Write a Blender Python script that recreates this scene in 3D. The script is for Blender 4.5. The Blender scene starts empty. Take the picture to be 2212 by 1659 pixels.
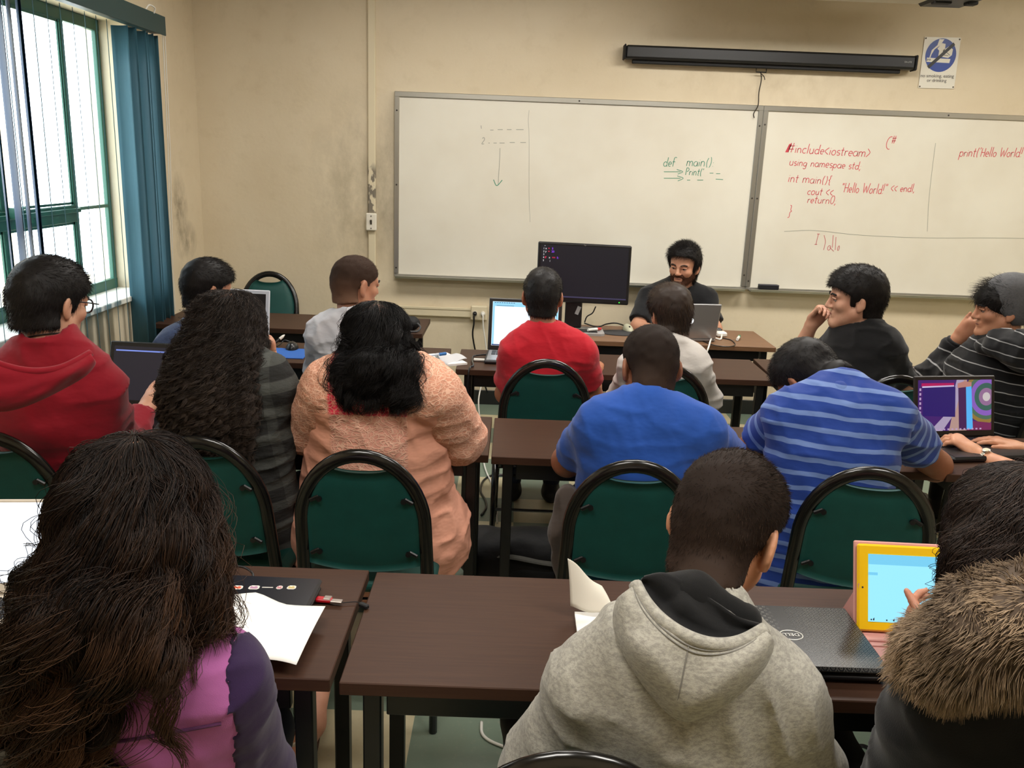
import bpy, math, random
import numpy as np
from mathutils import Vector, Matrix
random.seed(7); RNG = np.random.default_rng(7)
S = bpy.context.scene
COL = S.collection

# ------------------------------------------------------------------ camera
W, H, FPX = 2212, 1659, 1874.4
YAW, PIT, ROL, CAMZ = 0.0041, 0.2511, 0.0387, 1.7037
_cy, _sy, _cp, _sp, _cr, _sr = math.cos(YAW), math.sin(YAW), math.cos(PIT), math.sin(PIT), math.cos(ROL), math.sin(ROL)
CFW = Vector((_sy*_cp, _cy*_cp, -_sp)); _rt = Vector((_cy, -_sy, 0)); _up = _rt.cross(CFW)
CRT = _cr*_rt + _sr*_up; CUP = -_sr*_rt + _cr*_up
CPOS = Vector((0, 0, CAMZ))
cam = bpy.data.objects.new('camera', bpy.data.cameras.new('camera')); COL.objects.link(cam)
cam.matrix_world = Matrix(((CRT.x, CUP.x, -CFW.x, 0), (CRT.y, CUP.y, -CFW.y, 0), (CRT.z, CUP.z, -CFW.z, CAMZ), (0, 0, 0, 1)))
cam.data.sensor_width = 36; cam.data.lens = 36*FPX/W; cam.data.clip_start = 0.05; cam.data.clip_end = 200
S.camera = cam
def at(px, py, Y=None, Z=None, X=None):
    """world point seen at a pixel of the photograph on the plane Y (or Z, or X)"""
    d = CFW + CRT*((px-W/2)/FPX) - CUP*((py-H/2)/FPX)
    t = (Y-CPOS.y)/d.y if Y is not None else ((Z-CPOS.z)/d.z if Z is not None else (X-CPOS.x)/d.x)
    return CPOS + d*t

# ------------------------------------------------------------------ world, lights, exposure
S.view_settings.view_transform = 'Standard'; S.view_settings.look = 'None'
S.view_settings.gamma = 1.0; S.view_settings.use_curve_mapping = False
S.view_settings.exposure = 0.0
wd = bpy.data.worlds.new('sky'); S.world = wd; wd.use_nodes = True
bg = wd.node_tree.nodes['Background']; bg.inputs[0].default_value = (0.86, 0.93, 1.0, 1); bg.inputs[1].default_value = 8.0
def area(name, loc, sx, sy, power, col, rot=(0, 0, 0)):
    l = bpy.data.lights.new(name, 'AREA'); l.shape = 'RECTANGLE'; l.size = sx; l.size_y = sy; l.energy = power; l.color = col
    o = bpy.data.objects.new(name, l); o.location = loc; o.rotation_euler = rot; COL.objects.link(o); return o
WARM = (1.0, 0.965, 0.915)
LAMPS = [(-0.5, 4.5, 29), (1.55, 4.5, 42), (3.4, 4.4, 30), (.45, 2.75, 20), (-0.55, .75, 32), (1.5, .75, 38)]
for i, (lx, ly, pw) in enumerate(LAMPS):
    area('ceiling_lamp_light', (lx, ly, 2.93), 1.15, 0.5, pw, WARM)
pl = bpy.data.lights.new('window_portal', 'AREA'); pl.shape = 'RECTANGLE'; pl.size = 1.9; pl.size_y = 1.75; pl.cycles.is_portal = True
po = bpy.data.objects.new('window_portal', pl); po.location = (-2.42, 3.75, 1.7); po.rotation_euler = (0, -math.pi/2, 0); COL.objects.link(po)

# ------------------------------------------------------------------ materials
def lin(c):
    return tuple(((v/255)/12.92 if v/255 <= .04045 else ((v/255+.055)/1.055)**2.4) for v in c[:3]) + (1,)
_mats = {}
class NT:
    def __init__(s, m): s.m = m; s.t = m.node_tree; s.n = s.t.nodes; s.l = s.t.links; s.b = s.n.get('Principled BSDF')
    def add(s, typ, **kw):
        nd = s.n.new(typ)
        for k, v in kw.items(): setattr(nd, k, v)
        return nd
    def link(s, a, b): s.l.new(a, b)
    def pos(s): 
        return s.add('ShaderNodeNewGeometry').outputs['Position']
    def objc(s): return s.add('ShaderNodeTexCoord').outputs['Object']
    def mapping(s, src, scale=(1,1,1), rot=(0,0,0), loc=(0,0,0)):
        m = s.add('ShaderNodeMapping'); m.inputs['Scale'].default_value = scale; m.inputs['Rotation'].default_value = rot; m.inputs['Location'].default_value = loc
        s.link(src, m.inputs[0]); return m.outputs[0]
    def noise(s, src, scale, detail=3, rough=.55):
        n = s.add('ShaderNodeTexNoise'); n.inputs['Scale'].default_value = scale; n.inputs['Detail'].default_value = detail; n.inputs['Roughness'].default_value = rough
        if src is not None: s.link(src, n.inputs['Vector'])
        return n.outputs['Fac']
    def ramp(s, src, stops, interp='LINEAR'):
        r = s.add('ShaderNodeValToRGB'); r.color_ramp.interpolation = interp
        el = r.color_ramp.elements
        while len(el) < len(stops): el.new(.5)
        for e, (p, c) in zip(el, stops):
            e.position = p; e.color = c if len(c) == 4 else (*c, 1)
        s.link(src, r.inputs[0]); return r.outputs[0]
    def mix(s, fac, a, b, blend='MIX'):
        m = s.add('ShaderNodeMix', data_type='RGBA', blend_type=blend)
        for sock, v in ((m.inputs[0], fac), (m.inputs[6], a), (m.inputs[7], b)):
            if hasattr(v, 'is_output'): s.link(v, sock)
            else: sock.default_value = v
        return m.outputs[2]
    def math(s, op, a, b=0.0, c=0.0, clamp=False):
        m = s.add('ShaderNodeMath', operation=op); m.use_clamp = clamp
        for sock, v in zip(m.inputs, (a, b, c)):
            if hasattr(v, 'is_output'): s.link(v, sock)
            else: sock.default_value = v
        return m.outputs[0]
    def vmath(s, op, a, b=(0,0,0)):
        m = s.add('ShaderNodeVectorMath', operation=op)
        for sock, v in zip(m.inputs, (a, b)):
            if hasattr(v, 'is_output'): s.link(v, sock)
            else: sock.default_value = v
        return m
    def bump(s, h, strength=.3, dist=.01, prev=None):
        b = s.add('ShaderNodeBump'); b.inputs['Strength'].default_value = strength; b.inputs['Distance'].default_value = dist
        s.link(h, b.inputs['Height'])
        if prev is not None: s.link(prev, b.inputs['Normal'])
        return b.outputs[0]
def mat(name, col=(128,128,128), rough=.5, metal=0., spec=.5, build=None, emit=None, estr=1., **kw):
    if name in _mats: return _mats[name]
    m = bpy.data.materials.new(name); m.use_nodes = True; t = NT(m); b = t.b
    b.inputs['Base Color'].default_value = lin(col); b.inputs['Roughness'].default_value = rough; b.inputs['Metallic'].default_value = metal
    b.inputs['Specular IOR Level'].default_value = spec
    if emit is not None:
        b.inputs['Emission Color'].default_value = lin(emit); b.inputs['Emission Strength'].default_value = estr
    for k, v in kw.items(): b.inputs[k.replace('_', ' ')].default_value = v
    if build: build(t)
    m.diffuse_color = lin(col); _mats[name] = m; return m
def setc(t, s): t.link(s, t.b.inputs['Base Color'])
def setn(t, s): t.link(s, t.b.inputs['Normal'])

def cloth(name, col, var=.12, weave=900, rough=.85, fold=0., heather=None, sheen=.15):
    c2 = tuple(max(0, v*(1-var)) for v in col); 
    def f(t):
        p = t.objc()
        n1 = t.noise(p, 14, 4)
        c = t.mix(t.math('SMOOTH_MIN', t.math('MULTIPLY', n1, 1.0), 1.0, .1), lin(col), lin(c2))
        if heather:
            hm = t.noise(t.mapping(p, (1, 1, 2.2)), 95, 3, .8)
            c = t.mix(t.ramp(hm, [(.40, (0,0,0)), (.62, (1,1,1))]), c, lin(heather))
        setc(t, c)
        w = t.noise(p, weave, 2)
        nb = t.bump(w, .25, .002)
        if fold: nb = t.bump(t.noise(t.mapping(p, (1, 1, 1.8), (.35, .5, 0)), 8, 3, .5), fold*.6, .03, nb)
        setn(t, nb)
        t.b.inputs['Sheen Weight'].default_value = sheen; t.b.inputs['Sheen Roughness'].default_value = .5
    return mat(name, col, rough, 0, .25, f)
def skinm(name, col, flush=(170, 95, 75)):
    def f(t):
        p = t.objc(); n = t.noise(p, 22, 4)
        setc(t, t.mix(t.ramp(n, [(.35, (0,0,0)), (.75, (.45,.45,.45))]), lin(col), lin(flush)))
        setn(t, t.bump(t.noise(p, 600, 2), .12, .002))
    return mat(name, col, .48, 0, .4, f, Subsurface_Weight=.0)
def hairm(name, dark, light, rough=.52, spec=.22):
    def f(t):
        a = t.add('ShaderNodeAttribute', attribute_name='tint')
        setc(t, t.mix(a.outputs['Fac'], lin(dark), lin(light)))
        t.b.inputs['Coat Weight'].default_value = 0
    return mat(name, dark, rough, 0, spec, f)

# ------------------------------------------------------------------ mesh helpers
def raw_mesh(name, V, F, mt=None, smooth=True, attr=None):
    """V (n,3); F list of (k,m) index arrays (all faces of one array share a size)"""
    me = bpy.data.meshes.new(name)
    V = np.asarray(V, np.float32).reshape(-1, 3)
    Fs = [np.asarray(f, np.int32) for f in (F if isinstance(F, list) else [F]) if len(f)]
    me.vertices.add(len(V)); me.vertices.foreach_set('co', V.ravel())
    nl = sum(f.size for f in Fs); npoly = sum(len(f) for f in Fs)
    me.loops.add(nl); me.polygons.add(npoly)
    me.loops.foreach_set('vertex_index', np.concatenate([f.ravel() for f in Fs]))
    st, o = [], 0
    for f in Fs:
        st.append(o + np.arange(len(f))*f.shape[1]); o += f.size
    me.polygons.foreach_set('loop_start', np.concatenate(st).astype(np.int32))
    me.polygons.foreach_set('use_smooth', np.full(npoly, smooth))
    if attr is not None:
        a = me.attributes.new('tint', 'FLOAT', 'POINT'); a.data.foreach_set('value', np.asarray(attr, np.float32))
    me.update(calc_edges=True)
    if mt: me.materials.append(mt)
    return me
class MB:
    """collects shapes, becomes ONE mesh object"""
    def __init__(s): s.v = []; s.f = []; s.n = 0
    def raw(s, V, F):
        V = np.asarray(V, float).reshape(-1, 3); s.v.append(V); s.f += [tuple(int(i)+s.n for i in q) for q in F]; s.n += len(V); return s
    def box(s, c, d, rot=None, ch=.0):
        """box centred at c, size d, optional rotation Matrix, chamfer ch"""
        hx, hy, hz = d[0]/2, d[1]/2, d[2]/2
        ch = min(ch, hx*.9, hy*.9, hz*.9)
        V, F = [], []
        if ch <= 0:
            V = [(x, y, z) for x in (-hx, hx) for y in (-hy, hy) for z in (-hz, hz)]
            F = [(0,1,3,2), (4,6,7,5), (0,4,5,1), (2,3,7,6), (0,2,6,4), (1,5,7,3)]
        else:
            idx = {}
            for sx in (-1, 1):
                for sy in (-1, 1):
                    for sz in (-1, 1):
                        for a in range(3):
                            p = [sx*(hx-ch), sy*(hy-ch), sz*(hz-ch)]
                            p[a] = (sx*hx, sy*hy, sz*hz)[a]
                            idx[sx, sy, sz, a] = len(V); V.append(tuple(p))
            for a in range(3):
                b, c2 = (a+1) % 3, (a+2) % 3
                for sg in (-1, 1):
                    q = []
                    for (u, w) in ((-1,-1), (1,-1), (1,1), (-1,1)):
                        k = [0,0,0]; k[a] = sg; k[b] = u; k[c2] = w; q.append(idx[(*k, a)])
                    F.append(tuple(q if sg > 0 else q[::-1]))
                for u in (-1, 1):
                    for w in (-1, 1):
                        k1 = [0,0,0]; k1[a] = -1; k1[b] = u; k1[c2] = w; k2 = list(k1); k2[a] = 1
                        q = [idx[(*k1, b)], idx[(*k2, b)], idx[(*k2, c2)], idx[(*k1, c2)]]
                        F.append(tuple(q if u*w < 0 else q[::-1]))
            for k in [(x, y, z) for x in (-1,1) for y in (-1,1) for z in (-1,1)]:
                q = [idx[(*k, 0)], idx[(*k, 1)], idx[(*k, 2)]]
                F.append(tuple(q if k[0]*k[1]*k[2] > 0 else q[::-1]))
        V = np.array(V)
        if rot is not None: V = V @ np.array(rot.to_3x3()).T
        return s.raw(V + np.array(c), F)
    def tube(s, pts, r, sides=8, closed=False, flat=None, cap=True):
        """tube along pts; r scalar or list; flat=(axis, factor) squashes the ring along a world axis"""
        P = np.array([list(p) for p in pts], float); n = len(P)
        R = np.full(n, r) if np.isscalar(r) else np.array(r, float)
        T = np.roll(P, -1, 0) - np.roll(P, 1, 0) if closed else np.gradient(P, axis=0)
        T /= np.linalg.norm(T, axis=1)[:, None] + 1e-12
        ref = np.array([0, 0, 1.]) if abs(T[0][2]) < .9 else np.array([1., 0, 0])
        V = []; u = np.cross(T[0], ref); u /= np.linalg.norm(u)
        an = np.linspace(0, 2*np.pi, sides, endpoint=False)
        for i in range(n):
            u = u - T[i]*(u@T[i]); u /= np.linalg.norm(u); w = np.cross(T[i], u)
            ring = R[i]*(np.cos(an)[:, None]*u + np.sin(an)[:, None]*w)
            if flat is not None:
                ax = np.array(flat[0], float); ring = ring - np.outer(ring@ax, ax)*(1-flat[1])
            V.append(P[i] + ring)
        F = []
        m = n if closed else n-1
        for i in range(m):
            j = (i+1) % n
            for k in range(sides):
                k2 = (k+1) % sides
                F.append((i*sides+k, i*sides+k2, j*sides+k2, j*sides+k))
        if cap and not closed:
            F.append(tuple(range(sides))[::-1]); F.append(tuple((n-1)*sides+k for k in range(sides)))
        return s.raw(np.concatenate(V), F)
    def lathe(s, prof, c, sides=24, M=None):
        """prof list of (r,z) around the local z axis"""
        V, F = [], []
        an = np.linspace(0, 2*np.pi, sides, endpoint=False); k = len(prof)
        for (r, z) in prof:
            for a in an: V.append((r*math.cos(a), r*math.sin(a), z))
        for i in range(k-1):
            for j in range(sides):
                j2 = (j+1) % sides
                F.append((i*sides+j, i*sides+j2, (i+1)*sides+j2, (i+1)*sides+j))
        F.append(tuple(range(sides))[::-1]); F.append(tuple((k-1)*sides+j for j in range(sides)))
        V = np.array(V)
        if M is not None: V = V @ np.array(M.to_3x3()).T
        return s.raw(V + np.array(c), F)
    def prism(s, poly, o, u, v, depth):
        """2-D polygon in the plane o + x*u + y*v, extruded by depth along u x v"""
        o, u, v = (np.array(list(a), float) for a in (o, u, v)); n = np.cross(u, v); n /= np.linalg.norm(n)
        k = len(poly); A = np.array([o + x*u + y*v for x, y in poly]); B = A + n*depth
        F = [tuple(range(k))[::-1], tuple(range(k, 2*k))] + [(i, (i+1) % k, k+(i+1) % k, k+i) for i in range(k)]
        return s.raw(np.concatenate([A, B]), F)
    def ribbon(s, pts, w, n, off=0.):
        """flat stroke of width w on a surface with normal n"""
        P = np.array([list(p) for p in pts], float); n = np.array(list(n), float)
        T = np.gradient(P, axis=0); T /= np.linalg.norm(T, axis=1)[:, None] + 1e-12
        sd = np.cross(n, T); sd /= np.linalg.norm(sd, axis=1)[:, None] + 1e-12
        V = np.empty((len(P)*2, 3)); V[0::2] = P - sd*w/2 + n*off; V[1::2] = P + sd*w/2 + n*off
        return s.raw(V, [(2*i, 2*i+2, 2*i+3, 2*i+1) for i in range(len(P)-1)])
    def grid(s, fn, nu, nv):
        V = [fn(i/(nu-1), j/(nv-1)) for j in range(nv) for i in range(nu)]
        F = [(j*nu+i, j*nu+i+1, (j+1)*nu+i+1, (j+1)*nu+i) for j in range(nv-1) for i in range(nu-1)]
        return s.raw(np.array([list(v) for v in V]), F)
def _link(o, parent=None):
    COL.objects.link(o)
    if parent is not None: o.parent = parent
    return o
class Thing:
    """an Empty at the thing's base; parts are given in world space when world=True, else in the thing's own space"""
    def __init__(s, name, label, cat, loc=(0,0,0), rz=0., group=None, world=True):
        e = bpy.data.objects.new(name, None); COL.objects.link(e); e.empty_display_size = .1
        e.location = loc; e.rotation_euler = (0, 0, rz); e['label'] = label; e['category'] = cat
        if group: e['group'] = group
        s.o = e; s.world = world; s.loc = np.array(list(loc), float)
    def part(s, name, mb, mt, parent=None, smooth=False, bev=0., label=None, sub=0, solid=0.):
        V = np.concatenate(mb.v); V = V - s.loc if s.world else V
        me = mesh_from(name, V, mb.f, mt, smooth)
        o = _link(bpy.data.objects.new(name, me), parent or s.o)
        mods(o, bev, sub, solid)
        if label: o['label'] = label
        return o
    def partmesh(s, name, me, parent=None, label=None):
        """me is already in the thing's space"""
        o = _link(bpy.data.objects.new(name, me), parent or s.o)
        if label: o['label'] = label
        return o
def mods(o, bev, sub, solid):
    if solid:
        m = o.modifiers.new('s', 'SOLIDIFY'); m.thickness = solid; m.offset = 0
    if bev:
        m = o.modifiers.new('b', 'BEVEL'); m.width = bev; m.segments = 2; m.limit_method = 'ANGLE'; m.angle_limit = math.radians(35)
    if sub:
        m = o.modifiers.new('u', 'SUBSURF'); m.levels = sub; m.render_levels = sub
def mesh_from(name, V, F, mt, smooth):
    me = bpy.data.meshes.new(name); me.from_pydata([tuple(v) for v in V], [], F); me.update()
    me.polygons.foreach_set('use_smooth', [smooth]*len(me.polygons))
    if mt: me.materials.append(mt)
    return me
def single(name, mb, mt, label=None, cat=None, group=None, kind=None, smooth=False, bev=0., sub=0, solid=0.):
    """a thing that is one mesh: origin at the bottom middle"""
    V = np.concatenate(mb.v); c = (V.min(0)+V.max(0))/2; c[2] = V[:, 2].min()
    o = _link(bpy.data.objects.new(name, mesh_from(name, V-c, mb.f, mt, smooth))); o.location = c
    mods(o, bev, sub, solid)
    if label: o['label'] = label
    if cat: o['category'] = cat
    if group: o['group'] = group
    if kind: o['kind'] = kind
    return o
def copy_tree(o, parent=None):
    c = o.copy(); COL.objects.link(c)
    if parent is not None: c.parent = parent
    for ch in list(o.children): copy_tree(ch, c)
    return c
def text_mb(body, size, o, u, v, depth=.0006, align='LEFT', squeeze=1.):
    """flat lettering lying on the plane o + x*u + y*v"""
    cu = bpy.data.curves.new('t', 'FONT'); cu.body = body; cu.size = size; cu.align_x = align; cu.resolution_u = 3
    ob = bpy.data.objects.new('t', cu); COL.objects.link(ob)
    dg = bpy.context.evaluated_depsgraph_get(); me = bpy.data.meshes.new_from_object(ob.evaluated_get(dg))
    o, u, v = (np.array(list(a), float) for a in (o, u, v)); n = np.cross(u, v); n /= np.linalg.norm(n)
    V = np.array([o + p.co.x*squeeze*u + p.co.y*v + n*depth for p in me.vertices]); F = [tuple(p.vertices) for p in me.polygons]
    bpy.data.objects.remove(ob); bpy.data.curves.remove(cu); bpy.data.meshes.remove(me)
    m = MB()
    if len(V): m.raw(V, F)
    return m
def bez(pts, n=8):
    """smooth Catmull-Rom curve through pts"""
    P = [np.array(list(p), float) for p in pts]; P = [2*P[0]-P[1]] + P + [2*P[-1]-P[-2]]; out = []
    for i in range(1, len(P)-2):
        a, b, c, d = P[i-1:i+3]
        for t in np.linspace(0, 1, n, endpoint=False):
            out.append(.5*((2*b) + (c-a)*t + (2*a-5*b+4*c-d)*t*t + (3*b-a-3*c+d)*t**3))
    out.append(P[-2]); return out
# ------------------------------------------------------------------ the setting
XL, XR, YF, YB, ZC = -2.14, 4.45, 6.033, -1.6, 3.02
def wall_build(t):
    p = t.pos()
    n = t.noise(p, 1.3, 5, .6); n2 = t.noise(p, 9, 4, .6)
    c = t.mix(t.ramp(n, [(.3, (0,0,0)), (.7, (1,1,1))]), lin((220, 207, 181)), lin((211, 196, 167)))
    c = t.mix(t.math('MULTIPLY', t.ramp(n2, [(.55, (0,0,0)), (.8, (1,1,1))]), .25), c, lin((185, 168, 135)))
    def stain(c, loc, rad, col, amt, sc=14, lo=.35, hi=.75):
        d = t.vmath('LENGTH', t.vmath('DIVIDE', t.vmath('SUBTRACT', p, loc).outputs[0], rad).outputs[0]).outputs[1]
        f = t.math('SUBTRACT', 1.0, d, clamp=True)
        k = t.ramp(t.noise(t.mapping(p, (1, 1, .6)), sc, 4, .65), [(lo, (0,0,0)), (hi, (1,1,1))])
        return t.mix(t.math('MULTIPLY', t.math('MULTIPLY', t.math('POWER', f, .7), k), amt), c, lin(col))
    c = stain(c, (-.89, YF, 1.50), (.16, .3, .62), (96, 88, 72), .85, 7, .25, .8)
    c = stain(c, (-1.12, YF, 1.45), (.30, .3, .75), (120, 110, 84), .65, 9, .35, .85)
    c = stain(c, (XL, 5.62, 1.35), (.3, .16, .22), (96, 84, 62), .8, 16, .3, .7)
    c = stain(c, (XL, 5.72, 1.12), (.3, .2, .14), (96, 84, 62), .75, 16, .3, .7)
    c = stain(c, (.3, YF, .30), (1.6, .3, .28), (190, 178, 150), .3)
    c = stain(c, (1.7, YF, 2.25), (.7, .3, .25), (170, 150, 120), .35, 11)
    setc(t, c)
    setn(t, t.bump(t.noise(p, 38, 4, .6), .18, .006, t.bump(t.noise(p, 5, 3), .12, .02)))
M_wall = mat('painted_plaster', (205, 190, 158), .62, 0, .3, wall_build)
M_ceil = mat('ceiling_paint', (200, 192, 176), .9, 0, .2)
def floor_build(t):
    p = t.pos()
    ck = t.add('ShaderNodeTexChecker'); ck.inputs['Scale'].default_value = 1/.305
    t.link(t.mapping(p, (1,1,1), (0,0,0), (-.049+.305*20, -4.236+.305*20, 1e-3)), ck.inputs['Vector'])
    ck.inputs['Color1'].default_value = lin((196, 186, 152)); ck.inputs['Color2'].default_value = lin((112, 128, 112))
    n = t.noise(p, 55, 5, .7); n2 = t.noise(p, 3, 3)
    c = t.mix(t.math('MULTIPLY', t.ramp(n, [(.55, (0,0,0)), (.75, (1,1,1))]), .35), ck.outputs[0], lin((150, 150, 132)))
    c = t.mix(t.math('MULTIPLY', t.ramp(n2, [(.5, (0,0,0)), (.8, (1,1,1))]), .3), c, lin((92, 88, 74)))
    setc(t, c)
    br = t.add('ShaderNodeTexBrick'); br.offset = 0.; br.inputs['Scale'].default_value = 1.; br.inputs['Brick Width'].default_value = .305; br.inputs['Row Height'].default_value = .305
    br.inputs['Mortar Size'].default_value = .0012
    t.link(t.mapping(p, (1,1,1), (0,0,0), (-.049, -4.236, 0)), br.inputs['Vector'])
    setn(t, t.bump(br.outputs['Fac'], -.4, .002))
M_floor = mat('vinyl_tile', (170, 170, 145), .38, 0, .5, floor_build)
def quad(name, pts, mt):
    o = _link(bpy.data.objects.new(name, mesh_from(name, pts, [tuple(range(len(pts)))], mt, False))); o['kind'] = 'structure'; return o
def slab(name, c, d, mt, ch=0.):
    return single(name, MB().box(c, d, None, ch), mt, kind='structure')
slab('floor', ((XL+XR)/2, (YF+YB)/2, -.05), (XR-XL+.6, YF-YB+.6, .1), M_floor)
slab('ceiling', ((XL+XR)/2, (YF+YB)/2, ZC+.05), (XR-XL+.6, YF-YB+.6, .1), M_ceil)
slab('wall_front', ((XL+XR)/2, YF+.1, ZC/2), (XR-XL+.6, .2, ZC), M_wall)
slab('wall_back', ((XL+XR)/2, YB-.1, ZC/2), (XR-XL+.6, .2, ZC), M_wall)
slab('wall_right', (XR+.1, (YF+YB)/2, ZC/2), (.2, YF-YB, ZC), M_wall)
# left wall with the window opening
WY0, WY1, WZ0, WZ1, WT = 2.62, 5.03, .905, 2.36, .24
m = MB()
m.box((XL-WT/2, (YB+WY0)/2, ZC/2), (WT, WY0-YB, ZC)); m.box((XL-WT/2, (WY1+YF)/2, ZC/2), (WT, YF-WY1, ZC))
m.box((XL-WT/2, (WY0+WY1)/2, WZ0/2), (WT, WY1-WY0, WZ0)); m.box((XL-WT/2, (WY0+WY1)/2, (WZ1+ZC)/2), (WT, WY1-WY0, ZC-WZ1))
single('wall_left', m, M_wall, kind='structure')
M_white = mat('white_paint', (226, 224, 214), .5)
m = MB(); m.box((XL-.10, (WY0+WY1)/2, WZ0-.012), (.30, WY1-WY0-.002, .03), None, .004)
o = single('window_sill', m, M_white, kind='structure')
# green steel window
M_green = mat('green_frame_paint', (38, 92, 76), .42, 0, .5)
def glass_build(t):
    for n_ in list(t.n):
        if n_.type == 'BSDF_PRINCIPLED': t.n.remove(n_)
    tr = t.add('ShaderNodeBsdfTransparent'); tr.inputs[0].default_value = (.93, .96, .96, 1)
    gl = t.add('ShaderNodeBsdfGlossy'); gl.inputs['Roughness'].default_value = .05
    mx = t.add('ShaderNodeMixShader'); mx.inputs[0].default_value = .06
    t.link(tr.outputs[0], mx.inputs[1]); t.link(gl.outputs[0], mx.inputs[2])
    t.link(mx.outputs[0], t.n['Material Output'].inputs[0])
M_glass = mat('window_glass', (225, 235, 235), .05, build=glass_build)
win = bpy.data.objects.new('window_1', None); COL.objects.link(win); win['kind'] = 'structure'; win.location = (XL-.17, (WY0+WY1)/2, WZ0)
WL = np.array(win.location)
def wpart(name, mb, mt, bev=0.):
    o = _link(bpy.data.objects.new(name, mesh_from(name, np.concatenate(mb.v)-WL, mb.f, mt, False)), win); mods(o, bev, 0, 0); return o
wx = XL-.17
m = MB()
m.box((wx, WY0+.02, (WZ0+WZ1)/2), (.025, .04, WZ1-WZ0)); m.box((wx, WY1-.02, (WZ0+WZ1)/2), (.025, .04, WZ1-WZ0))
m.box((wx, (WY0+WY1)/2, WZ0+.03), (.03, WY1-WY0, .06)); m.box((wx, (WY0+WY1)/2, WZ1-.03), (.03, WY1-WY0, .06))
wpart('window_frame', m, M_green, .004)
for y in (3.36, 3.96, 4.62):
    m = MB(); m.box((wx+.005, y, (WZ0+WZ1)/2), (.022, .034, WZ1-WZ0-.1)); m.box((wx+.016, y-.026, (WZ0+WZ1)/2), (.010, .010, WZ1-WZ0-.14)); wpart('mullion', m, M_green, .004)
m = MB(); m.box((wx+.01, 3.62, 1.355), (.03, 2.0, .085)); m.box((wx+.03, 3.62, 1.372), (.02, 2.0, .022)); wpart('transom', m, M_green, .004)
m = MB(); m.box((wx, 4.82, 1.375), (.02, .36, .018)); wpart('transom', m, M_green, .003)
m = MB(); m.tube([(wx+.05, 3.98, 1.40), (wx+.10, 3.99, 1.42), (wx+.115, 4.0, 1.35)], .011, 8); m.box((wx+.05, 3.98, 1.39), (.04, .05, .05), None, .006); wpart('latch', m, M_green)
for (y0, y1) in ((2.67, 3.335), (3.385, 3.935), (3.985, 4.595), (4.645, 4.98)):
    for (z0, z1) in ((.965, 1.312), (1.40, 2.30)):
        m = MB(); m.box((wx-.005, (y0+y1)/2, (z0+z1)/2), (.004, y1-y0, z1-z0)); wpart('pane', m, M_glass)
        if y0 < 4.6:   # inner sash rails of the opening lights
            m = MB()
            for yy in (y0+.007, y1-.007): m.box((wx+.008, yy, (z0+z1)/2), (.008, .012, z1-z0))
            for zz in (z0+.007, z1-.007): m.box((wx+.008, (y0+y1)/2, zz), (.008, y1-y0, .012))
            wpart('sash', m, M_green)
# daylight street outside: pale ground and a pale facade
M_out = mat('pale_concrete', (225, 215, 195), .9)
slab('ground_outside', (-7.5, 4.5, -.3), (10, 18, .1), M_out)
single('outside_building', MB().box((-9.5, 11.5, 2.2), (3, 5, 5.2)).box((-9.5, 11.5, 4.95), (3.4, 5.4, .3)), mat('far_plaster', (196, 172, 140), .9), kind='structure')
# cove base
M_base = mat('black_cove_base', (28, 30, 28), .5)
slab('baseboard_front', (1.15, YF-.006, .052), (XR-XL, .012, .104), M_base, .003)
slab('baseboard_left', (XL+.006, 2.2, .052), (.012, 7.6, .104), M_base, .003)
# vertical surface raceway (conduit) with a switch box, and horizontal raceway with the power outlet
M_race = mat('raceway_paint', (214, 202, 172), .5, 0, .4)
def race_build(t):
    p = t.pos()
    z = t.add('ShaderNodeSeparateXYZ'); t.link(p, z.inputs[0])
    d = t.math('ABSOLUTE', t.math('SUBTRACT', z.outputs[2], 1.47))
    f = t.ramp(t.math('SUBTRACT', 1.0, t.math('MULTIPLY', d, 4.6), clamp=True), [(.1, (0,0,0)), (.4, (1,1,1))])
    k = t.ramp(t.noise(t.mapping(p, (1,1,.45)), 26, 4, .6), [(.46, (0,0,0)), (.5, (1,1,1))])
    setc(t, t.mix(t.math('MULTIPLY', f, k), lin((214, 202, 172)), lin((120, 112, 98))))
M_race2 = mat('raceway_peeling', (214, 202, 172), .5, 0, .4, race_build)
m = MB(); m.box((-.975, YF-.013, 1.55), (.052, .026, 2.94), None, .006)
single('vertical_raceway', m, M_race2, 'cream vertical cable raceway with peeling paint left of the whiteboard', 'cable raceway')
t_ = Thing('switch_box', 'small white wall plate on the vertical raceway left of the whiteboard', 'wall switch', (-.975, YF-.026, 1.215))
m = MB(); m.box((-.975, YF-.04, 1.268), (.072, .028, .118), None, .006); t_.part('plate', m, mat('switch_plastic', (226, 220, 204), .35), bev=.002)
m = MB(); m.box((-.975, YF-.057, 1.268), (.012, .012, .03), Matrix.Rotation(.4, 4, 'X')); t_.part('toggle', m, mat('switch_dark', (70, 62, 52), .5))
for z in (1.308, 1.226): m = MB(); m.box((-.975, YF-.055, z), (.007, .004, .007)); t_.part('screw', m, mat('switch_dark', (70, 62, 52), .5))
m = MB(); m.box((-.56, YF-.016, .664), (.79, .032, .066), None, .006); m.box((-.56, YF-.034, .690), (.79, .006, .012))
single('wall_raceway', m, M_race, 'cream horizontal cable raceway on the front wall below the whiteboard', 'cable raceway')
t_ = Thing('power_outlet', 'cream double power outlet box at the end of the wall raceway', 'power outlet', (-.225, YF, .62))
m = MB(); m.box((-.225, YF-.025, .668), (.115, .05, .10), None, .006); t_.part('box', m, M_race)
for dx in (-.028, .028):
    m = MB(); m.lathe([(.001, -.002), (.017, -.002), (.017, .003), (.001, .003)], (-.225+dx, YF-.053, .668), 16, Matrix.Rotation(math.pi/2, 4, 'X')); t_.part('socket', m, mat('socket_white', (235, 230, 218), .4))

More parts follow.
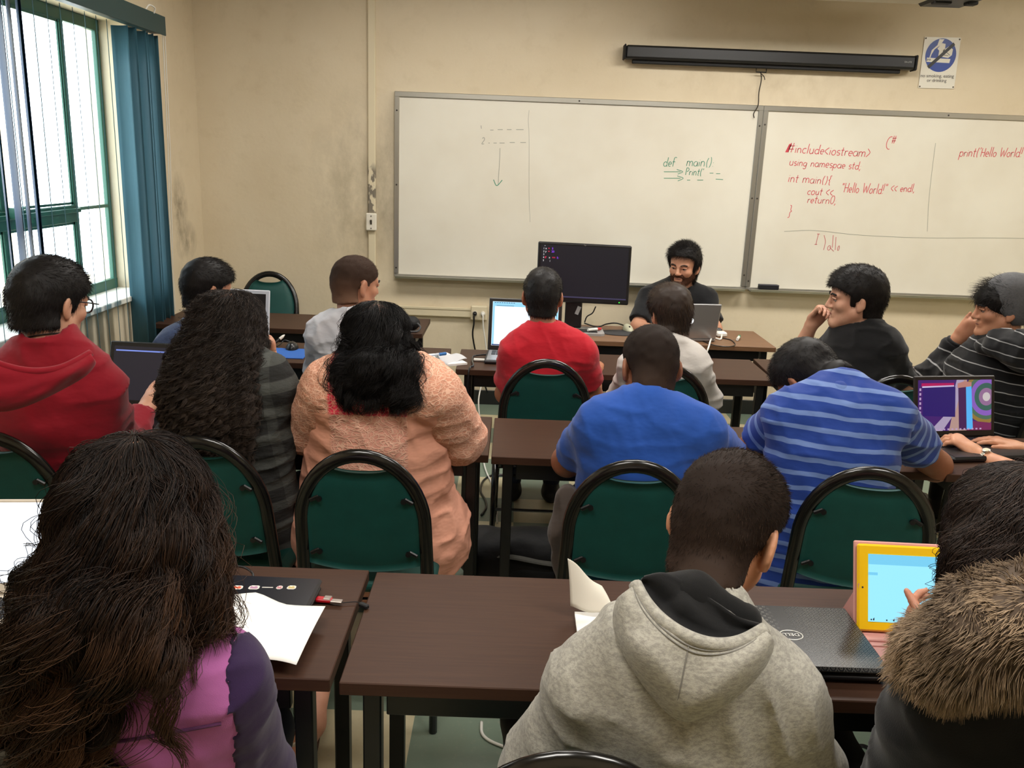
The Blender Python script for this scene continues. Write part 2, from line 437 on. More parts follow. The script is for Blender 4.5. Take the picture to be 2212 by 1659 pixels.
# ------------------------------------------------------------------ vertical blind
M_rail = mat('blind_rail_green', (30, 58, 60), .45)
t_ = Thing('vertical_blind', 'teal vertical blind with mostly open slats hanging at the window', 'blind', (-2.04, 3.8, .55))
m = MB(); m.box((-2.02, 3.66, 2.355), (.075, 2.95, .085), None, .006); m.box((-1.978, 3.66, 2.355), (.006, 2.97, .10), None, .002)
t_.part('headrail', m, M_rail)
def slat_build(t):
    b = t.b
    p = t.objc(); n = t.noise(t.mapping(p, (60, 60, 1.2)), 6, 3)
    setc(t, t.mix(n, lin((48, 84, 95)), lin((66, 106, 118))))
    tl = t.add('ShaderNodeBsdfTranslucent'); tl.inputs[0].default_value = lin((110, 168, 184))
    mx = t.add('ShaderNodeMixShader'); mx.inputs[0].default_value = .16
    t.link(b.outputs[0], mx.inputs[1]); t.link(tl.outputs[0], mx.inputs[2]); t.link(mx.outputs[0], t.n['Material Output'].inputs[0])
M_slat = mat('blind_fabric', (52, 126, 144), .6, 0, .3, slat_build)
def slat_mb(x, y, ang, w=.089, z0=.60, z1=2.30, curve=.010, drift=0.):
    """curved vane; ang = direction of the vane's width in plan, 0 = along the wall"""
    dx, dy = math.sin(ang), math.cos(ang); nx, ny = dy, -dx
    def fn(u, v):
        s_ = (u-.5)*w; c = curve*(1-(2*u-1)**2)
        k = drift*(1-v)
        return (x + dx*s_ + nx*c + k, y + dy*s_ + ny*c, z0 + (z1-z0)*v)
    mb = MB(); mb.grid(fn, 7, 9)
    return mb
ang0 = math.atan2(-2.04, 4.3)
for k in range(17):
    y = 2.75 + k*.113
    view = math.atan2(-2.04, y)                       # vanes turned nearly edge-on
    a = view + .02*math.sin(k*2.1); cv = .002
    if y > 3.9: a = view + .012*math.sin(k*1.7)
    t_.part('slat', slat_mb(-2.04, y, a, z0=.60+.01*math.sin(k), curve=cv), M_slat, smooth=True, solid=.0010)
M_slat2 = mat('blind_fabric_shaded', (40, 54, 78), .6, 0, .3)  # same blind fabric, its backlit darkness painted into the colour
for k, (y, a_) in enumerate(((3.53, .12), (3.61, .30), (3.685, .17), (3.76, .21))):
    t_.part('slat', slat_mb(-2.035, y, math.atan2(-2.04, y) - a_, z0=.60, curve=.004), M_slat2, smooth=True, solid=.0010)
t_2 = Thing('curtain', 'bunched teal blind slats gathered like a curtain at the far end of the window', 'curtain', (-2.05, 4.92, .55))
for k in range(7):
    y = 4.72 + k*.062
    t_2.part('slat', slat_mb(-2.05 + .012*(k % 2), y, math.atan2(-2.04, y) - .95 - .22*math.sin(k*2.3), .098, .56, 2.30, .016), M_slat, smooth=True, solid=.0014)
M_cord = mat('white_cord', (225, 224, 216), .6)
m = MB(); 
for dy in (0, .03): m.tube([(-1.99, 5.135+dy, 2.33), (-2.0, 5.14+dy, 1.7), (-2.03, 5.15+dy, 1.0), (-2.03, 5.15+dy, .75)], .0022, 5)
m.tube(bez([(-1.985, 4.9, 2.40), (-1.97, 4.92, 2.43), (-1.965, 4.98, 2.425), (-1.975, 4.99, 2.40)]), .004, 6)
single('blind_cord', m, M_cord, 'thin white pull cord hanging beside the gathered teal curtain', 'cord')
m = MB()
for k, y in enumerate(np.arange(3.2, 4.9, .113)):
    m.tube([(-2.03, y + .113*s, .59 + .035*(2*s-1)**2 - .02) for s in np.linspace(0, 1, 9)], .0028, 5)
single('bead_chain', m, M_cord, 'white bead chain linking the bottoms of the open blind slats', 'chain')

# ------------------------------------------------------------------ ceiling fixtures (out of the frame, they light the room)
M_fix = mat('fixture_white', (230, 230, 226), .4)
for i, (lx, ly, pw) in enumerate(LAMPS):
    t_ = Thing('ceiling_light', 'long fluorescent ceiling light above the class', 'ceiling light', (lx, ly, ZC), group='fluorescent ceiling lights')
    m = MB(); 
    m.box((lx, ly, ZC-.02), (1.3, .62, .04)); m.box((lx-.64, ly, ZC-.05), (.02, .62, .07)); m.box((lx+.64, ly, ZC-.05), (.02, .62, .07))
    m.box((lx, ly-.30, ZC-.05), (1.3, .02, .07)); m.box((lx, ly+.30, ZC-.05), (1.3, .02, .07))
    t_.part('housing', m, M_fix)
    m = MB(); m.box((lx, ly, ZC-.045), (1.25, .58, .006)); t_.part('diffuser', m, mat('lamp_diffuser', (240, 238, 230), .6, emit=(255, 246, 232), estr=2.5))

# ------------------------------------------------------------------ whiteboards
M_alu = mat('aluminium', (178, 176, 168), .32, .85, .5)
def wb_build(t):
    p = t.pos(); n = t.noise(p, 2.2, 3)
    setc(t, t.mix(t.ramp(n, [(.35, (0,0,0)), (.7, (1,1,1))]), lin((226, 222, 208)), lin((218, 212, 196))))
M_wb = mat('whiteboard_enamel', (222, 218, 204), .22, 0, .5, wb_build)
BX = [-.824, 1.616, 4.056]; BZ0, BZ1 = .902, 2.122
def board(x0, x1, label):
    t = Thing('whiteboard', label, 'whiteboard', ((x0+x1)/2, YF, BZ0))
    m = MB(); m.box(((x0+x1)/2, YF-.012, (BZ0+BZ1)/2), (x1-x0-.03, .012, BZ1-BZ0-.03)); t.part('writing_surface', m, M_wb)
    m = MB(); w = .034
    m.box(((x0+x1)/2, YF-.014, BZ1-w/2), (x1-x0-.001, .028, w), None, .003); m.box(((x0+x1)/2, YF-.014, BZ0+w/4), (x1-x0-.001, .028, w/2), None, .003)
    m.box((x0+w/2, YF-.014, (BZ0+BZ1)/2), (w-.001, .026, BZ1-BZ0-.04), None, .003); m.box((x1-w/2, YF-.014, (BZ0+BZ1)/2), (w-.001, .026, BZ1-BZ0-.04), None, .003)
    t.part('frame', m, M_alu)
    m = MB(); m.prism([(0, 0), (-.075, 0), (-.085, .016), (-.081, .018), (-.070, .006), (0, .006)], (x0+.02, YF-.022, BZ0-.004), (0, 1, 0), (0, 0, 1), x1-x0-.04)
    t.part('marker_tray', m, M_alu)
    for (sx, sz) in ((x0+.017, BZ1-.12), (x0+.017, BZ0+.06), (x0+1.22, BZ1-.017), (x1-.017, BZ1-.13), (x1-.017, BZ0+.62), (x1-.017, BZ0+.1), (x0+.017, BZ0+.62)):
        m = MB(); m.lathe([(.0005, 0), (.006, 0), (.005, .003), (.0005, .004)], (sx, YF-.027, sz), 10, Matrix.Rotation(math.pi/2, 4, 'X')); t.part('screw', m, mat('dark_screw', (48, 42, 36), .5))
    return t
wbL = board(BX[0], BX[1], 'left whiteboard with green code note and numbered dashes')
wbR = board(BX[1], BX[2], 'right whiteboard with a program handwritten in red marker')

# handwriting: stroke alphabet on a unit em (x right, y up, baseline 0, x-height .5, cap 1)
def arc(cx, cy, rx, ry, a0, a1, n=10):
    return [(cx+rx*math.cos(math.radians(a)), cy+ry*math.sin(math.radians(a))) for a in np.linspace(a0, a1, n)]
GL = {
 'a': (.42, [arc(.19,.25,.17,.24,60,380), [(.36,.48),(.36,.08),(.42,0)]]), 'b': (.42, [[(.05,1),(.05,0)], arc(.2,.25,.16,.25,170,-170)]),
 'c': (.36, [arc(.2,.25,.17,.25,50,310)]), 'd': (.45, [arc(.2,.25,.17,.25,40,330), [(.38,1),(.37,.1),(.43,0)]]),
 'e': (.38, [[(.04,.26),(.33,.28)] + arc(.19,.26,.15,.25,10,310)]), 'f': (.32, [arc(.24,.82,.13,.18,40,180)+[(.1,0)], [(0,.5),(.26,.52)]]),
 'g': (.42, [arc(.19,.25,.16,.24,50,380), [(.36,.48),(.35,-.2)] + arc(.2,-.2,.15,.14,0,-160)]), 'h': (.42, [[(.05,1),(.05,0)], [(.05,.3)]+arc(.2,.3,.14,.2,150,0)+[(.35,0)]]),
 'i': (.16, [[(.07,.5),(.07,0)], [(.07,.68),(.08,.72)]]), 'l': (.16, [[(.07,1),(.07,0)]]),
 'm': (.6, [[(.04,.5),(.04,0)], [(.04,.3)]+arc(.16,.32,.12,.18,160,0)+[(.29,0)], [(.29,.3)]+arc(.41,.32,.12,.18,160,0)+[(.54,0)]]),
 'n': (.42, [[(.05,.5),(.05,0)], [(.05,.3)]+arc(.19,.3,.14,.2,160,0)+[(.34,0)]]), 'o': (.4, [arc(.19,.25,.16,.25,100,460)]),
 'p': (.42, [[(.05,.5),(.04,-.35)], arc(.2,.25,.16,.24,150,-150)]), 'r': (.3, [[(.05,.5),(.05,0)], [(.05,.28)]+arc(.18,.32,.13,.17,170,50)]),
 's': (.32, [arc(.17,.37,.12,.13,40,250,7)+arc(.16,.12,.13,.13,80,-140,7)]), 't': (.3, [[(.14,.85),(.13,.08),(.22,.0)], [(0,.55),(.27,.57)]]),
 'u': (.42, [[(.05,.5),(.05,.18)]+arc(.19,.18,.14,.18,180,350), [(.34,.5),(.34,0)]]), 'w': (.52, [[(.02,.5),(.13,0),(.25,.42),(.37,0),(.49,.5)]]),
 'v': (.36, [[(.02,.5),(.16,0),(.32,.5)]]), 'H': (.5, [[(.05,1),(.05,0)], [(.42,1),(.42,0)], [(.05,.5),(.42,.5)]]), 'W': (.7, [[(.02,1),(.16,0),(.32,.75),(.48,0),(.66,1)]]),
 'C': (.45, [arc(.32,.5,.28,.5,75,285)]), 'I': (.3, [[(.02,1),(.28,1)], [(.15,1),(.15,0)], [(.02,0),(.28,0)]]), 'Q': (.45, [arc(.2,.35,.18,.35,0,360), [(.25,.2),(.42,-.05)]]),
 'P': (.45, [[(.05,1),(.04,0)], arc(.16,.75,.2,.25,120,-100)]), '0': (.42, [arc(.2,.5,.17,.5,90,450,14)]), '1': (.2, [[(.1,1),(.1,.5)]]),
 '2': (.45, [arc(.2,.72,.17,.26,160,-40,8)+[(.04,.02),(.4,.05)]]), '#': (.6, [[(.18,1),(.1,0)], [(.42,1),(.34,0)], [(.0,.66),(.55,.7)], [(0,.33),(.52,.36)]]),
 '<': (.36, [[(.3,.7),(.03,.35),(.32,.02)]]), '>': (.36, [[(.03,.85),(.28,.45),(.03,.02)]]), '(': (.26, [arc(.28,.42,.2,.6,120,240)]), ')': (.26, [arc(-.03,.42,.2,.6,60,-60)]),
 '{': (.3, [[(.25,1),(.14,.95),(.14,.6),(.04,.48),(.15,.38),(.14,0),(.26,-.06)]]), '}': (.3, [[(.03,1),(.15,.92),(.14,.6),(.25,.48),(.13,.38),(.14,0),(.02,-.08)]]),
 ';': (.2, [[(.09,.42),(.1,.38)], [(.1,.06),(.04,-.2)]]), ':': (.2, [[(.08,.45),(.09,.4)], [(.08,.06),(.09,.02)]]), '.': (.16, [[(.06,.03),(.09,0)]]), ',': (.2, [[(.1,.05),(.03,-.18)]]),
 '"': (.3, [[(.08,1),(.05,.78)], [(.2,1),(.17,.78)]]), "'": (.16, [[(.08,1),(.05,.78)]]), '!': (.18, [[(.09,1),(.07,.3)], [(.06,.05),(.07,0)]]), '-': (.45, [[(.05,.12),(.34,.14)]]), '_': (.5, [[(.0,.0),(.36,.02)]]), ' ': (.3, []),
}
def write(mb, s, px, py, em, slope=0., lw=.0042, sq=1.):
    """handwriting on the boards; px,py = where the baseline starts in the photograph, em = capital height in metres"""
    p0 = at(px, py, Y=YF-.0185); x = p0.x; z = p0.z
    for ch in s:
        w, st = GL[ch]
        jz = random.uniform(-.012, .012); js = random.uniform(.93, 1.07)
        for s_ in st:
            pts = [(x + (u+.12*v)*em*sq*js, YF-.0188, z + (v*js + jz)*em) for u, v in s_]
            if len(pts) > 2: pts = bez(pts, 3)
            mb.ribbon(pts, lw, (0, -1, 0))
        x += (w+.03)*em*sq*js; z += slope*(w+.03)*em*sq
def stroke(mb, pix, lw=.004):
    pts = [at(px, py, Y=YF-.0188) for px, py in pix]
    mb.ribbon(bez(pts, 5) if len(pts) > 2 else pts, lw, (0, -1, 0))
M_gm = mat('green_marker', (60, 140, 112), .6); M_rm = mat('red_marker', (204, 66, 78), .6); M_km = mat('faint_marker', (150, 152, 140), .6); M_rf = mat('faint_red_marker', (190, 96, 100), .6)
m = MB()
write(m, 'def', 1432, 359, .062, 0, .0042, 1.12); write(m, 'main():', 1482, 358, .062, 0, .0042, 1.2); write(m, "Print('", 1480, 378, .05, 0, .0042, 1.1)
for a in ([(1434, 371), (1470, 371)], [(1462, 366), (1475, 371), (1464, 376)], [(1434, 385), (1470, 385)], [(1463, 380), (1476, 385), (1464, 391)],
          [(1533, 374), (1541, 374)], [(1547, 375), (1556, 375)], [(1484, 389), (1491, 389)], [(1506, 389), (1519, 389)], [(1546, 387), (1562, 388)]): stroke(m, a)
stroke(m, [(1066, 388), (1073, 401), (1085, 389)], .005)
o = wbL.part('green_writing', m, M_gm, label='green marker writing')
m = MB()
stroke(m, [(1039, 271), (1040, 278)]); write(m, '2', 1040, 311, .045)
for a in ([(1059, 281), (1066, 281)], [(1075, 280), (1086, 280)], [(1095, 280), (1105, 280)], [(1115, 280), (1131, 280)], [(1055, 309), (1058, 309)], [(1066, 309), (1073, 309)], [(1079, 309), (1090, 309)], [(1101, 308), (1112, 308)], [(1124, 308), (1136, 308)]): stroke(m, a)
stroke(m, [(1080, 320), (1079, 350), (1076, 398)], .0035)
stroke(m, [(1143, 238), (1141, 262), (1143, 300), (1143, 420), (1145, 480)], .0022)
wbL.part('grey_writing', m, M_km, label='faint grey marker strokes')
def red(*calls):
    m = MB()
    for c in calls: write(m, *c)
    return m
m = red(('#include<iostream>', 1700, 329, .062, -.02, .0046, 1.26))
for dx in (0, 2, 4): stroke(m, [(1697+dx, 329), (1706+dx, 311)], .006)
LINES = [m, red(('using namespae std;', 1704, 357, .052, -.02, .0042, 1.24)), red(('int main(){', 1701, 393, .060, -.02, .0042, 1.26)), red(('cout <<', 1743, 420, .052, -.01, .0042, 1.26)),
         red(('"Hello World!"', 1816, 415, .064, -.005, .0042, .96)), red(('<< endl,', 1923, 413, .052, .0, .0042, 1.12)), red(('return0;', 1743, 438, .052, -.01, .0042, 1.28)), red(('}', 1701, 468, .075, 0, .0042)),
         red(('C', 1911, 322, .078), ('#', 1925, 310, .05, 0, .0042)), red(("print('Hello World!')", 2071, 338, .060, .03, .0042, 1.04))]
for m in LINES: wbR.part('red_writing', m, M_rm, label='line of red marker writing')
m = MB(); stroke(m, [(1694, 500), (1760, 498), (1860, 508), (2000, 514), (2120, 514), (2212, 515)], .003)
stroke(m, [(2021, 309), (2012, 380), (2006, 440), (2003, 500)], .003)
wbR.part('divider_lines', m, M_km, label='faint grey drawn lines')
m = MB(); write(m, 'I', 1759, 528, .075, 0, .004); stroke(m, [(1780, 508), (1783, 522), (1779, 540)]); write(m, 'o', 1786, 540, .06, 0, .004); stroke(m, [(1800, 508), (1798, 535)]); stroke(m, [(1806, 512), (1804, 540)]); write(m, '0', 1808, 541, .032, 0, .004)
stroke(m, [(1792, 534), (1801, 543)], .004)
wbR.part('faint_writing', m, M_rf, label='faint red scribble')
# eraser on the tray
t_ = Thing('eraser', 'black felt whiteboard eraser lying on the marker tray', 'eraser', (1.765, YF-.06, .914))
m = MB(); m.box((1.765, YF-.062, .928), (.135, .045, .026), None, .004); t_.part('felt', m, mat('eraser_felt', (22, 22, 26), .9))
m = MB(); m.box((1.765, YF-.062, .943), (.137, .047, .010), None, .004); t_.part('grip', m, mat('eraser_grip', (42, 42, 52), .6))

# projection screen case
t_ = Thing('projection_screen', 'long black rolled up projection screen case above the whiteboards', 'projection screen', (1.6, YF-.05, 2.37))
M_blk = mat('satin_black', (16, 16, 17), .42); M_blk2 = mat('matte_black', (10, 10, 11), .7)
tilt = Matrix.Rotation(-.004, 4, 'Y'); 
m = MB(); m.box((1.607, YF-.06, 2.414), (1.87, .085, .085), None, .012); t_.part('case', m, M_blk, bev=.003)
m = MB(); m.box((1.592, YF-.052, 2.362), (1.74, .03, .028), None, .004); t_.part('screen_bar', m, M_blk2)
for sx in (.668, 2.546): 
    m = MB(); m.box((sx, YF-.06, 2.414), (.012, .092, .095), None, .012); t_.part('end_cap', m, M_blk2)
m = MB(); m.tube([(1.535, YF-.045, 2.352), (1.535, YF-.045, 2.326), (1.60, YF-.045, 2.326), (1.60, YF-.045, 2.352)], .004, 6); t_.part('pull_loop', m, M_blk2)
m = text_mb('DA-LITE', .013, (2.465, YF-.1032, 2.412), (1, 0, 0), (0, 0, 1), .0008); t_.part('badge', m, mat('badge_silver', (150, 150, 146), .4, .5))
m = MB(); m.tube(bez([(1.565, YF-.045, 2.326), (1.575, YF-.04, 2.28), (1.568, YF-.04, 2.2), (1.572, YF-.036, 2.12), (1.55, YF-.034, 2.07), (1.555, YF-.034, 2.04)]), .0035, 6)
m.tube(bez([(1.562, YF-.045, 2.322), (1.59, YF-.04, 2.30), (1.598, YF-.04, 2.28)]), .003, 5)
single('pull_cord', m, mat('dark_twine', (58, 50, 40), .9), 'dark pull cord dangling from the projection screen over the board divider', 'cord')

# no smoking sign
so = np.array((2.62, YF-.004, 2.27)); t_ = Thing('wall_sign', 'white no smoking eating or drinking sign with blue disc', 'sign', so)
Rs = Matrix.Rotation(-.018, 4, 'Y'); su = Rs @ Vector((1, 0, 0)); sv = Rs @ Vector((0, 0, 1))
def sp(x, y): return so + np.array(su)*x + np.array(sv)*y
M_sw = mat('sign_white', (224, 220, 206), .3); M_sb = mat('sign_blue', (26, 62, 150), .35); M_sk = mat('sign_black', (18, 18, 20), .4)
def lay(off): return so + np.array((0, -1, 0))*off
m = MB(); m.prism([(0, 0), (.235, 0), (.235, .315), (0, .315)], so, su, sv, .002); t_.part('plate', m, M_sw)
cx, cy, R_ = .118, .205, .100
m = MB(); m.prism([(cx+R_*math.cos(a), cy+R_*1.03*math.sin(a)) for a in np.linspace(0, 2*np.pi, 48, endpoint=False)], lay(.0022), su, sv, .0006); t_.part('disc', m, M_sb)
m = MB()
def sh(poly, off=.003): m.prism([(cx+x*R_, cy+y*R_) for x, y in poly], lay(off), su, sv, .0004)
sh([(-.88, -.42), (.62, -.47), (.66, -.22), (-.88, -.16)])                       # cigarette
sh([(-.72, -.16), (-.63, .30), (-.30, .62), (-.22, .98), (.10, .98), (-.10, .62), (-.45, .35), (-.60, .05), (-.66, -.16)])  # smoke
sh([(-.28, .40), (-.02, .74), (.22, .70), (.22, .35), (.02, -.02), (-.16, -.12), (-.14, .28)])   # bottle
sh([(.05, -.10), (.12, .32), (.45, .55), (.74, .38), (.72, .02), (.50, -.16)])     # cup and plate
t_.part('pictogram', m, M_sw)
m = MB(); m.prism([(cx+x*R_, cy+y*R_) for x, y in ((-.80, -.68), (-.66, -.84), (.84, .64), (.72, .80))], lay(.0036), su, sv, .0005)
for (a, b) in (((.10, .02), (.50, -.02)), ((.30, .22), (.60, .0))): m.ribbon([lay(.0037)+np.array(su)*(cx+x*R_)+np.array(sv)*(cy+y*R_) for x, y in (a, b)], .003, (0, -1, 0))
for k in range(5): m.ribbon([lay(.0037)+np.array(su)*(cx+(-.84+.05*k)*R_)+np.array(sv)*(cy+y*R_) for y in (-.22-.03*(k % 2), -.36+.03*(k % 3))], .003, (0, -1, 0))
t_.part('slash', m, M_sk)
m = text_mb('no smoking, eating', .029, sp(.113, .068)-np.array((0, .003, 0)), su, sv, .0006, 'CENTER'); t_.part('lettering', m, M_sk)
m = text_mb('or drinking', .029, sp(.113, .040)-np.array((0, .003, 0)), su, sv, .0006, 'CENTER'); t_.part('lettering', m, M_sk)
for x, y in ((.008, .307), (.227, .304), (.008, .010), (.227, .010)):
    m = MB(); m.lathe([(.0005, 0), (.005, 0), (.004, .003), (.0005, .004)], sp(x, y)-np.array((0, .003, 0)), 8, Matrix.Rotation(math.pi/2, 4, 'X')); t_.part('screw', m, mat('rusty_screw', (72, 58, 40), .6))

# unseen box added under the ceiling to shade the board wall's top
slab('added_shadow_blocker', (1.66, 5.42, (2.685+ZC)/2), (1.30, .16, ZC-2.685), M_ceil)
# projector under the ceiling
t_ = Thing('projector', 'black projector hanging from the ceiling at the top right', 'projector', (2.46, 5.45, 2.66))
m = MB(); m.box((2.465, 5.40, 2.735), (.27, .32, .11), None, .02); t_.part('body', m, M_blk)
m = MB(); m.box((2.56, 5.36, 2.674), (.06, .06, .02), None, .005); m.box((2.40, 5.38, 2.676), (.10, .05, .014), None, .004); t_.part('foot', m, M_blk2)
m = MB(); m.tube([(2.46, 5.42, 2.78), (2.46, 5.42, 3.02)], .02, 10); t_.part('pole', m, M_blk2)
# ------------------------------------------------------------------ tables
def wood_build(t):
    p = t.objc()
    g = t.noise(t.mapping(p, (1.2, 26, 26)), 5, 5, .65); g2 = t.noise(t.mapping(p, (.6, 5, 5)), 3, 3)
    c = t.mix(t.ramp(g, [(.2, (0,0,0)), (.85, (1,1,1))]), lin((62, 43, 34)), lin((80, 56, 42)))
    c = t.mix(t.math('MULTIPLY', g2, .45), c, lin((52, 36, 30)))
    setc(t, c); setn(t, t.bump(g, .03, .001))
M_wood = mat('walnut_laminate', (82, 58, 48), .42, 0, .10, wood_build)
def wood2_build(t):
    p = t.objc()
    g = t.noise(t.mapping(p, (1.2, 26, 26)), 5, 5, .65)
    setc(t, t.mix(t.ramp(g, [(.3, (0,0,0)), (.7, (1,1,1))]), lin((104, 74, 52)), lin((132, 98, 70)))); setn(t, t.bump(g, .06, .001))
M_wood2 = mat('oak_laminate', (120, 88, 62), .45, 0, .3, wood2_build)
M_edge = mat('dark_edge_band', (40, 26, 22), .45)
M_leg = mat('black_steel', (13, 13, 15), .38, 0, .5)
TZ = .737
def make_table(name, label, loc, rz=0., L=1.523, D=.457, wood=M_wood, group='classroom tables', panel=False):
    t = Thing(name, label, 'table', loc, rz, group, world=False)
    m = MB(); m.box((0, 0, TZ-.014), (L, D, .028), None, .002); t.part('tabletop', m, wood)
    for s in (-1, 1):
        m = MB(); m.box((0, s*(D/2-.045), TZ-.028-.032), (L-.17, .02, .064), None, .002); t.part('apron', m, M_leg)
    m = MB(); m.box((-(L/2-.058), 0, TZ-.058), (.02, D-.12, .055)); m.box(((L/2-.058), 0, TZ-.058), (.02, D-.12, .055)); t.part('end_rail', m, M_leg)
    for sx in (-1, 1):
        for sy in (-1, 1):
            m = MB(); m.box((sx*(L/2-.058), sy*(D/2-.045), (TZ-.028)/2), (.036, .036, TZ-.030), None, .003); t.part('leg', m, M_leg)
    if panel:
        m = MB(); m.box((0, -(D/2-.07), TZ-.028-.18), (L-.20, .012, .26)); t.part('modesty_panel', m, mat('panel_olive', (96, 88, 66), .6))
    return t
D2 = .457/2
def tb(xl, yf, label, **k): return make_table('classroom_table', label, (xl+1.523/2, yf+D2, 0), **k)
tb(-.2995, 1.448, 'dark brown table nearest the viewer with the closed patterned laptop on it')
tb(-1.842, 1.456, 'dark brown table holding the stickered laptop and the white paper')
tb(-.0489, 2.774, 'dark brown table where the two people in blue shirts lean')
tb(-1.582, 2.785, 'dark brown table in front of the red hoodie and peach lace people')
tb(1.487, 2.765, 'dark brown table under the open laptop with the colourful desktop')
tb(-.2548, 4.0146, 'dark brown table with the bright laptop before the red T-shirt', rz=.003)
tb(1.285, 4.02, 'dark brown table in front of the black T-shirt and beanie people', rz=-.035)
tb(-1.832, 4.015, 'brown table with the blue mouse pad and the papers')
make_table('classroom_table', 'brown table against the left wall with an empty chair behind it', (-1.262, 5.075, 0), L=1.523, D=.48)
make_table('teacher_desk', 'lighter brown desk of the bearded man with the big monitor on it', (.748, 5.07, 0), D=.49, wood=M_wood2, group=None)

# ------------------------------------------------------------------ chairs
def chair_fab(t):
    p = t.objc(); n = t.noise(p, 18, 3)
    setc(t, t.mix(n, lin((8, 62, 58)), lin((14, 78, 72)))); setn(t, t.bump(t.noise(p, 700, 2), .2, .001))
M_fab = mat('green_vinyl', (12, 74, 62), .55, 0, .4, chair_fab)
M_frame = mat('chair_black_enamel', (14, 13, 13), .20, 0, .7)
def make_chair(label, loc, rz=0., rot=0.):
    t = Thing('stacking_chair', label, 'chair', loc, rz, 'green dome back stacking chairs', world=False)
    A, ZT, ZS = .176, .908, .680
    def lean(z): return -.205 - .10*max(0, z-.45)/.43
    pts = [(-A-.012, lean(.45)+.012, .42)]
    for z in np.linspace(.45, ZS, 5): pts.append((-A-.006*(ZS-z)/.2, lean(z), z))
    for a in np.linspace(180, 0, 25)[1:-1]:
        z = ZS+(ZT-ZS)*math.sin(math.radians(a)); pts.append((A*math.cos(math.radians(a)), lean(z), z))
    for z in np.linspace(ZS, .45, 5): pts.append((A+.006*(ZS-z)/.2, lean(z), z))
    pts.append((A+.012, lean(.45)+.012, .42))
    m = MB(); m.tube(pts, .0200, 12, flat=((0, 1, 0), .62)); t.part('back_frame', m, M_frame, smooth=True)
    # padded back panel with the hand opening above it
    def hw(z): return (A-.012) if z < ZS else (A-.008)*math.sqrt(max(0., 1-((z-ZS)/(ZT-ZS))**2))
    m = MB(); nu, nv = 21, 13; ZTOP = .873
    for side in (1, -1):
        V = []
        for j in range(nv):
            for i in range(nu):
                u = 2*i/(nu-1)-1; v = j/(nv-1)
                zt = ZTOP - .021*(1-abs(u)**2.2)
                zb = .545 - .030*(1-u*u)
                z = zb + (zt-zb)*v
                x = u*hw(min(z, ZTOP))*.985
                ed = min(1., 6*(1-abs(u)), 7*v, 7*(1-v)); ed = math.sqrt(max(0, ed))
                y = lean(z) + (.010 + .022*ed if side > 0 else -.004 - .006*ed) + .012*(1-u*u)*(1 if side > 0 else .4)
                V.append((x, y, z))
        F = []
        for j in range(nv-1):
            for i in range(nu-1):
                q = (j*nu+i, j*nu+i+1, (j+1)*nu+i+1, (j+1)*nu+i); F.append(q if side < 0 else q[::-1])
        m.raw(V, F)
    n0 = nu*nv; ring = [i for i in range(nu)] + [j*nu+nu-1 for j in range(1, nv)] + [(nv-1)*nu+i for i in range(nu-2, -1, -1)] + [j*nu for j in range(nv-2, 0, -1)]
    for k in range(len(ring)):
        a, b = ring[k], ring[(k+1) % len(ring)]; m.f.append((a, a+n0, b+n0, b))
    t.part('back_panel', m, M_fab, smooth=True)
    for sx in (-1, 1):
        for z in (.59, .77):
            m = MB(); x = sx*(hw(z)-.022); m.box((x, lean(z)-.012, z), (.03, .008, .012), Matrix.Rotation(sx*.5, 4, 'Y'), .003); m.lathe([(.001, -.004), (.008, -.004), (.008, .004), (.001, .004)], (x-sx*.014, lean(z)-.013, z), 10, Matrix.Rotation(math.pi/2, 4, 'X'))
            t.part('clip', m, M_leg)
    m = MB(); m.box((0, .015, .452), (.405, .415, .062), None, .022); t.part('seat', m, M_fab, bev=.008)
    m = MB(); m.tube([(-.185, .20, .412), (.185, .20, .412), (.19, -.19, .412), (-.19, -.19, .412)], .011, 8, closed=True); t.part('seat_frame', m, M_frame)
    for sx in (-1, 1):
        m = MB(); m.tube([(sx*.203, -.195, .43), (sx*.205, -.215, .25), (sx*.208, -.25, .0)], .0125, 8); t.part('leg', m, M_frame, smooth=True)
        m = MB(); m.tube([(sx*.19, .195, .42), (sx*.20, .215, .2), (sx*.203, .225, .0)], .0125, 8); t.part('leg', m, M_frame, smooth=True)
    m = MB(); m.tube([(-.205, -.218, .22), (.205, -.218, .22)], .007, 6); m.tube([(-.2, .214, .22), (.2, .214, .22)], .007, 6); t.part('stretcher', m, M_frame)
    return t
CH0 = make_chair('empty green chair behind the table at the left wall', (-1.60, 5.53, 0), math.pi + .12)
def chair(px, py, Ytop, label, rz=0.):
    """px,py = top of the back arch in the photograph at depth Ytop"""
    p = at(px, py, Y=Ytop); c = copy_tree(CH0.o); off = Matrix.Rotation(rz, 3, 'Z') @ Vector((0, -.305, 0))
    c.location = (p.x-off.x, p.y-off.y, 0); c.rotation_euler = (0, 0, rz); c['label'] = label
    return c
chair(778, 1013, 2.255, 'green chair under the woman in the peach lace top')
chair(428, 975, 2.32, 'green chair under the person with long curly hair and grey plaid shirt', -.05)
chair(-25, 987, 2.30, 'green chair under the person in the red hoodie, cut by the frame')
chair(1374, 1029, 2.255, 'green chair under the boy in the plain blue T-shirt', -.06)
chair(1890, 1026, 2.27, 'green chair behind the striped blue shirt with a strong sheen on its arch', -.22)
chair(1183, 783, 3.47, 'green chair under the boy in the red T-shirt')
chair(1443, 792, 3.46, 'green chair under the person in the pale shirt beside the desk', -.05)
chair(752, 762, 3.47, 'green chair under the man in the white shirt', .05)
chair(1945, 815, 3.42, 'green chair under the man in the black T-shirt', .02)
chair(1243, 1626, 1.03, 'green chair under the boy in the grey hoodie, only its arch showing', 0)
chair(95, 1640, 1.0, 'green chair under the girl in the purple top, only a sliver showing', 0)

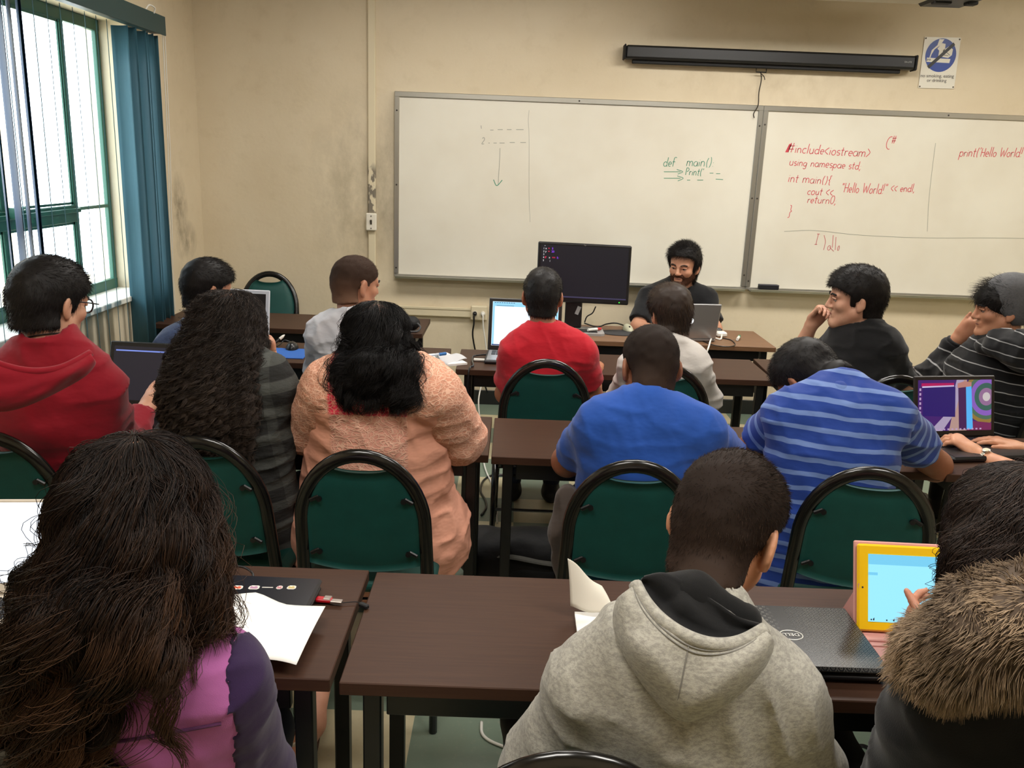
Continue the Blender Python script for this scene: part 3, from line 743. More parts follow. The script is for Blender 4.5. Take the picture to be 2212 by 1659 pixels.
def seat_at(x, y, label, rz=0.):
    c = copy_tree(CH0.o); c.location = (x, y, 0); c.rotation_euler = (0, 0, rz); c['label'] = label
seat_at(2.0, 2.60, 'green chair of the person at the right edge with the colourful laptop')
seat_at(.84, 1.27, 'green chair under the person in the black coat with the fur collar')
seat_at(2.36, 3.78, 'green chair under the person in the grey beanie')
seat_at(-1.30, 3.76, 'green chair under the person in the faded blue hoodie by the curtain')
seat_at(1.08, 5.70, 'green chair of the bearded man behind the desk', math.pi)
# ------------------------------------------------------------------ computers
M_lapblk = mat('laptop_black', (20, 20, 22), .35); M_lapgrey = mat('laptop_dark_grey', (44, 44, 48), .45)
M_key = mat('keys_black', (15, 15, 17), .5); M_silver = mat('laptop_silver', (176, 176, 178), .35, .6)
def glow(name, col, s=1.0): return mat('glow_'+name, (10, 10, 10), .35, 0, .4, emit=col, estr=s)
def rotz(a): return Matrix.Rotation(a, 3, 'Z')
class Frame2:
    """local frame of a lid: o lower middle, u to the right, v up the lid, n towards the user"""
    def __init__(s, o, u, v): s.o, s.u, s.v = (np.array(list(q), float) for q in (o, u, v)); s.n = np.cross(s.u, s.v); s.R = Matrix((list(s.u), list(s.v), list(s.n))).transposed()
    def p(s, x, y, z=0.): return s.o + s.u*x + s.v*y + s.n*z
    def box(s, mb, x, y, z, dx, dy, dz, ch=0.): mb.box(s.p(x, y, z), (dx, dy, dz), s.R, ch); return mb
    def poly(s, mb, pts, z, th=.0004): mb.prism(pts, s.p(0, 0, z), s.u, s.v, th); return mb
def laptop(label, loc, face, w=.37, d=.25, lid=.235, open_=105, lidmat=M_lapblk, basemat=M_lapblk, keymat=M_key, deckmat=None, screen=None, border=.018, group=None, z=TZ):
    """loc = middle of the hinge on the table; face = heading (deg) of the user's view when looking at the screen, 0 = +Y"""
    a = math.radians(-face); u = rotz(a) @ Vector((1, 0, 0)); f = rotz(a) @ Vector((0, 1, 0))
    L = Vector((loc[0], loc[1], z)); t = Thing('laptop', label, 'laptop', L, group=group)
    B = Frame2(L - f*d, u, f)
    m = MB(); B.box(m, 0, d/2, .0105, w, d, .019, .006); t.part('base', m, basemat)
    m = MB(); B.box(m, 0, d/2, .0203, w-.02, d-.016, .0012); t.part('deck', m, deckmat or basemat)
    m = MB()
    for r in range(5):
        n = 14
        for k in range(n): B.box(m, (-.5+(k+.5)/n)*(w-.05), d*.90-.019*r-.012, .0222, (w-.05)/n-.003, .0155, .003)
    t.part('keyboard', m, keymat)
    m = MB(); B.box(m, -.02, d*.22, .0212, .09, .055, .001); t.part('touchpad', m, lidmat)
    b = math.radians(open_-90); v = Vector((0, 0, 1))*math.cos(b) + f*math.sin(b)
    Ld = Frame2(L + Vector((0, 0, .02)) - f*.006, u, v)
    m = MB(); Ld.box(m, 0, lid/2, -.004, w, lid, .010, .004); lo = t.part('lid', m, lidmat)
    if screen: 
        m = MB(); Ld.poly(m, [(-w/2+border, .024), (w/2-border, .024), (w/2-border, lid-border), (-w/2+border, lid-border)], .0012); t.part('screen', m, screen, parent=lo)
    return t, lo, Ld, B
# red hoodie's laptop
t_, lo, F_, B_ = laptop('dark laptop with a black screen and a pale blue bar before the red hoodie', (-1.335, 3.135), 3, .36, .235, .245, 108, screen=glow('dark_editor', (38, 36, 46), .85))
m = MB(); F_.poly(m, [(-.155, .208), (.162, .208), (.162, .213), (-.155, .213)], .0018); t_.part('screen_bar', m, glow('blue_bar', (120, 140, 220), 1.1), parent=lo)
# pale laptop behind the curly hair
t_, lo, F_, B_ = laptop('white framed laptop on the mouse pad table, seen past the curly hair', (-1.438, 4.42), 2, .375, .24, .258, 100, mat('laptop_white', (205, 206, 212), .4), mat('laptop_white', (205, 206, 212), .4), screen=glow('off_screen', (34, 26, 26), .4), border=.02)
# bright laptop of the red T-shirt
t_, lo, F_, B_ = laptop('black laptop with a bright blank document before the red T-shirt', (.072, 4.385), 2, .375, .25, .268, 100, M_lapblk, M_lapgrey, mat('keys_grey', (60, 62, 66), .5), M_silver, screen=glow('white_document', (236, 246, 255), 1.25), border=.018)
m = MB(); F_.poly(m, [(-.168, .226), (.168, .226), (.168, .249), (-.168, .249)], .0018); F_.poly(m, [(-.168, .03), (-.158, .03), (-.158, .226), (-.168, .226)], .0018); F_.poly(m, [(.156, .03), (.168, .03), (.168, .226), (.156, .226)], .0018)
t_.part('screen_toolbar', m, glow('toolbar_blue', (150, 214, 240), 1.1), parent=lo)
m = MB(); F_.poly(m, [(-.168, .025), (.168, .025), (.168, .031), (-.168, .031)], .0022)
for k in range(9): F_.poly(m, [(-.16+.012*k, .243), (-.152+.012*k, .243), (-.152+.012*k, .246), (-.16+.012*k, .246)], .0022)
F_.poly(m, [(-.15, .229), (-.06, .229), (-.06, .231), (-.15, .231)], .0022); t_.part('screen_text', m, glow('taskbar', (40, 60, 120), 1.), parent=lo)
# silver laptop of the teacher, seen from behind
t_, lo, F_, B_ = laptop('silver laptop with a glowing fruit emblem facing the bearded man', (1.02, 4.905), 174, .33, .225, .215, 104, M_silver, M_silver, screen=glow('teacher_screen', (190, 200, 215), .6), border=.012)
def apple(cx, cy, r, px=1, py=1):
    body = [(.0, .62), (.28, .78), (.62, .66), (.74, .42), (.55, .22), (.52, -.06), (.70, -.30), (.60, -.58), (.34, -.92), (.14, -.96), (0, -.88), (-.16, -.96), (-.36, -.90), (-.66, -.48), (-.76, 0), (-.66, .46), (-.36, .74)]
    leaf = [(.02, .82), (.06, 1.10), (.30, 1.28), (.30, 1.04), (.16, .86)]
    return [[(cx+px*x*r, cy+py*y*r) for x, y in q] for q in (body, leaf)]
m = MB()
for q in apple(0, .112, .021): F_.poly(m, q[::-1], -.0098, .0006)
t_.part('emblem', m, glow('emblem', (255, 255, 255), 1.6), parent=lo)
# laptop with the colourful desktop, far right of the second row
t_, lo, F_, B_ = laptop('black laptop at the right with a purple and rainbow desktop picture', (1.692, 3.145), -11, .345, .235, .232, 103, mat('laptop_brown_black', (34, 28, 26), .4), screen=glow('desktop_purple', (70, 34, 110), .9), border=.016)
X0, X1, Y0, Y1 = -.156, .156, .024, .216
def scr(mb, pts, z): F_.poly(mb, [(X0+(X1-X0)*x, Y0+(Y1-Y0)*y) for x, y in pts], z, .0002); return mb
t_.part('screen_picture', scr(MB(), [(.42, 0), (.66, 0), (.66, 1), (.56, 1)], .0016).raw([], []), glow('desk_tan', (186, 150, 142), .9), parent=lo)
m = scr(MB(), [(.16, 0), (.33, 0), (.5, .35), (.62, 1), (.52, 1), (.42, .4)], .0018); t_.part('screen_picture', m, glow('desk_grey', (176, 160, 190), .9), parent=lo)
for (r0, c) in ((.42, (150, 120, 60)), (.36, (80, 110, 90)), (.30, (140, 96, 190)), (.22, (60, 100, 90)), (.14, (150, 110, 150)), (.07, (210, 200, 200))):
    pts = [(min(1., max(.66, .93+r0*.75*math.cos(a))), min(1., max(0, .66+r0*1.25*math.sin(a)))) for a in np.linspace(0, 2*np.pi, 36, endpoint=False)]
    t_.part('screen_picture', scr(MB(), pts, .0018+.0003*(.45-r0)), glow('ring_%d' % int(r0*100), c, .9), parent=lo)
t_.part('screen_picture', scr(MB(), [(.66, 0), (1, 0), (1, .14), (.66, .2)], .0022), glow('desk_red', (120, 40, 90), .9), parent=lo)
t_.part('screen_picture', scr(MB(), [(.555, .02), (.66, .02), (.645, .86), (.54, .84)], .0024), glow('can_dark', (72, 34, 84), .9), parent=lo)
t_.part('screen_picture', scr(MB(), [(.66, .02), (.745, .02), (.72, .87), (.645, .86)], .0024), glow('can_blue', (84, 176, 240), 1.), parent=lo)
t_.part('screen_picture', scr(MB(), [(.53, .84), (.72, .87), (.72, .95), (.62, .97), (.53, .93)], .0026), glow('can_top', (190, 130, 120), .9), parent=lo)
t_.part('screen_window', scr(MB(), [(.06, .30), (.50, .27), (.50, .86), (.06, .86)], .0028), glow('window_navy', (44, 26, 104), .95), parent=lo)
t_.part('screen_window', scr(MB(), [(.04, .87), (.48, .89), (.48, .94), (.04, .94)], .0030), glow('bar_crimson', (176, 24, 90), .95), parent=lo)
t_.part('screen_window', scr(MB(), [(.05, .85), (.48, .87), (.48, .895), (.05, .88)], .0032), glow('bar_pale', (206, 190, 226), .95), parent=lo)
m = MB()
for k in range(14): scr(m, [(.12+.055*k, .015), (.145+.055*k, .015), (.145+.055*k, .045), (.12+.055*k, .045)], .0034)
for k in range(7): scr(m, [(.012, .25+.09*k), (.035, .25+.09*k), (.035, .30+.09*k), (.012, .30+.09*k)], .0034)
t_.part('screen_icons', m, glow('icons', (190, 160, 200), .9), parent=lo)
m = text_mb('ASUS', .009, F_.p(-.005, .006, .0015), F_.u, F_.v, .0004, 'CENTER'); t_.part('badge', m, mat('badge_red', (96, 30, 40), .5), parent=lo)
# closed patterned laptop in the first row
def dellb(t):
    p = t.objc()
    q = t.mapping(p, (1, 1, 1), (0, 0, math.radians(45)))
    vo = t.add('ShaderNodeTexVoronoi'); vo.inputs['Scale'].default_value = 88; vo.inputs['Randomness'].default_value = 0; t.link(q, vo.inputs['Vector'])
    d = vo.outputs['Distance']
    ring = t.ramp(d, [(.13, (0,0,0)), (.17, (1,1,1)), (.25, (1,1,1)), (.30, (0,0,0))])
    vo2 = t.add('ShaderNodeTexVoronoi', feature='DISTANCE_TO_EDGE'); vo2.inputs['Scale'].default_value = 88; vo2.inputs['Randomness'].default_value = 0; t.link(q, vo2.inputs['Vector'])
    net = t.ramp(vo2.outputs['Distance'], [(.03, (1,1,1)), (.07, (0,0,0))])
    sx = t.add('ShaderNodeSeparateXYZ'); t.link(p, sx.inputs[0])
    fl = t.ramp(t.math('MULTIPLY_ADD', sx.outputs[0], 4.5, .5), [(.28, (1,1,1)), (.52, (.0,.0,.0))])
    fr = t.ramp(t.math('MULTIPLY_ADD', sx.outputs[0], 4.5, .5), [(.50, (0,0,0)), (.85, (1,1,1))])
    f = t.math('MAXIMUM', t.math('MULTIPLY', ring, fl), t.math('MULTIPLY', t.math('MAXIMUM', net, ring), t.math('MULTIPLY', fr, .40)))
    setc(t, t.mix(f, lin((15, 15, 16)), lin((120, 118, 110))))
M_dell = mat('patterned_lid', (20, 20, 20), .22, 0, .25, dellb)
DL = np.array((.597, 1.625, TZ)); t_ = Thing('laptop', 'closed black laptop with silver dot pattern beside the grey hoodie', 'laptop', DL)
m = MB(); m.box(DL+np.array((0, 0, .012)), (.338, .244, .018), None, .007); t_.part('base', m, M_lapblk, bev=.002)
m = MB(); m.box(DL+np.array((0, 0, .0285)), (.342, .248, .013), None, .0055); lo = t_.part('lid', m, M_dell)
lo.data.materials[0] = M_dell
m = MB(); c = DL+np.array((.010, -.004, .0354))
ring = [(c[0]+.0235*math.cos(a), c[1]+.0185*math.sin(a), c[2]) for a in np.linspace(0, 2*np.pi, 40, endpoint=False)]
m.tube(ring, .0011, 6, closed=True, flat=((0, 0, 1), .5)); 
tm = text_mb('DELL', .0155, c+np.array((0, .0055, .0002)), (-1, 0, 0), (0, -1, 0), .0004, 'CENTER'); m.raw(tm.v[0], tm.f)
t_.part('logo', m, mat('logo_silver', (190, 188, 180), .35, .3), parent=lo)
# stickered laptop under the paper
SL = np.array((-.592, 1.672, TZ)); t_ = Thing('laptop', 'closed black laptop with small stickers under the white paper', 'laptop', SL)
R_ = Matrix.Rotation(-.02, 4, 'Z')
m = MB(); m.box(SL+np.array((0, 0, .011)), (.362, .262, .018), R_, .007); t_.part('base', m, M_lapblk)
m = MB(); m.box(SL+np.array((0, 0, .026)), (.366, .266, .012), R_, .0055); lo = t_.part('lid', m, mat('lid_slate', (26, 28, 36), .22))
STK = [((513, 1269), (.024, .017), (212, 92, 60)), ((549, 1269), (.024, .018), (176, 130, 160)), ((604, 1269), (.014, .016), (190, 120, 130)), ((630, 1269), (.020, .017), (196, 176, 110))]
for (px, py), (w, h), c in STK:
    p = at(px, py, Z=TZ+.0325); m = MB(); m.prism([(-w/2, -h/2+.004), (-w/2+.004, -h/2), (w/2-.004, -h/2), (w/2, -h/2+.005), (w/2-.001, h/2-.003), (w/2-.005, h/2), (-w/2+.005, h/2), (-w/2+.001, h/2-.004)], p, (1, .02, 0), (.02, 1, 0), .0003); s_ = t_.part('sticker', m, mat('sticker_white', (226, 220, 212), .4), parent=lo)
    m = MB(); m.prism([(-w*.34, -h*.30), (w*.30, -h*.34), (w*.36, h*.1), (w*.12, h*.34), (-w*.05, h*.12), (-w*.36, h*.32)], np.array(p)+np.array((0, 0, .0004)), (1, .02, 0), (.02, 1, 0), .0002); t_.part('sticker', m, mat('sticker_%d' % c[0], c, .4), parent=lo)
p = at(578, 1269, Z=TZ+.0325); m = MB(); m.prism([(-.012, -.002), (.012, -.001), (.012, .002), (-.012, .001)], p, (1, 0, 0), (0, 1, 0), .0004); t_.part('sticker', m, mat('sticker_white', (226, 220, 212), .4), parent=lo)
m = MB(); m.tube(bez([at(488, 1231, Z=TZ+.006), at(505, 1224, Z=TZ+.02), at(528, 1226, Z=TZ+.03), at(545, 1238, Z=TZ+.03), at(547, 1253, Z=TZ+.018)]), .0028, 8)
single('laptop_cable', m, mat('cable_black', (20, 20, 22), .3), 'black cable curving behind the stickered laptop', 'cable', smooth=True)
# folded paper over it
M_paper = mat('paper', (240, 238, 233), .8)
def paper(name, label, corners, bulge=.012, n=16, mt=M_paper, cat='paper', fold=None):
    """corners TL, TR, BR, BL in world"""
    a, b, c, d = (np.array(list(q), float) for q in corners)
    m = MB()
    def fn(u, v):
        p = (a*(1-u)+b*u)*(1-v) + (d*(1-u)+c*u)*v
        z = bulge*math.sin(math.pi*v)*(.6+.4*math.sin(3*u+1)) + .004*math.sin(7*u+2*v)
        if fold is not None: z += .016*max(0, 1-abs(u-fold)*4.5)*(1-.55*v)
        return p + np.array((0, 0, z))
    m.grid(fn, n, n); return single(name, m, mt, label, cat, smooth=True, solid=.0006)
paper('paper_sheet', 'large folded white paper lying over the stickered laptop', (at(455, 1283, Z=TZ+.035), at(703, 1312, Z=TZ+.036), at(640, 1438, Z=TZ+.030), at(430, 1400, Z=TZ+.033)), .006, fold=.42)
# tablet with the yellow front
TF = Frame2(np.array(at(1972, 1368, Z=TZ+.012)), rotz(-.03) @ Vector((1, 0, 0)), rotz(-.03) @ Vector((0, math.sin(.36), math.cos(.36))))
t_ = Thing('tablet', 'tablet with a bright yellow front showing a pale blue screen', 'tablet', TF.p(0, 0) - np.array((0, 0, .01)))
m = MB(); TF.box(m, 0, .093, 0, .241, .186, .009, .004); t_.part('body', m, mat('tablet_yellow', (238, 190, 16), .35))
m = MB(); TF.poly(m, [(-.098, .021), (.098, .021), (.098, .165), (-.098, .165)], .0052); t_.part('screen', m, glow('tablet_screen', (150, 226, 255), 1.15))
m = MB(); TF.poly(m, [(-.098, .143), (.098, .143), (.098, .165), (-.098, .165)], .0058); TF.poly(m, [(-.098, .120), (-.078, .120), (-.078, .126), (-.098, .126)], .0058); t_.part('screen_bar', m, glow('tablet_bar', (120, 205, 240), 1.05))
m = MB()
for k, x in enumerate((-.093, -.088, -.060, -.045, -.030, -.022)): TF.poly(m, [(x, .024), (x+.003, .024), (x+.003, .027+.003*(k % 2)), (x, .027)], .0062)
m.lathe([(.0005, 0), (.002, 0), (.002, .0006), (.0005, .0006)], TF.p(-.110, .093, .0048), 10, TF.R.to_4x4()); t_.part('screen_icons', m, mat('icon_dark', (30, 40, 50), .5))
M_pink = mat('pink_case', (206, 150, 142), .55)
t_ = Thing('tablet_case', 'dusty pink folding case holding the yellow tablet', 'case', TF.p(0, 0)-np.array((0, 0, .012)))
m = MB(); TF.box(m, 0, .094, -.009, .25, .196, .006, .003); t_.part('back', m, M_pink)
m = MB(); fl = np.array(TF.p(.0, 0)); m.box((fl[0]+.01, fl[1]-.085, TZ+.004), (.25, .19, .006), rotz(-.03).to_4x4(), .002); m.box((fl[0]+.01, fl[1]-.030, TZ+.009), (.25, .012, .006), rotz(-.03).to_4x4(), .002); m.box((fl[0]+.01, fl[1]-.052, TZ+.008), (.25, .008, .004), rotz(-.03).to_4x4(), .001); t_.part('cover', m, M_pink)
m = MB(); m.prism([(0, 0), (.085, 0), (.02, .10)], np.array(TF.p(-.118, 0, -.012)), (0, 1, 0), (0, 0, 1), .004); t_.part('strut', m, M_pink)
# white screen at the far left of the first row
t_, lo, F_, B_ = laptop('white laptop with a glaring white screen at the left edge', (-1.105, 1.70), -6, .32, .21, .205, 118, mat('laptop_cream', (206, 196, 180), .45), mat('laptop_cream', (206, 196, 180), .45), screen=glow('glare_white', (240, 246, 255), 1.35), border=.008)
m = MB(); F_.poly(m, [(.10, .12), (.15, .12), (.15, .19), (.10, .19)], .0018); t_.part('screen_picture', m, glow('pale_blue', (190, 224, 250), 1.1), parent=lo)
# spiral notebook with a raised page
paper('notebook_page', 'white ruled notebook page standing up beside the grey hoodie', (at(1226, 1206, Y=1.72), at(1300, 1268, Y=1.74), at(1330, 1330, Y=1.70), at(1232, 1312, Y=1.72)), .010, mt=mat('page_white', (228, 224, 210), .8))
m = MB(); m.box((.285, 1.64, TZ+.004), (.24, .19, .007)); o = single('notebook', m, M_paper, 'white notebook lying under the raised page beside the grey hoodie', 'notebook')

# ------------------------------------------------------------------ monitor and desk things
MY = 5.06
mc = (at(1165, 516, Y=MY) + at(1367, 536, Y=MY) + at(1354, 666, Y=MY) + at(1158, 645, Y=MY))/4
mw = (at(1367, 536, Y=MY)-at(1165, 516, Y=MY)).length
MF = Frame2(np.array(mc) - np.array((0, 0, .170)), (math.cos(.02), -math.sin(.02)*0, math.sin(-.012)), (0.0, .05, .9987))
t_ = Thing('monitor', 'large black monitor showing code on the desk of the bearded man', 'monitor', (mc.x, MY, TZ))
m = MB(); MF.box(m, 0, .170, -.02, mw, .345, .045, .006); t_.part('bezel', m, mat('monitor_black', (16, 15, 17), .3), bev=.002)
m = MB(); MF.poly(m, [(-mw/2+.017, .026), (mw/2-.017, .026), (mw/2-.017, .326), (-mw/2+.017, .326)], .003); sc_ = t_.part('screen', m, glow('editor_black', (26, 24, 34), .75))
m = MB(); MF.poly(m, [(-mw/2+.017, .026), (mw/2-.017, .026), (mw/2-.017, .034), (-mw/2+.017, .034)], .0036); t_.part('screen_bar', m, glow('editor_bar', (70, 64, 96), .8), parent=sc_)
def code(s, x, y, g, size=.0165):
    m = text_mb(s, size, MF.p(-mw/2+x, y, .0038), MF.u, MF.v, .0003); 
    if m.v: t_.part('screen_text', m, g, parent=sc_)
gw, gr, gp = glow('code_white', (235, 235, 240), 1.2), glow('code_red', (250, 40, 90), 1.3), glow('code_violet', (150, 70, 250), 1.3)
for k in range(5): code('%d' % (k+1), .030, .300-.0172*k, gw, .014)
code('x', .042, .300, gw); code('=', .058, .300, gr); code('5', .080, .300, gp); code('y', .042, .2828, gw); code('=', .058, .2828, gr); code('20', .078, .2828, gp)
code('if', .041, .2484, gr); code('x', .064, .2484, gw); code('==', .083, .2484, gr); code('5:', .110, .2484, gp); code('|', .070, .231, gw, .012); code('-', .036, .316, gw, .02)
m = text_mb('hp', .013, MF.p(0.0, .330, .0032), MF.u, MF.v, .0003, 'CENTER'); t_.part('badge', m, mat('badge_silver', (150, 150, 146), .4, .5))
m = MB(); MF.box(m, mw/2-.055, .011, .0032, .006, .005, .001); t_.part('power_light', m, glow('power_green', (60, 255, 60), 2.5))
m = MB(); MF.box(m, -.045, -.055, -.045, .10, .20, .03, .006); t_.part('stand_neck', m, mat('monitor_black', (16, 15, 17), .3))
bx, by = mc.x-.02, MY+.01
m = MB(); m.prism([(bx-.155+.02, by-.11), (bx+.155-.02, by-.11), (bx+.155, by-.09), (bx+.155, by+.09), (bx+.135, by+.11), (bx-.135, by+.11), (bx-.155, by+.09), (bx-.155, by-.09)], (0, 0, TZ), (1, 0, 0), (0, 1, 0), .014); t_.part('stand_base', m, mat('stand_grey', (150, 148, 146), .4))
m = MB(); m.box((bx+.045, by-.03, TZ+.0148), (.14, .10, .003), None, .001); t_.part('base_tray', m, M_blk2)
m = MB(); m.box(MF.p(-.02, -.05, -.026), (.022, .002, .05), Matrix.Rotation(.35, 4, 'Y')); t_.part('tag', m, mat('tag_grey', (170, 170, 172), .5))
def marker(name, label, p, ang, body, capc, L=.12, r=.0085):
    d = Vector((math.cos(ang), math.sin(ang), 0)); M = Vector((0, 0, 1)).rotation_difference(d).to_matrix().to_4x4()
    t = Thing(name, label, 'marker', (p[0], p[1], p[2]-r))
    m = MB(); m.lathe([(.001, -L/2), (r, -L/2), (r, L*.2), (.001, L*.2)], p, 14, M); t.part('barrel', m, body, smooth=False)
    m = MB(); m.lathe([(.001, L*.2), (r*1.08, L*.2), (r*1.0, L*.48), (.001, L/2)], p, 14, M); t.part('cap', m, capc)
    return t
M_mw = mat('marker_white', (222, 220, 212), .4)
marker('marker', 'red and white marker lying in the foot of the monitor', (bx+.10, by-.035, TZ+.026), math.radians(35), M_mw, mat('cap_red', (176, 40, 40), .4), .10)
p = at(1595, 730, Z=TZ+.010); marker('marker', 'green capped white marker on the desk beside the silver laptop', (p.x, p.y, TZ+.011), math.radians(70), M_mw, mat('cap_green', (40, 130, 80), .4), .11)
def mouse(label, p, ang, mt, s=1., wheel=None):
    t = Thing('computer_mouse', label, 'mouse', p); a = ang
    def fn(u, v):
        th = 2*math.pi*u; q = math.sin(v*math.pi/2)
        x = .031*s*math.cos(th)*q; y = .055*s*math.sin(th)*q; z = .034*s*math.cos(v*math.pi/2)*(1-.25*y/.055)
        return (p[0]+x*math.cos(a)-y*math.sin(a), p[1]+x*math.sin(a)+y*math.cos(a), p[2]+z+.001)
    m = MB(); m.grid(fn, 25, 9); t.part('shell', m, mt, smooth=True)
    m = MB(); m.box((p[0]-math.sin(a)*.03*s, p[1]+math.cos(a)*.03*s, p[2]+.026*s), (.007, .014, .010), Matrix.Rotation(a, 4, 'Z'), .002); t.part('wheel', m, wheel or M_blk2)
    return t
p = at(1345, 718, Z=TZ+.004); m = MB(); m.prism([(p.x+.02+.13*math.cos(a)-.03, p.y-.01+.085*math.sin(a)) for a in np.linspace(0, 2*np.pi, 40, endpoint=False)], (0, 0, TZ+.0005), (1, 0, 0), (0, 1, 0), .004)
single('mouse_pad', m, mat('pad_dark', (46, 46, 48), .8), 'dark oval mouse pad on the desk of the bearded man', 'mouse pad')
p = at(1356, 712, Z=TZ+.008); mouse('pale grey wired mouse on the dark oval pad', (p.x, p.y, TZ+.005), math.pi+.2, mat('mouse_pale', (196, 196, 170), .35), 1.0)
M_cbl = mat('cable_black', (20, 20, 22), .3)
m = MB(); m.tube(bez([(p.x-.01, p.y+.06, TZ+.02), at(1330, 698, Y=5.16), at(1310, 700, Y=5.18), at(1290, 706, Y=5.18), at(1262, 698, Y=5.18)]), .004, 7); m.tube(bez([at(1287, 662, Y=5.12), at(1280, 676, Y=5.13), at(1268, 684, Y=5.13), at(1263, 696, Y=5.13)]), .004, 7)
single('monitor_cables', m, M_cbl, 'black mouse and monitor cables looping behind the monitor', 'cable', smooth=True)
# chargers on the desk
t_ = Thing('charger', 'white square laptop charger with folded cord on the desk', 'charger', at(1556, 722, Z=TZ))
p = at(1557, 721, Z=TZ+.015); m = MB(); m.box((p.x, p.y, TZ+.015), (.062, .062, .028), Matrix.Rotation(.1, 4, 'Z'), .007); t_.part('brick', m, mat('charger_white', (226, 224, 216), .35))
m = MB(); m.tube(bez([(p.x, p.y-.03, TZ+.014), at(1556, 733, Z=TZ+.006), at(1540, 729, Z=TZ+.006), at(1535, 735, Z=TZ+.02), at(1530, 752, Y=4.80), at(1522, 772, Y=4.79)]), .005, 8); t_.part('cord', m, mat('charger_white', (226, 224, 216), .35), smooth=True)
m = MB(); m.tube(bez([at(1560, 730, Z=TZ+.004), at(1580, 735, Z=TZ+.004), at(1588, 745, Z=TZ+.004), at(1570, 749, Z=TZ+.004), at(1540, 745, Z=TZ+.004), at(1515, 735, Z=TZ+.004)]), .003, 6)
single('cable', m, M_cbl, 'thin black cord looping on the desk beside the white charger', 'cable', smooth=True)
m = MB(); p = at(1552, 714, Z=TZ+.02); m.box((p.x, p.y+.03, TZ+.015), (.055, .04, .03), None, .008); m.tube(bez([(p.x-.02, p.y+.03, TZ+.02), (p.x-.05, p.y+.03, TZ+.05), (p.x-.08, p.y+.05, TZ+.01)]), .006, 7); single('black_adapter', m, M_blk, 'small black adapter behind the white charger on the desk', 'adapter')
# things on the third row of tables
p = at(625, 755, Z=TZ); m = MB(); m.box((p.x, 4.205, TZ+.002), (.235, .215, .004), None, .001)
single('mouse_pad', m, mat('pad_blue', (42, 96, 176), .8), 'blue rectangular mouse pad under the black mouse', 'mouse pad')
p = at(630, 751, Z=TZ+.01); mouse('black mouse on the blue mouse pad', (p.x, p.y+.01, TZ+.004), .15, mat('mouse_black', (22, 24, 26), .28), 1.05)
m = MB(); m.tube(bez([(p.x, p.y+.06, TZ+.018), at(616, 735, Y=p.y+.12), at(607, 742, Y=p.y+.1), at(598, 748, Y=p.y+.04)]), .003, 6); single('mouse_cable', m, M_cbl, 'thin black cable of the black mouse on the blue pad', 'cable', smooth=True)
paper('notebook', 'open soft notebook with grey pages at the corner of the mouse pad table', (at(938, 764, Z=TZ+.02), at(985, 764, Z=TZ+.02), at(1009, 775, Z=TZ+.012), at(955, 789, Z=TZ+.012)), .014, mt=mat('page_grey', (190, 190, 192), .7), cat='notebook')
m = MB(); m.box((-.345, 4.17, TZ+.006), (.19, .24, .010), Matrix.Rotation(.5, 4, 'Z')); single('paper_pad', m, M_paper, 'pad of white paper lying under the soft grey notebook', 'paper')
a_, b_ = at(905, 772, Z=TZ+.05), at(975, 762, Z=TZ+.06); d_ = (b_-a_); M_ = Vector((0, 0, 1)).rotation_difference(d_).to_matrix().to_4x4()
t_ = Thing('pen', 'clear pen with a blue grip lying on the grey notebook', 'pen', (a_+b_)/2)
m = MB(); m.lathe([(.001, -.075), (.004, -.06), (.004, .02), (.001, .02)], np.array((a_+b_)/2), 8, M_); t_.part('barrel', m, mat('clear_plastic', (190, 200, 214), .2))
m = MB(); m.lathe([(.002, .02), (.008, .022), (.008, .055), (.002, .06)], np.array((a_+b_)/2), 10, M_); t_.part('grip', m, mat('grip_blue', (36, 104, 170), .5))
m = MB(); p = at(1035, 778, Z=TZ+.006); m.box((p.x, p.y, TZ+.008), (.055, .02, .010), Matrix.Rotation(-.05, 4, 'Z'), .002); single('usb_stick', m, mat('charger_white', (226, 224, 216), .35), 'white stick lying beside the bright laptop of the red T-shirt', 'usb stick')
m = MB(); m.tube(bez([at(1052, 766, Z=TZ+.012), at(1035, 767, Z=TZ+.012), at(1022, 770, Z=TZ+.01), at(1020, 780, Z=TZ+.008), at(1022, 790, Z=TZ+.006), (-.192, 4.008, TZ-.02), (-.19, 4.0, TZ-.3), (-.17, 4.02, .1)]), .0045, 7)
single('cable', m, M_cbl, 'black charging cord of the bright laptop hanging over the table edge', 'cable', smooth=True)
# cables from the wall outlet
m = MB(); m.tube(bez([(-.253, YF-.05, .668), (-.258, YF-.085, .66), (-.257, YF-.085, .60), (-.262, YF-.07, .5), (-.215, YF-.06, .3), (-.15, YF-.05, .1)]), .006, 8); m.lathe([(.002, 0), (.016, .002), (.014, .03), (.006, .04)], (-.253, YF-.052, .668), 12, Matrix.Rotation(math.pi/2, 4, 'X'))
single('cable', m, M_cbl, 'black plug and cord hanging from the left socket of the wall outlet', 'cable', smooth=True)
m = MB(); m.tube(bez([(-.197, YF-.05, .668), (-.195, YF-.09, .66), (-.19, YF-.09, .58), (-.165, YF-.08, .42), (-.16, YF-.1, .3), (-.2, 5.7, .12), (-.15, 5.2, .02), (-.12, 4.7, .008), (-.05, 4.3, .008), (-.03, 3.9, .008)]), .005, 8); m.lathe([(.002, 0), (.015, .002), (.013, .028), (.005, .036)], (-.197, YF-.052, .668), 12, Matrix.Rotation(math.pi/2, 4, 'X'))
single('cable', m, mat('charger_white', (226, 224, 216), .35), 'white plug and cord hanging from the right socket of the wall outlet', 'cable', smooth=True)
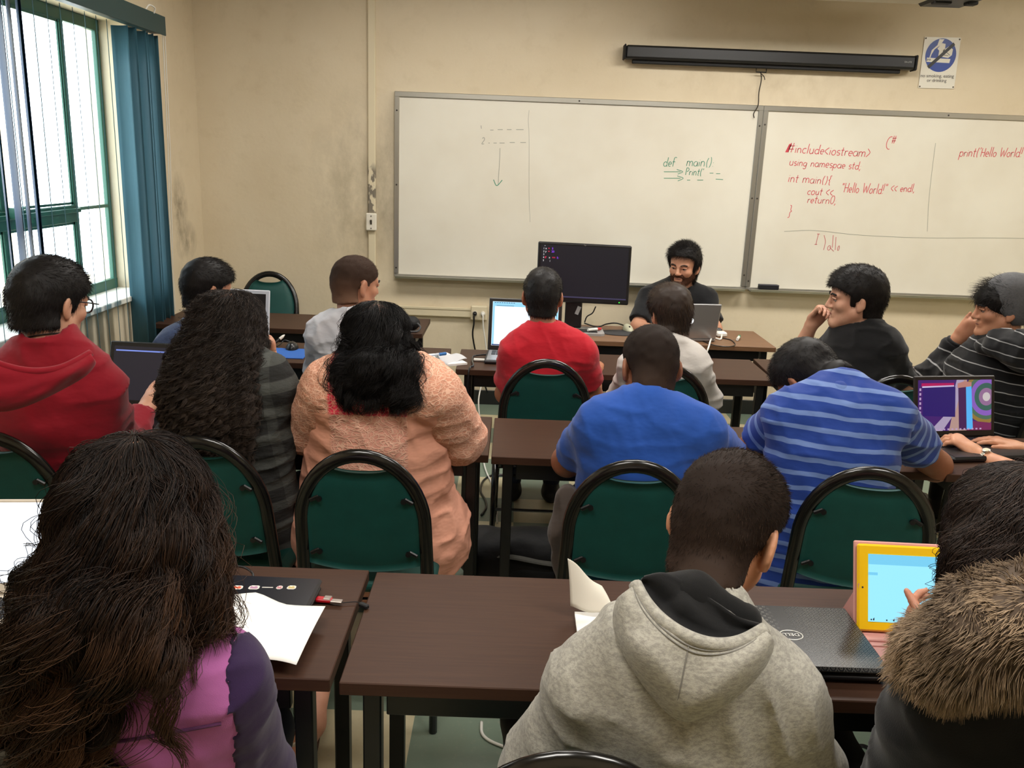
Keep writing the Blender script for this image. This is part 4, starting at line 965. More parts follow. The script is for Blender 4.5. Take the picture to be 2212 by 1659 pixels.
m = MB(); m.tube(bez([at(1040, 1560, Z=.006), at(1042, 1585, Z=.006), at(1062, 1602, Z=.006), at(1106, 1618, Z=.006), at(1140, 1622, Z=.006)]), .005, 7); single('floor_cable', m, mat('charger_white', (226, 224, 216), .35), 'cream cable curling on the green floor tile under the near table', 'cable', smooth=True)
m = MB(); m.tube(bez([at(1066, 1025, Z=.006), at(1050, 1033, Z=.006), at(1040, 1046, Z=.006), at(1039, 1064, Z=.006), at(1048, 1080, Z=.006), at(1050, 1096, Z=.006), at(1040, 1113, Z=.006)]), .006, 7); single('floor_cable', m, M_cbl, 'black cable on the floor between the second row tables', 'cable', smooth=True)
m = MB(); m.tube(bez([at(1818, 1598, Z=.006), at(1840, 1610, Z=.006), at(1868, 1612, Z=.006), at(1888, 1628, Z=.006), at(1870, 1645, Z=.006)]), .006, 7); m.tube(bez([at(1902, 1600, Z=.006), at(1895, 1622, Z=.006), at(1850, 1650, Z=.006)]), .006, 7)
p = at(1880, 1652, Z=.02); m.box((p.x, p.y, .017), (.14, .07, .032), Matrix.Rotation(.3, 4, 'Z'), .006); single('power_adapter', m, M_cbl, 'black power adapter and cords on the floor at the lower right', 'adapter', smooth=False)
# table by the left wall
t_ = Thing('camera_pouch', 'small black camera pouch with a strap on the left wall table', 'pouch', (-.585, 4.90, TZ))
m = MB(); m.box((-.585, 4.93, TZ+.042), (.125, .08, .082), None, .028); t_.part('body', m, M_blk2, bev=.01)
m = MB(); m.tube(bez([(-.535, 4.895, TZ+.05), (-.515, 4.88, TZ+.03), (-.53, 4.865, TZ+.008), (-.575, 4.86, TZ+.006), (-.60, 4.868, TZ+.006)]), .005, 6); t_.part('strap', m, mat('strap_grey', (70, 70, 72), .6))
# papers of the second row, usb
paper('paper_sheet', 'white paper beside the elbow of the red hoodie', (at(205, 950, Z=TZ+.002), at(255, 945, Z=TZ+.002), at(262, 975, Z=TZ+.002), at(200, 985, Z=TZ+.002)), .001)
paper('paper_sheet', 'white paper showing between the plaid shirt and the peach sleeve', (at(650, 880, Z=TZ+.002), at(700, 880, Z=TZ+.002), at(700, 936, Z=TZ+.002), at(640, 934, Z=TZ+.002)), .001)
paper('paper_sheet', 'white paper with a pen beside the black T-shirt', (at(1958, 800, Z=TZ+.002), at(2000, 800, Z=TZ+.002), at(2015, 818, Z=TZ+.002), at(1955, 818, Z=TZ+.002)), .001)
p = at(1973, 802, Z=TZ+.01); marker('pen', 'dark pen lying on the paper beside the black T-shirt', (p.x, p.y, TZ+.012), math.radians(-15), M_blk, M_blk2, .13, .005)
t_ = Thing('usb_drive', 'red and steel usb drive lying near the table edge', 'usb drive', at(712, 1299, Z=TZ))
p = at(700, 1296, Z=TZ+.008); q = at(730, 1300, Z=TZ+.008); R_ = Matrix.Rotation(-.1, 4, 'Z')
m = MB(); m.box((p.x, p.y, TZ+.0085), (.038, .018, .010), R_, .003); t_.part('body', m, mat('usb_red', (178, 18, 32), .25), bev=.001)
m = MB(); m.box((q.x-.003, q.y, TZ+.0085), (.026, .014, .006), R_, .001); m.box((p.x+.008, p.y, TZ+.0138), (.016, .017, .002), R_, .0008); t_.part('connector', m, mat('usb_steel', (150, 140, 132), .3, .8))
m = MB(); m.tube(bez([(q.x+.01, q.y, TZ+.006), at(768, 1300, Z=TZ+.006), at(782, 1304, Z=TZ+.006)]), .0012, 5); e_ = at(786, 1308, Z=TZ+.006); m.box((e_.x, e_.y, TZ+.006), (.024, .012, .009), Matrix.Rotation(-.6, 4, 'Z'), .002); t_.part('strap', m, M_blk2)
# bag on the floor, jacket on the chair
# ------------------------------------------------------------------ implicit modelling kit for bodies, clothing and hair
_tab = RNG.random((32, 32, 32)).astype(np.float32)
def vnoise(x, y, z):
    x, y, z = np.broadcast_arrays(x, y, z)
    xi, yi, zi = np.floor(x).astype(np.int32), np.floor(y).astype(np.int32), np.floor(z).astype(np.int32)
    fx, fy, fz = x-xi, y-yi, z-zi
    fx = fx*fx*(3-2*fx); fy = fy*fy*(3-2*fy); fz = fz*fz*(3-2*fz)
    def g(a, b, c): return _tab[(xi+a) & 31, (yi+b) & 31, (zi+c) & 31]
    return ((g(0,0,0)*(1-fx)+g(1,0,0)*fx)*(1-fy) + (g(0,1,0)*(1-fx)+g(1,1,0)*fx)*fy)*(1-fz) + ((g(0,0,1)*(1-fx)+g(1,0,1)*fx)*(1-fy) + (g(0,1,1)*(1-fx)+g(1,1,1)*fx)*fy)*fz
def _v(a): return np.array(list(a), np.float64)
class Cone:
    """rounded tapered limb from a to b; n,s squash the section along n; cap flattens the b end"""
    def __init__(s, a, b, ra, rb, n=None, sq=1., k=.03, op='+', cap=False, capa=False):
        s.a, s.b, s.ra, s.rb, s.sq, s.k, s.op, s.cap, s.capa = _v(a), _v(b), ra, rb, sq, k, op, cap, capa
        s.n = None if n is None else _v(n)/np.linalg.norm(_v(n)); s.d = s.b-s.a; s.L2 = max(float(s.d@s.d), 1e-12)
        r = max(ra, rb)*max(1, 1); s.lo = np.minimum(s.a, s.b)-r; s.hi = np.maximum(s.a, s.b)+r
    def ev(s, x, y, z):
        px, py, pz = x-s.a[0], y-s.a[1], z-s.a[2]
        t = np.clip((px*s.d[0]+py*s.d[1]+pz*s.d[2])/s.L2, 0, 1)
        qx, qy, qz = px-t*s.d[0], py-t*s.d[1], pz-t*s.d[2]
        if s.n is not None and s.sq != 1:
            c = (qx*s.n[0]+qy*s.n[1]+qz*s.n[2])*(1/s.sq-1); qx, qy, qz = qx+c*s.n[0], qy+c*s.n[1], qz+c*s.n[2]
        r = np.sqrt(qx*qx+qy*qy+qz*qz) - (s.ra + (s.rb-s.ra)*t)
        if s.n is not None and s.sq != 1: r = r*(.5+.5*s.sq)
        if s.cap or s.capa:
            L = math.sqrt(s.L2); u = (px*s.d[0]+py*s.d[1]+pz*s.d[2])/L
            if s.cap: r = np.maximum(r, u-L)
            if s.capa: r = np.maximum(r, -u)
        return r
class Ell:
    def __init__(s, c, r, R=None, k=.03, op='+'):
        s.c, s.r, s.k, s.op = _v(c), _v(r), k, op; s.R = np.eye(3) if R is None else np.array(R.to_3x3() if hasattr(R, 'to_3x3') else R)
        e = np.abs(s.R) @ s.r; s.lo = s.c-e; s.hi = s.c+e
    def ev(s, x, y, z):
        px, py, pz = x-s.c[0], y-s.c[1], z-s.c[2]; R = s.R
        a = (px*R[0,0]+py*R[1,0]+pz*R[2,0])/s.r[0]; b = (px*R[0,1]+py*R[1,1]+pz*R[2,1])/s.r[1]; c = (px*R[0,2]+py*R[1,2]+pz*R[2,2])/s.r[2]
        k0 = np.sqrt(a*a+b*b+c*c); k1 = np.sqrt((a/s.r[0])**2+(b/s.r[1])**2+(c/s.r[2])**2)
        return k0*(k0-1)/np.maximum(k1, 1e-6)
def smin(a, b, k):
    h = np.clip(.5+.5*(b-a)/k, 0, 1); return b+(a-b)*h-k*h*(1-h)
class Field:
    def __init__(s, prims=(), clips=(), warp=None): s.p = list(prims); s.clips = list(clips); s.warp = warp
    def ev(s, x, y, z):
        x, y, z = (np.asarray(q, float) for q in (x, y, z)); F = np.full(x.shape, 1.0)
        for q in s.p:
            d = q.ev(x, y, z); F = smin(F, d, q.k) if q.op == '+' else -smin(-F, d, q.k)
        if s.warp: F = F + s.warp(x, y, z)
        for c in s.clips: F = np.maximum(F, c(x, y, z))
        return F
    def bounds(s):
        ps = [q for q in s.p if q.op == '+']
        return np.min([q.lo for q in ps], 0), np.max([q.hi for q in ps], 0)
    def mesh(s, h, lo=None, hi=None, pad=.03):
        a, b = s.bounds(); lo = a-pad if lo is None else np.maximum(_v(lo), a-pad); hi = b+pad if hi is None else np.minimum(_v(hi), b+pad)
        n = np.maximum(np.ceil((hi-lo)/h).astype(int)+1, 4)
        ax = [lo[i]+h*np.arange(n[i]) for i in range(3)]
        F = np.full(n, 1.0, np.float32)
        for q in s.p:
            m = q.k+.035; i0 = np.maximum(((q.lo-m-lo)/h).astype(int), 0); i1 = np.minimum(np.ceil((q.hi+m-lo)/h).astype(int)+1, n)
            if (i1 <= i0).any(): continue
            sl = tuple(slice(i0[i], i1[i]) for i in range(3))
            d = q.ev(ax[0][sl[0]][:, None, None].astype(np.float32), ax[1][sl[1]][None, :, None].astype(np.float32), ax[2][sl[2]][None, None, :].astype(np.float32))
            F[sl] = smin(F[sl], d, q.k) if q.op == '+' else -smin(-F[sl], d, q.k)
        near = np.abs(F) < .05
        if s.warp or s.clips:
            I = np.nonzero(near | (F < 0)); x, y, z = ax[0][I[0]], ax[1][I[1]], ax[2][I[2]]; f = F[I]
            if s.warp: f = f + s.warp(x, y, z)
            for c in s.clips: f = np.maximum(f, c(x, y, z))
            F[I] = f
        F[0], F[-1] = 1, 1; F[:, 0] = 1; F[:, -1] = 1; F[:, :, 0] = 1; F[:, :, -1] = 1
        return surfnet(F, lo, h)
def surfnet(F, lo, h):
    S_ = F < 0; nx, ny, nz = F.shape
    c = np.zeros((nx-1, ny-1, nz-1), np.int8); off = [(i, j, k) for i in (0, 1) for j in (0, 1) for k in (0, 1)]
    for i, j, k in off: c += S_[i:nx-1+i, j:ny-1+j, k:nz-1+k]
    A = np.argwhere((c > 0) & (c < 8))
    idx = np.full(c.shape, -1, np.int32); idx[A[:, 0], A[:, 1], A[:, 2]] = np.arange(len(A))
    pos = np.zeros((len(A), 3)); cnt = np.zeros(len(A))
    val = {o: F[A[:, 0]+o[0], A[:, 1]+o[1], A[:, 2]+o[2]] for o in off}
    for a in off:
        for ax in range(3):
            if a[ax]: continue
            b = list(a); b[ax] = 1; b = tuple(b); fa, fb = val[a], val[b]; m = (fa < 0) != (fb < 0)
            t = fa[m]/(fa[m]-fb[m]); p = np.repeat(np.array([a], float), m.sum(), 0); p[:, ax] += t
            pos[m] += p; cnt[m] += 1
    V = lo + h*(A + pos/cnt[:, None])
    Q = []
    for ax in range(3):
        b, d = (ax+1) % 3, (ax+2) % 3
        s0 = [slice(None)]*3; s1 = [slice(None)]*3; s0[ax] = slice(0, -1); s1[ax] = slice(1, None)
        for s_ in (s0, s1): s_[b] = slice(1, -1); s_[d] = slice(1, -1)
        a0, a1 = S_[tuple(s0)], S_[tuple(s1)]
        for sign, mm in ((1, a0 & ~a1), (-1, ~a0 & a1)):
            I = np.argwhere(mm); I[:, b] += 1; I[:, d] += 1
            def cell(db, dd): 
                J = I.copy(); J[:, b] -= db; J[:, d] -= dd; return idx[J[:, 0], J[:, 1], J[:, 2]]
            q = np.stack([cell(1, 1), cell(0, 1), cell(0, 0), cell(1, 0)], 1)
            Q.append(q if sign > 0 else q[:, ::-1])
    Q = np.concatenate(Q); Q = Q[(Q >= 0).all(1)]
    # one gentle smoothing pass
    for w in (.45, -.20):
        acc = np.zeros_like(V); k = np.zeros(len(V))
        for a in range(4):
            i, j = Q[:, a], Q[:, (a+1) % 4]
            for m_ in range(3): acc[:, m_] += np.bincount(i, V[j, m_], len(V)) + np.bincount(j, V[i, m_], len(V))
            k += np.bincount(i, minlength=len(V)) + np.bincount(j, minlength=len(V))
        V = V + w*(acc/np.maximum(k, 1)[:, None]-V)
    return V, Q
def strands_mesh(P, r, sides=3):
    """P (n,m,3) polylines, r (m,) or (n,m) radii -> verts, quads"""
    n, m, _ = P.shape
    T = np.gradient(P, axis=1); T /= np.linalg.norm(T, axis=2, keepdims=True)+1e-9
    ref = np.zeros_like(T); ref[..., 0] = .3; ref[..., 1] = .9; ref[..., 2] = .32
    u = np.cross(T, ref); u /= np.linalg.norm(u, axis=2, keepdims=True)+1e-9; w = np.cross(T, u)
    R = np.broadcast_to(r, (n, m))[..., None]
    V = np.stack([P + R*(math.cos(a)*u+math.sin(a)*w) for a in np.linspace(0, 2*np.pi, sides, endpoint=False)], 2).reshape(-1, 3)
    base = (np.arange(n)[:, None]*m + np.arange(m-1)[None, :])*sides
    Q = []
    for k in range(sides):
        k2 = (k+1) % sides; Q.append(np.stack([base+k, base+k2, base+sides+k2, base+sides+k], -1).reshape(-1, 4))
    return V, np.concatenate(Q)
def grad(fn, P, e=.004):
    x, y, z = P[:, 0], P[:, 1], P[:, 2]; f0 = fn(x, y, z)
    g = np.stack([fn(x+e, y, z)-f0, fn(x, y+e, z)-f0, fn(x, y, z+e)-f0], 1); g /= np.linalg.norm(g, axis=1, keepdims=True)+1e-9
    return f0, g
def surface_points(V, Q, n, keep=None):
    """n random points on a quad mesh"""
    a, b, c, d = (V[Q[:, i]] for i in range(4)); ar = np.linalg.norm(np.cross(c-a, d-b), axis=1)
    if keep is not None: ar = ar*keep((a+b+c+d)/4)
    i = RNG.choice(len(Q), n, p=ar/ar.sum()); u, v = RNG.random((n, 1)), RNG.random((n, 1))
    nn = np.cross(c[i]-a[i], d[i]-b[i]); nn /= np.linalg.norm(nn, axis=1, keepdims=True)+1e-9
    return (a[i]*(1-u)+b[i]*u)*(1-v)+(d[i]*(1-u)+c[i]*u)*v, nn
# ------------------------------------------------------------------ people
def unit(v): v = _v(v); return v/(np.linalg.norm(v)+1e-12)
def A3(t): return _v(at(*t[:2], Y=t[2])) if len(t) == 3 else _v(t[1:])      # (px,py,Y) or ('w',x,y,z)
def headR(yaw, pitch, roll): return np.array((Matrix.Rotation(math.radians(-yaw), 3, 'Z') @ Matrix.Rotation(math.radians(-pitch), 3, 'X') @ Matrix.Rotation(math.radians(roll), 3, 'Y')))
def hand_prims(Wr, D, T, N, curl=(.5, .6, .5), s=1., thumb=(.75, .55, .25), spread=1., per=(0, .05, .1, .15)):
    """palm, four fingers of different length and a thumb; D towards the knuckles, T thumb side, N palm side"""
    D, T, N = unit(D), unit(T), unit(N); T = unit(T-D*(T@D)); N = unit(N-D*(N@D)-T*(N@T)); Wr = _v(Wr); P = []
    P.append(Cone(Wr, Wr+D*.03*s, .027*s, .030*s, N, .72, .02))
    P.append(Cone(Wr+D*.022*s+T*.012*s, Wr+D*.082*s+T*.020*s, .022*s, .020*s, N, .62, .015)); P.append(Cone(Wr+D*.022*s-T*.012*s, Wr+D*.078*s-T*.024*s, .022*s, .018*s, N, .62, .015))
    P.append(Cone(Wr+D*.03*s, Wr+D*.082*s, .026*s, .024*s, N, .50, .015))
    Ls = (.072, .080, .074, .058)
    for i in range(4):
        b = Wr + D*(.086-.004*abs(i-1))*s + T*(.029-.0195*i)*s; d = unit(D + T*(.10-.075*i)*spread); r = (.0088, .0090, .0086, .0076)[i]*s
        ang = per[i]
        for k, f in enumerate((.46, .30, .24)):
            ang += curl[k]; dd = d*math.cos(ang)+N*math.sin(ang); e = b+dd*Ls[i]*f*s
            P.append(Cone(b, e, r*(1-.07*k), r*(.93-.09*k), k=.005)); b = e
    b = Wr + D*.024*s + T*.022*s; d = unit(D*thumb[0]+T*thumb[1]+N*thumb[2]); e = b+d*.042*s
    P.append(Cone(b, e, .0145*s, .0105*s, k=.012)); d2 = unit(d*.8+D*.45+N*.1); P.append(Cone(e, e+d2*.030*s, .0105*s, .0095*s, k=.004)); P.append(Cone(e+d2*.030*s, e+d2*.052*s, .0095*s, .0072*s, k=.004))
    return P
class Person:
    def __init__(s, label, H, S, E, Wr, P, hy=0, hp=10, hr=0, hs=1., N=None, g=None, skin=(190, 138, 108), skinf=(165, 96, 72), vox=.0075, hands=None, bow=.02, legdir=0., thing='person', handscale=1., arm=1., legs=True, neck=1.):
        s.H = A3(H); s.R = headR(hy, hp, hr); s.hs = hs; s.SL, s.SR = A3(S[0]), A3(S[1]); s.EL, s.ER = A3(E[0]), A3(E[1]); s.WL, s.WR = A3(Wr[0]), A3(Wr[1]); s.P = _v(P)
        s.N = A3(N) if N is not None else (s.SL+s.SR)/2 + np.array((0, 0, .055)); s.arm = arm; s.neckf = neck
        s.g = dict(chest=.150, waist=.138, hip=.160, flat=.70); s.g.update(g or {}); s.bow = bow; s.vox = vox; s.legdir = legdir
        s.T = Thing(thing, label, 'person', (s.P[0], s.P[1], 0.)); s.skin = skinm('skin_%d_%d_%d' % skin, skin, skinf); s.hands = hands or {}; s.hsz = handscale
        up = unit(s.N-s.P); ac = unit(s.SR-s.SL); ac = unit(ac-up*(ac@up)); s.up, s.ac, s.fw = up, ac, np.cross(up, ac)
    def q(s, x, y, z): return s.H + s.R @ np.array((x, y, z))*s.hs
    def loc(s, x, y, z):
        px, py, pz = x-s.H[0], y-s.H[1], z-s.H[2]; R = s.R/s.hs
        return px*R[0,0]+py*R[1,0]+pz*R[2,0], px*R[0,1]+py*R[1,1]+pz*R[2,1], px*R[0,2]+py*R[1,2]+pz*R[2,2]
    def ell(s, c, r, t=0., k=.03, op='+', R=None): return Ell(s.q(*c), np.array(r)*s.hs+t, s.R if R is None else s.R @ np.array(R), k, op)
    def hc(s, a, b, ra, rb, k=.012, op='+', n=None, sq=1.): return Cone(s.q(*a), s.q(*b), ra*s.hs, rb*s.hs, None if n is None else s.R @ np.array(n), sq, k, op)
    def head_prims(s):
        P = [s.ell((0, -.012, .034), (.074, .098, .086)), s.ell((0, .030, -.030), (.061, .062, .078), k=.03), s.ell((0, .020, .045), (.066, .070, .060), k=.03)]
        for e in (-1, 1):
            P += [s.hc((e*.050, .012, -.055), (e*.014, .078, -.098), .022, .019, .025), s.ell((e*.040, .062, -.022), (.026, .024, .022), k=.02),
                  s.hc((e*.048, .074, .020), (e*.012, .091, .018), .010, .010, .012)]
        P += [s.hc((0, .080, -.096), (0, .078, -.100), .021, .021, .02), s.hc((0, .092, .014), (0, .110, -.027), .0080, .0115, .010), s.ell((-.011, .099, -.031), (.009, .010, .008), k=.006), s.ell((.011, .099, -.031), (.009, .010, .008), k=.006),
              s.hc((-.018, .088, -.053), (.018, .088, -.053), .0085, .0085, .008, n=(0, 0, 1), sq=.7), s.hc((-.016, .087, -.066), (.016, .087, -.066), .0095, .0095, .008, n=(0, 0, 1), sq=.8)]
        for e in (-1, 1):
            P.append(s.ell((e*.032, .098, .004), (.017, .013, .011), k=.012, op='-'))
            Re = np.array((Matrix.Rotation(e*.42, 3, 'Z') @ Matrix.Rotation(-.18, 3, 'X')))
            P.append(s.ell((e*.081, -.006, -.006), (.0085, .021, .034), k=.008, R=Re)); P.append(s.ell((e*.079, -.002, -.034), (.0075, .011, .012), k=.008, R=Re)); P.append(s.ell((e*.091, .002, -.004), (.007, .011, .019), k=.006, op='-', R=Re))
        return P
    def arm_prims(s, t=0., upto=None, which=(0, 1), k=.03, side_cap=None):
        """arms offset by t; upto: sleeve end as a fraction, up to 1 the upper arm, up to 2 the forearm"""
        o = []; m = s.arm
        for i in which:
            S_, E_, W_ = (s.SL, s.EL, s.WL) if i == 0 else (s.SR, s.ER, s.WR)
            u = 2. if upto is None else upto
            if u <= 1: o.append(Cone(S_, S_+(E_-S_)*u, .053*m+t, .053*m+t+( -.008*m)*u+.004, k=k, cap=True))
            else:
                f = min(1., u-1); o.append(Cone(S_, E_, .053*m+t, .044*m+t, k=k)); o.append(Cone(E_, E_+(W_-E_)*f, .044*m+t, (.044-.016*f)*m+t, k=k, cap=upto is not None))
        return o
    def torso_prims(s, t=0., t2=None):
        g, up, fw, ac = s.g, s.up, s.fw, s.ac; L = np.linalg.norm(s.N-s.P); b = s.bow; t2 = t if t2 is None else t2
        Wst = s.P+up*L*.36-fw*b*.5; Ch = s.P+up*L*.66-fw*b; Sh = s.P+up*L*.86-fw*b*.8
        o = [Cone(s.P-up*.03, Wst, g['hip']+t2, g['waist']+t2, fw, g['flat'], .05), Cone(Wst, Ch, g['waist']+t2, g['chest']+t, fw, g['flat'], .05), Cone(Ch, Sh, g['chest']+t, g['chest']*.74+t, fw, .66, .05)]
        a, c = s.SL, s.SR
        o += [Cone(a, c, .053*s.arm+t, .053*s.arm+t, k=.06), Cone(a*.55+s.P*.0+Sh*.45, c*.55+Sh*.45, .065+t, .065+t, fw, .9, .06)]
        for S_ in (a, c): o.append(Cone(s.N+up*.006, S_*.72+s.N*.28+up*.006, .046+t, .043*s.arm+t, k=.05)); o.append(Cone(S_*.88+Sh*.12, Wst*.6+Ch*.4 + (S_-Sh)*.30, .046*s.arm+t, .05+t, k=.035))
        return o
    def neck_prims(s, t=0.): return [Cone(s.N-s.up*.05+s.fw*.005, s.q(0, -.022, -.050), .062*s.neckf+t, .056*s.neckf*s.hs+t, k=.035)]
    def body(s, eyes=False):
        P = s.torso_prims(-.016) + s.neck_prims() + s.head_prims() + s.arm_prims()
        for i, nm in enumerate('LR'):
            W_, E_ = (s.WL, s.EL) if i == 0 else (s.WR, s.ER); D = unit(W_-E_)
            h = s.hands.get(nm)
            if h is None: h = dict(D=D*.8+s.fw*.6, T=s.ac*(1 if i == 0 else -1)+s.up*.3, N=np.array((0, 0, -1.)))
            P += hand_prims(W_+D*.012, h['D'], h['T'], h['N'], h.get('curl', (.45, .5, .4)), s.hsz, h.get('thumb', (.75, .55, .25)), h.get('spread', 1.), h.get('per', (0, .05, .1, .15)))
        s.bf = Field(P); V, Q = s.bf.mesh(s.vox); s.T.partmesh('body', raw_mesh('body', V-s.T.loc, Q, s.skin))
        if eyes:
            for e in (-1, 1):
                m = MB(); m.lathe([(.0005, -.0122)] + [(.0122*math.cos(a), .0122*math.sin(a)) for a in np.linspace(-1.4, 1.4, 10)] + [(.0005, .0122)], s.q(e*.032, .0795, .003), 14, Matrix(s.R.tolist()).to_4x4() @ Matrix.Rotation(-math.pi/2, 4, 'X')); eo = s.T.part('eye', m, mat('eye_white', (160, 146, 136), .25), smooth=True)
                m = MB(); m.lathe([(.0005, .0108), (.0058, .0106), (.0048, .0122), (.0005, .0127)], s.q(e*.032, .0795, .003), 14, Matrix(s.R.tolist()).to_4x4() @ Matrix.Rotation(-math.pi/2, 4, 'X')); s.T.part('iris', m, mat('iris_dark', (26, 18, 14), .2), parent=eo)
                m = MB(); m.tube(bez([s.q(e*.014, .1005, .0205), s.q(e*.032, .0985, .027), s.q(e*.051, .083, .0215)]), [.003]*8+[.0042]*8+[.0025], 6); s.T.part('eyebrow', m, mat('brow_black', (16, 12, 11), .8))
                m = MB(); m.tube(bez([s.q(e*.018, .0905, .0055), s.q(e*.032, .0950, .0105), s.q(e*.047, .084, .006)]), .0046, 6); s.T.part('eyelid', m, s.skin, smooth=True)
            m = MB(); m.tube(bez([s.q(-.023, .0905, -.0595), s.q(0, .0985, -.0590), s.q(.023, .0905, -.0595)]), [.0015]+[.0026]*15+[.0015], 6); s.T.part('lips', m, mat('lip_line', (120, 62, 54), .5))
        return s
    def folds(s, amp=.006, f=(9, 9, 22), seed=0., amp2=.004):
        up, ac = s.up, s.ac; fw = s.fw; P = s.P
        def w(x, y, z):
            px, py, pz = x-P[0], y-P[1], z-P[2]
            a = px*ac[0]+py*ac[1]+pz*ac[2]; u = px*up[0]+py*up[1]+pz*up[2]; d = px*fw[0]+py*fw[1]+pz*fw[2]
            k = vnoise(a*4+seed, u*4+7, d*4+3)-.5
            n1 = vnoise(a*f[0]+seed+k, u*f[2]+a*5*(k)+seed, d*f[1]+2); n1 = 1-np.abs(2*n1-1)
            n2 = vnoise(a*f[2]*.9+u*9+seed, u*f[0]+4, d*f[1]+9); n2 = 1-np.abs(2*n2-1)
            return -amp*(n1**3) - amp2*(n2**3) + .5*(amp+amp2)*.35
        return w
    def shirt(s, mt, t=.010, t2=None, upto=.62, name='shirt', amp=.006, amp2=.004, seed=0., neckr=.066, neckdrop=.022, vox=.0075, collar=None, sleeves=True, hem=None, warp=True, extra=(), hole=True, smooth_k=.03):
        P = s.torso_prims(t, t2) + (s.arm_prims(t*1.05, upto, k=smooth_k) if sleeves else []) + list(extra)
        nd = unit(s.q(0, -.022, -.05)-s.N)
        if hole: P.append(Cone(s.N+nd*(.014-neckdrop), s.N+nd*.14, neckr*s.neckf, neckr*s.neckf*1.15, k=.010, op='-', capa=True))
        cl = []
        hz = s.P-s.up*(.10 if hem is None else hem); u_ = s.up
        cl.append(lambda x, y, z: -((x-hz[0])*u_[0]+(y-hz[1])*u_[1]+(z-hz[2])*u_[2]))
        f = Field(P, cl, s.folds(amp, seed=seed, amp2=amp2) if warp else None); s.sf = f
        V, Q = f.mesh(vox); s.shirt_o = s.T.partmesh(name, raw_mesh(name, V-s.T.loc, Q, mt)); s.shirt_vq = (V, Q)
        if collar is not None:
            m = MB(); c = s.N+nd*.022; a = s.ac; b = np.cross(nd, a); r = (neckr-.001)*s.neckf
            m.tube([c+a*r*math.cos(th)+b*r*.98*math.sin(th)+nd*(.006*math.sin(th)*-1) for th in np.linspace(0, 2*np.pi, 40, endpoint=False)], .0062, 8, closed=True); s.T.part('collar', m, collar, parent=s.shirt_o, smooth=True)
        return s
    def trousers(s, mt, shoe=None, kz=.50, spread=.10, reach=.42, foot=.12, vox=.012, ext=0.):
        lf = np.array((math.sin(s.legdir), math.cos(s.legdir), 0)); la = np.array((lf[1], -lf[0], 0)); P = [Cone(s.P-la*.07-np.array((0, 0, .03)), s.P+la*.07-np.array((0, 0, .03)), s.g['hip']*.58, s.g['hip']*.58, k=.04)]
        s.feet = []
        for e in (-1, 1):
            hp = s.P+la*e*.085-np.array((0, 0, .035)); kn = s.P+la*e*spread+lf*reach; kn[2] = kz; an = kn+lf*(foot-.10); an[2] = .09
            P += [Cone(hp, kn, .083+ext, .060, k=.03), Cone(kn, an, .060, .044, k=.03, cap=True)]; s.feet.append((an, e))
        V, Q = Field(P).mesh(vox); s.T.partmesh('trousers', raw_mesh('trousers', V-s.T.loc, Q, mt))
        for an, e in s.feet:
            a = an.copy(); a[2] = .045; F = [Cone(a-lf*.04, a+lf*.14-np.array((0, 0, .008)), .042, .036, k=.03), Cone(an, a, .042, .045, k=.03)]
            V, Q = Field(F, [lambda x, y, z: .003-z]).mesh(.010); s.T.partmesh('shoe', raw_mesh('shoe', V-s.T.loc, Q, shoe or mat('shoe_black', (22, 20, 20), .5)))
        return s
    def short_hair(s, mt, t=.010, L=.016, n=3600, top=1.0, nape=-.085, front=.064, side=.0, lift=.35, fade=.55, forward=1.0, vox=.005, name='hair', r=.00075, tops=0., ears=False, burn=True, jit=.25, fadetint=0.):
        def region(x, y, z):
            lx, ly, lz = s.loc(x, y, z)
            r1 = (front - .012 - .62*np.clip(.085-ly, 0, .07)) - lz
            r2 = np.maximum(ly-.026, (-.012 if not ears else -.045)+side-lz); r3 = np.maximum(ly+.020, nape-lz+.35*np.clip(np.abs(lx)-.035, 0, 1))
            r4 = np.maximum(np.abs(ly-.022)-.011, -.034-lz) if burn else r1
            return np.minimum(np.minimum(r1, r2), np.minimum(r3, r4))*s.hs
        def warp(x, y, z):
            lx, ly, lz = s.loc(x, y, z); k = np.clip((.05-lz)/.10, 0, 1)
            return t*fade*k*k*(3-2*k) - tops*np.clip(lz/.10, 0, 1) + .004*(vnoise(lx*55, ly*55, lz*55)-.5)
        P = [s.ell((0, -.012, .034), (.074, .098, .086), t*1.0), s.ell((0, .020, .045), (.066, .070, .060), t, .03), Cone(s.q(0, -.052, -.01), s.q(0, -.040, -.085), .055*s.hs+t, .046*s.hs+t, k=.03)]
        if s.neckf*1.0 > 0: P.append(Cone(s.N+s.up*.06, s.q(0, -.022, -.05), .050*s.neckf+t*.4, .056*s.neckf*s.hs+t*.5, k=.03))
        f = Field(P, [region], warp); V, Q = f.mesh(vox)
        p, nn = surface_points(V, Q, n); _, g = grad(f.ev, p)
        lx, ly, lz = s.loc(p[:, 0], p[:, 1], p[:, 2]); lc = np.stack([lx, ly, lz], 1)
        kt = np.clip((lz-.02)/.07, 0, 1)[:, None]
        fl = kt*np.array((0.15*np.sign(1), forward, 0.)) + (1-kt)*np.array((0, -.25, -1.)); fl = fl @ s.R.T
        d = g*(lift + .25*kt) + fl*(1-lift); d -= 0; d += RNG.normal(0, jit, d.shape); d /= np.linalg.norm(d, axis=1, keepdims=True)
        ln = L*(1 - fade*.8*(1-kt[:, 0]))*RNG.uniform(.55, 1.25, n)
        m = 4; tt = np.linspace(0, 1, m)[None, :, None]; bend = (fl - g*.3)
        St = p[:, None]-g[:, None]*.002 + d[:, None]*ln[:, None, None]*tt + bend[:, None]*(ln*.45)[:, None, None]*tt**2
